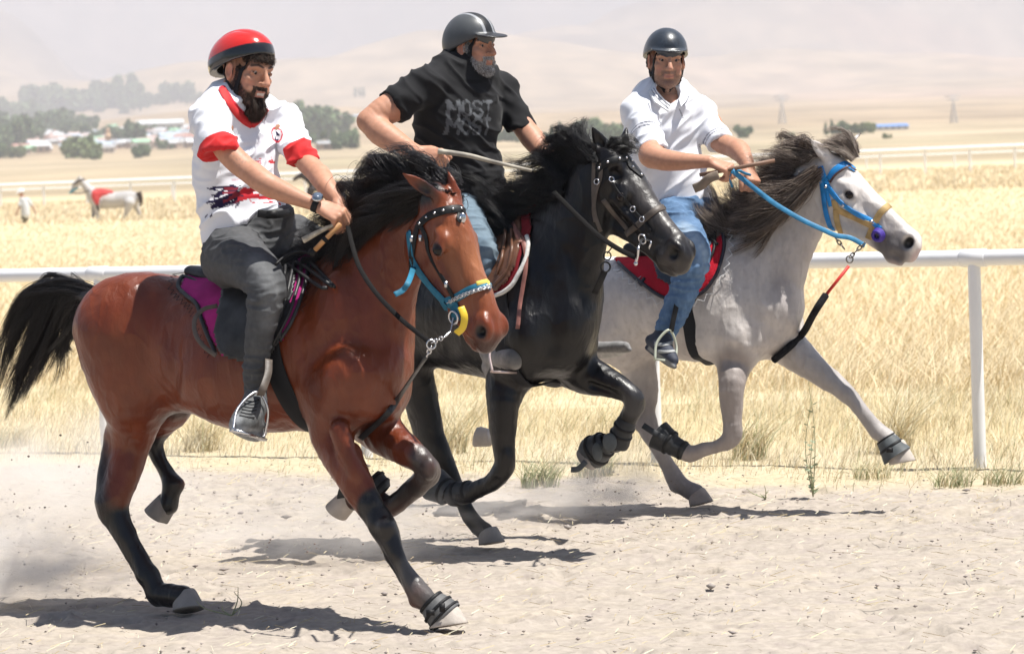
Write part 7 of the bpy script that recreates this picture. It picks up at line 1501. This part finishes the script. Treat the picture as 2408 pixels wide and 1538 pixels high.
    wh = thing('riding_whip', 'long pale braided riding whip in the fist of the black shirted rider', 'whip', P(1150, 375, 13.75))
    mb = MB(); q = np.array([P(1030, 356, 13.72), P(1100, 366, 13.74), P(1160, 381, 13.77), P(1250, 402, 13.82)]); q = catmull(q, 6); mb.tube(q, np.linspace(.012, .007, len(q)), 9); mb.build('stick', mat('pale_braid', (.46, .42, .34), .7, bump=.8, bscale=60, second=(.10, .09, .085), vscale=9), wh)
    for args in [(P(1115, 1153, 13.98), P(1062, 1164, 14.07), [(0, .036), (.15, .044), (.85, .052), (1, .048)], [(.25, .045, .07), (.7, .05, .07)], 'fetlock_boot'), (P(1058, 1160, 14.07), P(1020, 1138, 14.13), [(0, .048), (.3, .060), (1, .074)], [(.25, .058, .08)], 'hoof_boot'),
                 (P(1476, 985, 13.85), P(1450, 1045, 13.9), [(0, .034), (.1, .042), (.5, .044), (.9, .052), (1, .050)], [(.3, .043, .05), (.6, .046, .05)], 'fetlock_boot'), (P(1428, 1040, 13.93), P(1384, 1072, 13.99), [(0, .044), (.25, .060), (.8, .070), (1., .060)], [(.2, .056, .08), (.6, .068, .08)], 'hoof_boot')]:
        wrap(root, args[0], args[1], args[2], M_RUBBER if args[4] == 'fetlock_boot' else LT('scuffed_boot', (.055, .06, .065), rough=.55), args[4], M_BLK_LEATHER, args[3])
    mb = MB(); mb.ball(P(1434, 1040, 13.84), (.030, .012, .040), 10); mb.ball(P(1405, 1062, 13.88), (.022, .014, .040), 10); mb.tube(catmull([P(1378, 1085, 13.9), P(1360, 1102, 13.9), P(1344, 1104, 13.92)], 4), 1, flat=(.012, .004), up=(0, -1, .3)); mb.build('hoof_boot', M_NEO, root)
def tack_grey(root, S, fr, W):
    y = gry_Y; A, B = P(1395, 690, y(1395)), P(1745, 690, y(1745)); g = np.array(GU, float); g /= np.linalg.norm(g)
    pad = thing('saddle_pad', 'bright red saddle pad with white zigzag stitching on the grey horse', 'saddle pad', P(1570, 620, y(1570)))
    poly = [(1480, 500), (1440, 560), (1434, 600), (1477, 642), (1552, 696), (1600, 707), (1652, 692), (1685, 650), (1703, 590), (1702, 540), (1700, 500)]
    drape('cloth', S, A, B, g, poly, .012, .010, mat('red_quilt', (.52, .012, .030), .85, .2, bump=.5, bscale=90, var=.12, vscale=20), pad)
    e1 = [(1446, 565), (1434, 600), (1477, 642), (1552, 696), (1600, 707), (1652, 692), (1685, 650), (1703, 590), (1704, 550)]; mb = MB(); q, N = on_path(S, e1, .018); mb.tube(q, .0085, 8); mb.build('piping', mat('navy_piping', (.018, .018, .03), .5), pad)
    mb = MB(); zigzag(mb, S, e1, .032, .011, .022, .0020, .021, 1); mb.build('stitching', mat('white_thread', (.7, .7, .7), .8), pad)
    sd = thing('saddle', 'black saddle with dark blue flap on the grey horse', 'saddle', P(1600, 580, y(1600)))
    drape('flap', S, A, B, g, [(1560, 500), (1540, 560), (1536, 620), (1545, 655), (1575, 672), (1620, 668), (1655, 640), (1672, 590), (1678, 500)], .024, .006, mat('navy_leather', (.020, .032, .055), .45, bump=.3, bscale=120), sd)
    mb = MB()
    for e_, of in (([(1690, 540), (1682, 590), (1664, 630)], .032), ([(1676, 530), (1668, 585), (1655, 620)], .04)): q, N = on_path(S, e_, of-.006); mb.tube(q, .007, 8)
    mb.build('knee_roll', M_BLK_LEATHER, sd)
    saddle_seat(sd, [(1480, 585, y(1480), 14), (1540, 590, y(1540), 22), (1610, 582, y(1610), 24), (1660, 545, y(1660), 20), (1678, 520, y(1678), 13)], g, M_BLK_LEATHER)
    mb = MB(); ring_on(mb, S, P(1668, 740, y(1668)), (.90, -.42, .15), .085, .003, .005, 60, .7); mb.build('girth', M_WEB, sd)
    mb = MB(); mb.tube(catmull([P(1595, 700, 14.98), P(1585, 745, 14.96), P(1578, 780, 14.96)], 4), 1, flat=(.012, .002), up=(.3, -.9, 0)); mb.build('stirrup_leather', M_BLK_LEATHER, sd)
    stirrup(sd, (1574, 776, 14.96), ((1540, 845, 14.93), (1545, 805, 14.95)), ((1588, 850, 14.95), (1590, 812, 14.98)), 0, 0, .0060, .014, mat('pale_green_iron', (.55, .58, .47), .45, metal=.2))
    br = thing('bridle', 'bright blue bridle over a tan halter on the grey horse', 'bridle', P(2010, 480, 15.0))
    straps(br, S, [('browband', [(1950, 424), (1966, 400), (1998, 384), (2022, 386)], .034, M_BLUE2), ('cheekpiece', [(1930, 392), (1942, 425), (1956, 452), (1985, 482), (2020, 506), (2048, 520), (2072, 540)], .024, M_BLUE2), ('throat_latch', [(1930, 400), (1936, 450), (1944, 505), (1958, 546)], .024, M_BLUE2), ('strap_end', [(1942, 428), (1946, 455), (1954, 486)], .018, M_BLUE2),
                   ('halter_cheek', [(1962, 470), (1970, 492), (2010, 512), (2052, 532)], .028, M_TAN), ('halter_noseband', [(2112, 474), (2090, 484), (2070, 502), (2056, 528), (2042, 562)], .030, M_TAN), ('halter_throat', [(1966, 492), (1968, 520), (1978, 548)], .026, M_TAN)], off=.005)
    straps(br, S, [('browband', [(1953, 430), (1970, 407), (2000, 391), (2022, 391)], .010, mat('brown_edge', (.07, .03, .025), .6))], off=.0078)
    mb = MB(); h, n_ = S.hit(2068, 552)
    for i in range(3): ringt(mb, h+n_*(.008+.008*i), n_, .026-.003*i, .008)
    mb.build('bit_ring', mat('purple_wrap', (.06, .03, .30), .6, bump=.8, bscale=80), br)
    mb = MB()
    for x, yy in ((1985, 482), (1944, 440), (2048, 522)):
        h, n_ = S.hit(x, yy); mb = MB(); mb.box(h+n_*.009, (.014, .006, .012)); mb.build('buckle', M_STEEL, br)
    mb = MB(); chain_links(mb, P(1962, 556, 14.95), P(1985, 585, 14.93), 3, .003, .012); chain_links(mb, P(2035, 570, 14.92), P(1999, 605, 14.92), 4, .003, .012); ringt(mb, P(1998, 610, 14.92), (.3, -1, 0), .016, .0032); mb.build('clip', mat('dark_steel', (.20, .18, .16), .4, metal=1), br)
    mb = MB(); mb.tube(catmull([P(1722, 402, 14.90), P(1760, 432, 14.92), P(1820, 478, 14.93), P(1880, 514, 14.93), P(1930, 538, 14.92), P(1966, 554, 14.93), P(2000, 560, 14.93), P(2034, 578, 14.93)], 8), 1, flat=(.0115, .002), up=(.1, -1, .3))
    mb.tube(catmull([P(1722, 404, 14.90), P(1738, 402, 14.94), P(1752, 408, 15.0), P(1764, 412, 15.08)], 5), .0065, 7); mb.tube(catmull([P(1720, 402, 14.92), P(1716, 420, 14.93), P(1722, 440, 14.97)], 4), .005, 7); mb.build('rein', LT('blue_rein', (.03, .19, .36), rough=.55), br)
    mb = MB(); mb.tube([P(1996, 626, 14.92), P(1942, 694, 14.9)], .0075, 8); m_ = mb.build('martingale', M_REDW, br)
    mb = MB(); q = [P(1942, 694, 14.9), P(1915, 735, 14.88)]+[np.array(S.hit(x, yy)[0])+np.array(S.hit(x, yy)[1])*.02 for x, yy in ((1880, 785), (1852, 815), (1822, 838))]; mb.tube(catmull(q, 6), .017, 9); mb.build('fleece_sleeve', mat('black_fleece', (.016, .016, .018), .95, .1, bump=1, bscale=160, dist=.006), m_)
    wh = thing('riding_whip', 'brown stick with folded leather flap held across by the rider in the white polo', 'whip', P(1740, 400, 14.92))
    mb = MB(); mb.tube([P(1645, 412, 14.94), P(1700, 402, 14.92), P(1760, 390, 14.90), P(1822, 378, 14.90)], .009, 8); mb.build('stick', mat('brown_stick', (.20, .11, .07), .6), wh)
    mb = MB(); mb.tube(catmull([P(1690, 412, 14.90), P(1668, 420, 14.90), P(1650, 436, 14.91), P(1632, 444, 14.92)], 5), 1, flat=(.020, .008), up=(.2, -1, 0)); mb.build('flap', LT('old_leather', (.22, .17, .13), rough=.8), wh)
    wrap(root, P(2082, 1030, 15.05), P(2110, 1072, 15.03), [(0, .044), (.06, .047), (.5, .058), (.95, .070), (1, .072)], M_NEO, 'bell_boot', M_BLK_LEATHER, [(.04, .044, .05), (.5, .056, .08)], buckles=[(2092, 1058, 14.95, .03, .022)])
    wrap(root, P(1615, 1064, 15.185), P(1580, 1046, 15.215), [(0, .034), (.1, .042), (.9, .048), (1, .046)], M_RUBBER, 'fetlock_boot', M_BLK_LEATHER, [(.3, .043, .1)])
    wrap(root, P(1592, 1052, 15.2), P(1548, 1022, 15.24), [(0, .036), (.4, .056), (1, .070)], M_RUBBER, 'hoof_boot', M_BLK_LEATHER, [(.4, .056, .08)])
    mb = MB(); mb.tube(catmull([P(1560, 1030, 15.14), P(1535, 1015, 15.14), P(1512, 1000, 15.15)], 4), 1, flat=(.014, .004), up=(0, -1, .3)); mb.build('boot_strap', M_RUBBER, root)
tack_bay(*build_bay()); tack_black(*build_black()); tack_grey(*build_grey())
build_rider_red(); build_rider_black(); build_rider_polo()
# ================================================================ far figures in the field, dust
def far_grey():
    Y0 = 118.; root = thing('horse', 'dappled grey horse with red saddle standing alone far off in the golden field', 'horse', P(245, 520, Y0)); s = px(Y0)
    F = Flesh(.026, .12); Q = lambda x, y, r, dY=0: (x, y, Y0+dY, r)
    F.chain(D3([Q(318, 466, 14), Q(300, 468, 19), Q(272, 471, 19), Q(245, 471, 20), Q(225, 468, 17)]), k=.2)
    F.chain(D3([Q(222, 462, 15), Q(210, 448, 12), Q(200, 436, 9), Q(192, 428, 7.5)]), k=.15)
    F.chain(D3([Q(187, 425, 8), Q(178, 436, 7), Q(171, 448, 5), Q(168, 453, 4.5)]), k=.08)
    for d in (-.25, .25): F.chain(D3([Q(186, 420, 3, d*.4), Q(187, 412, 1.2, d*.4)]), k=.04, n=1)
    for pts, d in (([(228, 478, 9), (228, 498, 5), (229, 512, 3.6), (233, 530, 3.2)], -.3), ([(222, 478, 8), (220, 498, 5), (219, 512, 3.4), (221, 528, 3)], .3), ([(305, 478, 12), (298, 498, 6), (295, 512, 4), (297, 528, 3.3)], -.3), ([(316, 474, 11), (322, 490, 6.5), (328, 503, 4), (332, 518, 3.2)], .3)): F.chain(D3([Q(a, b, r, d) for a, b, r in pts]), k=.12)
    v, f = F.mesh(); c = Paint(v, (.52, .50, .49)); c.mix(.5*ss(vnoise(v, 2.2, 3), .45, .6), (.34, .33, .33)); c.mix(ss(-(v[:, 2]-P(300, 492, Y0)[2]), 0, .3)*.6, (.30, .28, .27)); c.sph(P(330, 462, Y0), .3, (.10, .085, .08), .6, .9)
    mesh_obj('body', v, f, mat('far_coat', rough=.7, spec=.2, vcol='Col'), root, True, c.c); S = Surf(v, f)
    mb = MB(); q = [P(326, 452, Y0-.1), P(332, 468, Y0-.1), P(330, 486, Y0-.1)]; mb.tube(catmull(q, 4), np.linspace(.10, .03, 9), 7); mb.build('tail', mat('far_dark_hair', (.06, .045, .04), .8), root)
    mb = MB(); mb.tube(catmull([P(196, 424, Y0), P(204, 434, Y0), P(214, 446, Y0)], 4), .06, 6); mb.build('mane', mat('far_dark_hair'), root)
    sd = thing('saddle', 'small red saddle and pad on the far standing grey horse', 'saddle', P(240, 455, Y0))
    F = Flesh(.02, .05)
    F.chain(D3([(222, 455, Y0-.28, 7), (226, 470, Y0-.42, 7), (229, 482, Y0-.40, 4)]), k=.1, u=(0, 1, 0), f=.4); F.chain(D3([(222, 452, Y0-.1, 7), (240, 450, Y0-.1, 7), (262, 453, Y0-.1, 5)]), k=.1); F.chain(D3([(226, 458, Y0-.38, 6), (240, 456, Y0-.38, 6), (252, 455, Y0-.34, 4)]), k=.1, u=(0, 1, 0), f=.4); v, f = F.mesh(); mesh_obj('seat', v, f, mat('far_red', (.60, .06, .06), .7), sd)
    mb = MB(); ring_on(mb, S, P(230, 470, Y0), (1, 0, .1), .09, .012, .02, 30, .9); mb.tube(catmull([P(168, 452, Y0-.2), P(185, 456, Y0-.3), P(212, 448, Y0-.3)], 4), .02, 5); mb.build('girth', mat('far_leather', (.06, .04, .035), .7), sd)
    br = thing('bridle', 'dark bridle with bright blue muzzle band on the far grey horse', 'bridle', P(175, 440, Y0)); mb = MB(); ring_on(mb, S, P(170, 450, Y0), (.55, 0, -.83), .07, .012, .015, 24, .5); mb.build('noseband', mat('far_blue', (.08, .35, .45), .7), br)
    mb = MB(); ring_on(mb, S, P(184, 428, Y0), (.4, 0, -.9), .07, .012, .015, 24, .5); mb.build('browband', mat('far_leather'), br)
def far_dark():
    Y0 = 112.; root = thing('horse', 'small dark horse running far off in the field behind the red cuffed arm', 'horse', P(750, 460, Y0)); F = Flesh(.026, .12)
    F.chain(D3([(806, 438, Y0, 12), (785, 440, Y0, 13), (760, 440, Y0, 14), (740, 438, Y0, 12)]), k=.2); F.chain(D3([(738, 432, Y0, 10), (722, 420, Y0, 8), (712, 414, Y0, 7)]), k=.12); F.chain(D3([(709, 412, Y0, 6), (698, 418, Y0, 5), (691, 423, Y0, 3.5)]), k=.06)
    for x, d in ((735, -.3), (728, .3), (795, -.3), (806, .3)): F.chain(D3([(x, 446, Y0+d, 7), (x-3, 462, Y0+d, 4), (x-2, 480, Y0+d, 3)]), k=.12)
    F.chain(D3([(816, 432, Y0, 3), (826, 440, Y0, 4), (830, 452, Y0, 2)]), k=.05)
    for d in (-.1, .1): F.chain(D3([(712, 408, Y0+d, 2.4), (713, 402, Y0+d, 1)]), k=.03, n=1)
    v, f = F.mesh(); c = Paint(v, (.06, .05, .05)); mesh_obj('body', v, f, mat('far_coat', rough=.7, spec=.2, vcol='Col'), root, True, c.c)
def far_person():
    Y0 = 116.; root = thing('person', 'small figure in a white cap and pale t-shirt walking in the far grass', 'person', P(58, 530, Y0)); F = Flesh(.012, .04)
    F.ell(P(49, 453, Y0), (.10, .11, .13), None, .02); F.chain(D3([(51, 462, Y0, 3.4), (54, 468, Y0, 4)]), k=.03, n=1)
    F.chain(D3([(50, 473, Y0, 3), (46, 486, Y0-.1, 2.6), (40, 500, Y0-.15, 2.2), (38, 505, Y0-.15, 2.4)]), k=.02); F.chain(D3([(66, 473, Y0+.1, 3), (76, 486, Y0+.1, 2.6), (82, 497, Y0+.1, 2.2), (84, 501, Y0+.1, 2.2)]), k=.02); F.chain(D3([(56, 470, Y0, 8), (58, 500, Y0, 8)]), k=.05, n=1)
    v, f = F.mesh(); c = Paint(v, (.42, .24, .17)); mesh_obj('body', v, f, M_SKIN(), root, True, c.c)
    F = Flesh(.014, .04); F.chain(D3([(55, 472, Y0, 9.5), (58, 485, Y0, 10.5), (60, 504, Y0, 10.5)]), k=.05); F.chain(D3([(51, 470, Y0, 5), (47, 482, Y0-.08, 5)]), k=.04, n=1); F.chain(D3([(64, 470, Y0, 5), (72, 481, Y0+.08, 5)]), k=.04, n=1); v, f = F.mesh(); mesh_obj('t_shirt', v, f, mat('far_shirt', (.62, .64, .66), .85), root)
    F = Flesh(.014, .04); F.chain(D3([(58, 506, Y0, 8.5), (55, 522, Y0, 5), (54, 545, Y0, 4)]), k=.04); F.chain(D3([(60, 506, Y0, 8.5), (62, 522, Y0+.1, 5), (63, 545, Y0+.1, 4)]), k=.04); v, f = F.mesh(); mesh_obj('trousers', v, f, mat('far_trousers', (.13, .12, .09), .85), root)
    F = Flesh(.010, .02); F.ell(P(49, 450, Y0), (.125, .135, .10), None, .02); F.ell(P(43, 453, Y0-.08), (.10, .09, .018), None, .02); F.cut(P(49, 454, Y0), (0, 0, -1)); v, f = F.mesh(); mesh_obj('cap', v, f, mat('far_cap', (.75, .75, .76), .8), root)
def dust(x, y, Y, r, dens, seed, sc=2.2, col=(.96, .92, .88)):
    p = P(x, y, Y); mb = MB(); mb.ball((0, 0, 0), (1, 1, 1), 10); m = bpy.data.materials.new('dust'); m.use_nodes = True; n, l = m.node_tree.nodes, m.node_tree.links; n.remove(n['Principled BSDF'])
    pv = n.new('ShaderNodeVolumePrincipled'); pv.inputs['Color'].default_value = (*col, 1); tc = n.new('ShaderNodeTexCoord'); ln = n.new('ShaderNodeVectorMath'); ln.operation = 'LENGTH'; l.new(tc.outputs['Object'], ln.inputs[0])
    mr = n.new('ShaderNodeMapRange'); mr.inputs['From Min'].default_value = 1.; mr.inputs['From Max'].default_value = .25; l.new(ln.outputs['Value'], mr.inputs[0])
    t = n.new('ShaderNodeTexNoise'); t.inputs['Scale'].default_value = sc; t.inputs['Detail'].default_value = 4; mp = n.new('ShaderNodeMapping'); mp.inputs['Location'].default_value = (seed, 0, 0); l.new(tc.outputs['Object'], mp.inputs[0]); l.new(mp.outputs[0], t.inputs[0])
    m2 = n.new('ShaderNodeMapRange'); m2.inputs['From Min'].default_value = .42; m2.inputs['From Max'].default_value = .68; l.new(t.outputs[0], m2.inputs[0]); mu = n.new('ShaderNodeMath'); mu.operation = 'MULTIPLY'; l.new(mr.outputs[0], mu.inputs[0]); l.new(m2.outputs[0], mu.inputs[1])
    m3 = n.new('ShaderNodeMath'); m3.operation = 'MULTIPLY'; m3.inputs[1].default_value = dens; l.new(mu.outputs[0], m3.inputs[0]); l.new(m3.outputs[0], pv.inputs['Density']); l.new(pv.outputs[0], n['Material Output'].inputs['Volume'])
    o = mb.build('dust', m); o.location = p; o.scale = r; tag(o, kind='stuff'); return o
far_grey(); far_dark(); far_person()
for a in [(60, 1170, 13.9, (.75, .5, .42), 3.6, 1), (210, 1110, 14.2, (.60, .4, .32), 3.2, 2), (10, 1330, 12.9, (.34, .3, .22), 9., 3), (150, 1340, 12.9, (.45, .3, .16), 4.5, 4), (700, 1225, 13.9, (.75, .35, .20), 4., 5), (930, 1240, 13.9, (.45, .3, .16), 3.5, 6),
          (1400, 1150, 15.3, (.34, .25, .17), 9., 7), (1230, 1180, 15.2, (.55, .3, .12), 5., 8), (1470, 1110, 15.4, (.30, .25, .25), 3., 9)]: dust(*a)
def flying(n, x0, x1, y0, y1, Y0, Y1, seed):
    gg = np.random.default_rng(seed); mb = MB()
    for _ in range(n):
        r = .002+.004*gg.random()**2; mb.ball(P(gg.uniform(x0, x1), gg.uniform(y0, y1), gg.uniform(Y0, Y1)), (r, r*.7, r*.8), 3)
    o = mb.build('flying_grit', mat('grit', (.20, .16, .14), .9), None, False); tag(o, kind='stuff')
flying(45, 5, 260, 1020, 1380, 12.8, 14, 3); flying(60, 380, 1050, 1180, 1300, 13.6, 14.2, 4); flying(40, 1380, 1620, 1120, 1200, 15, 15.5, 5)
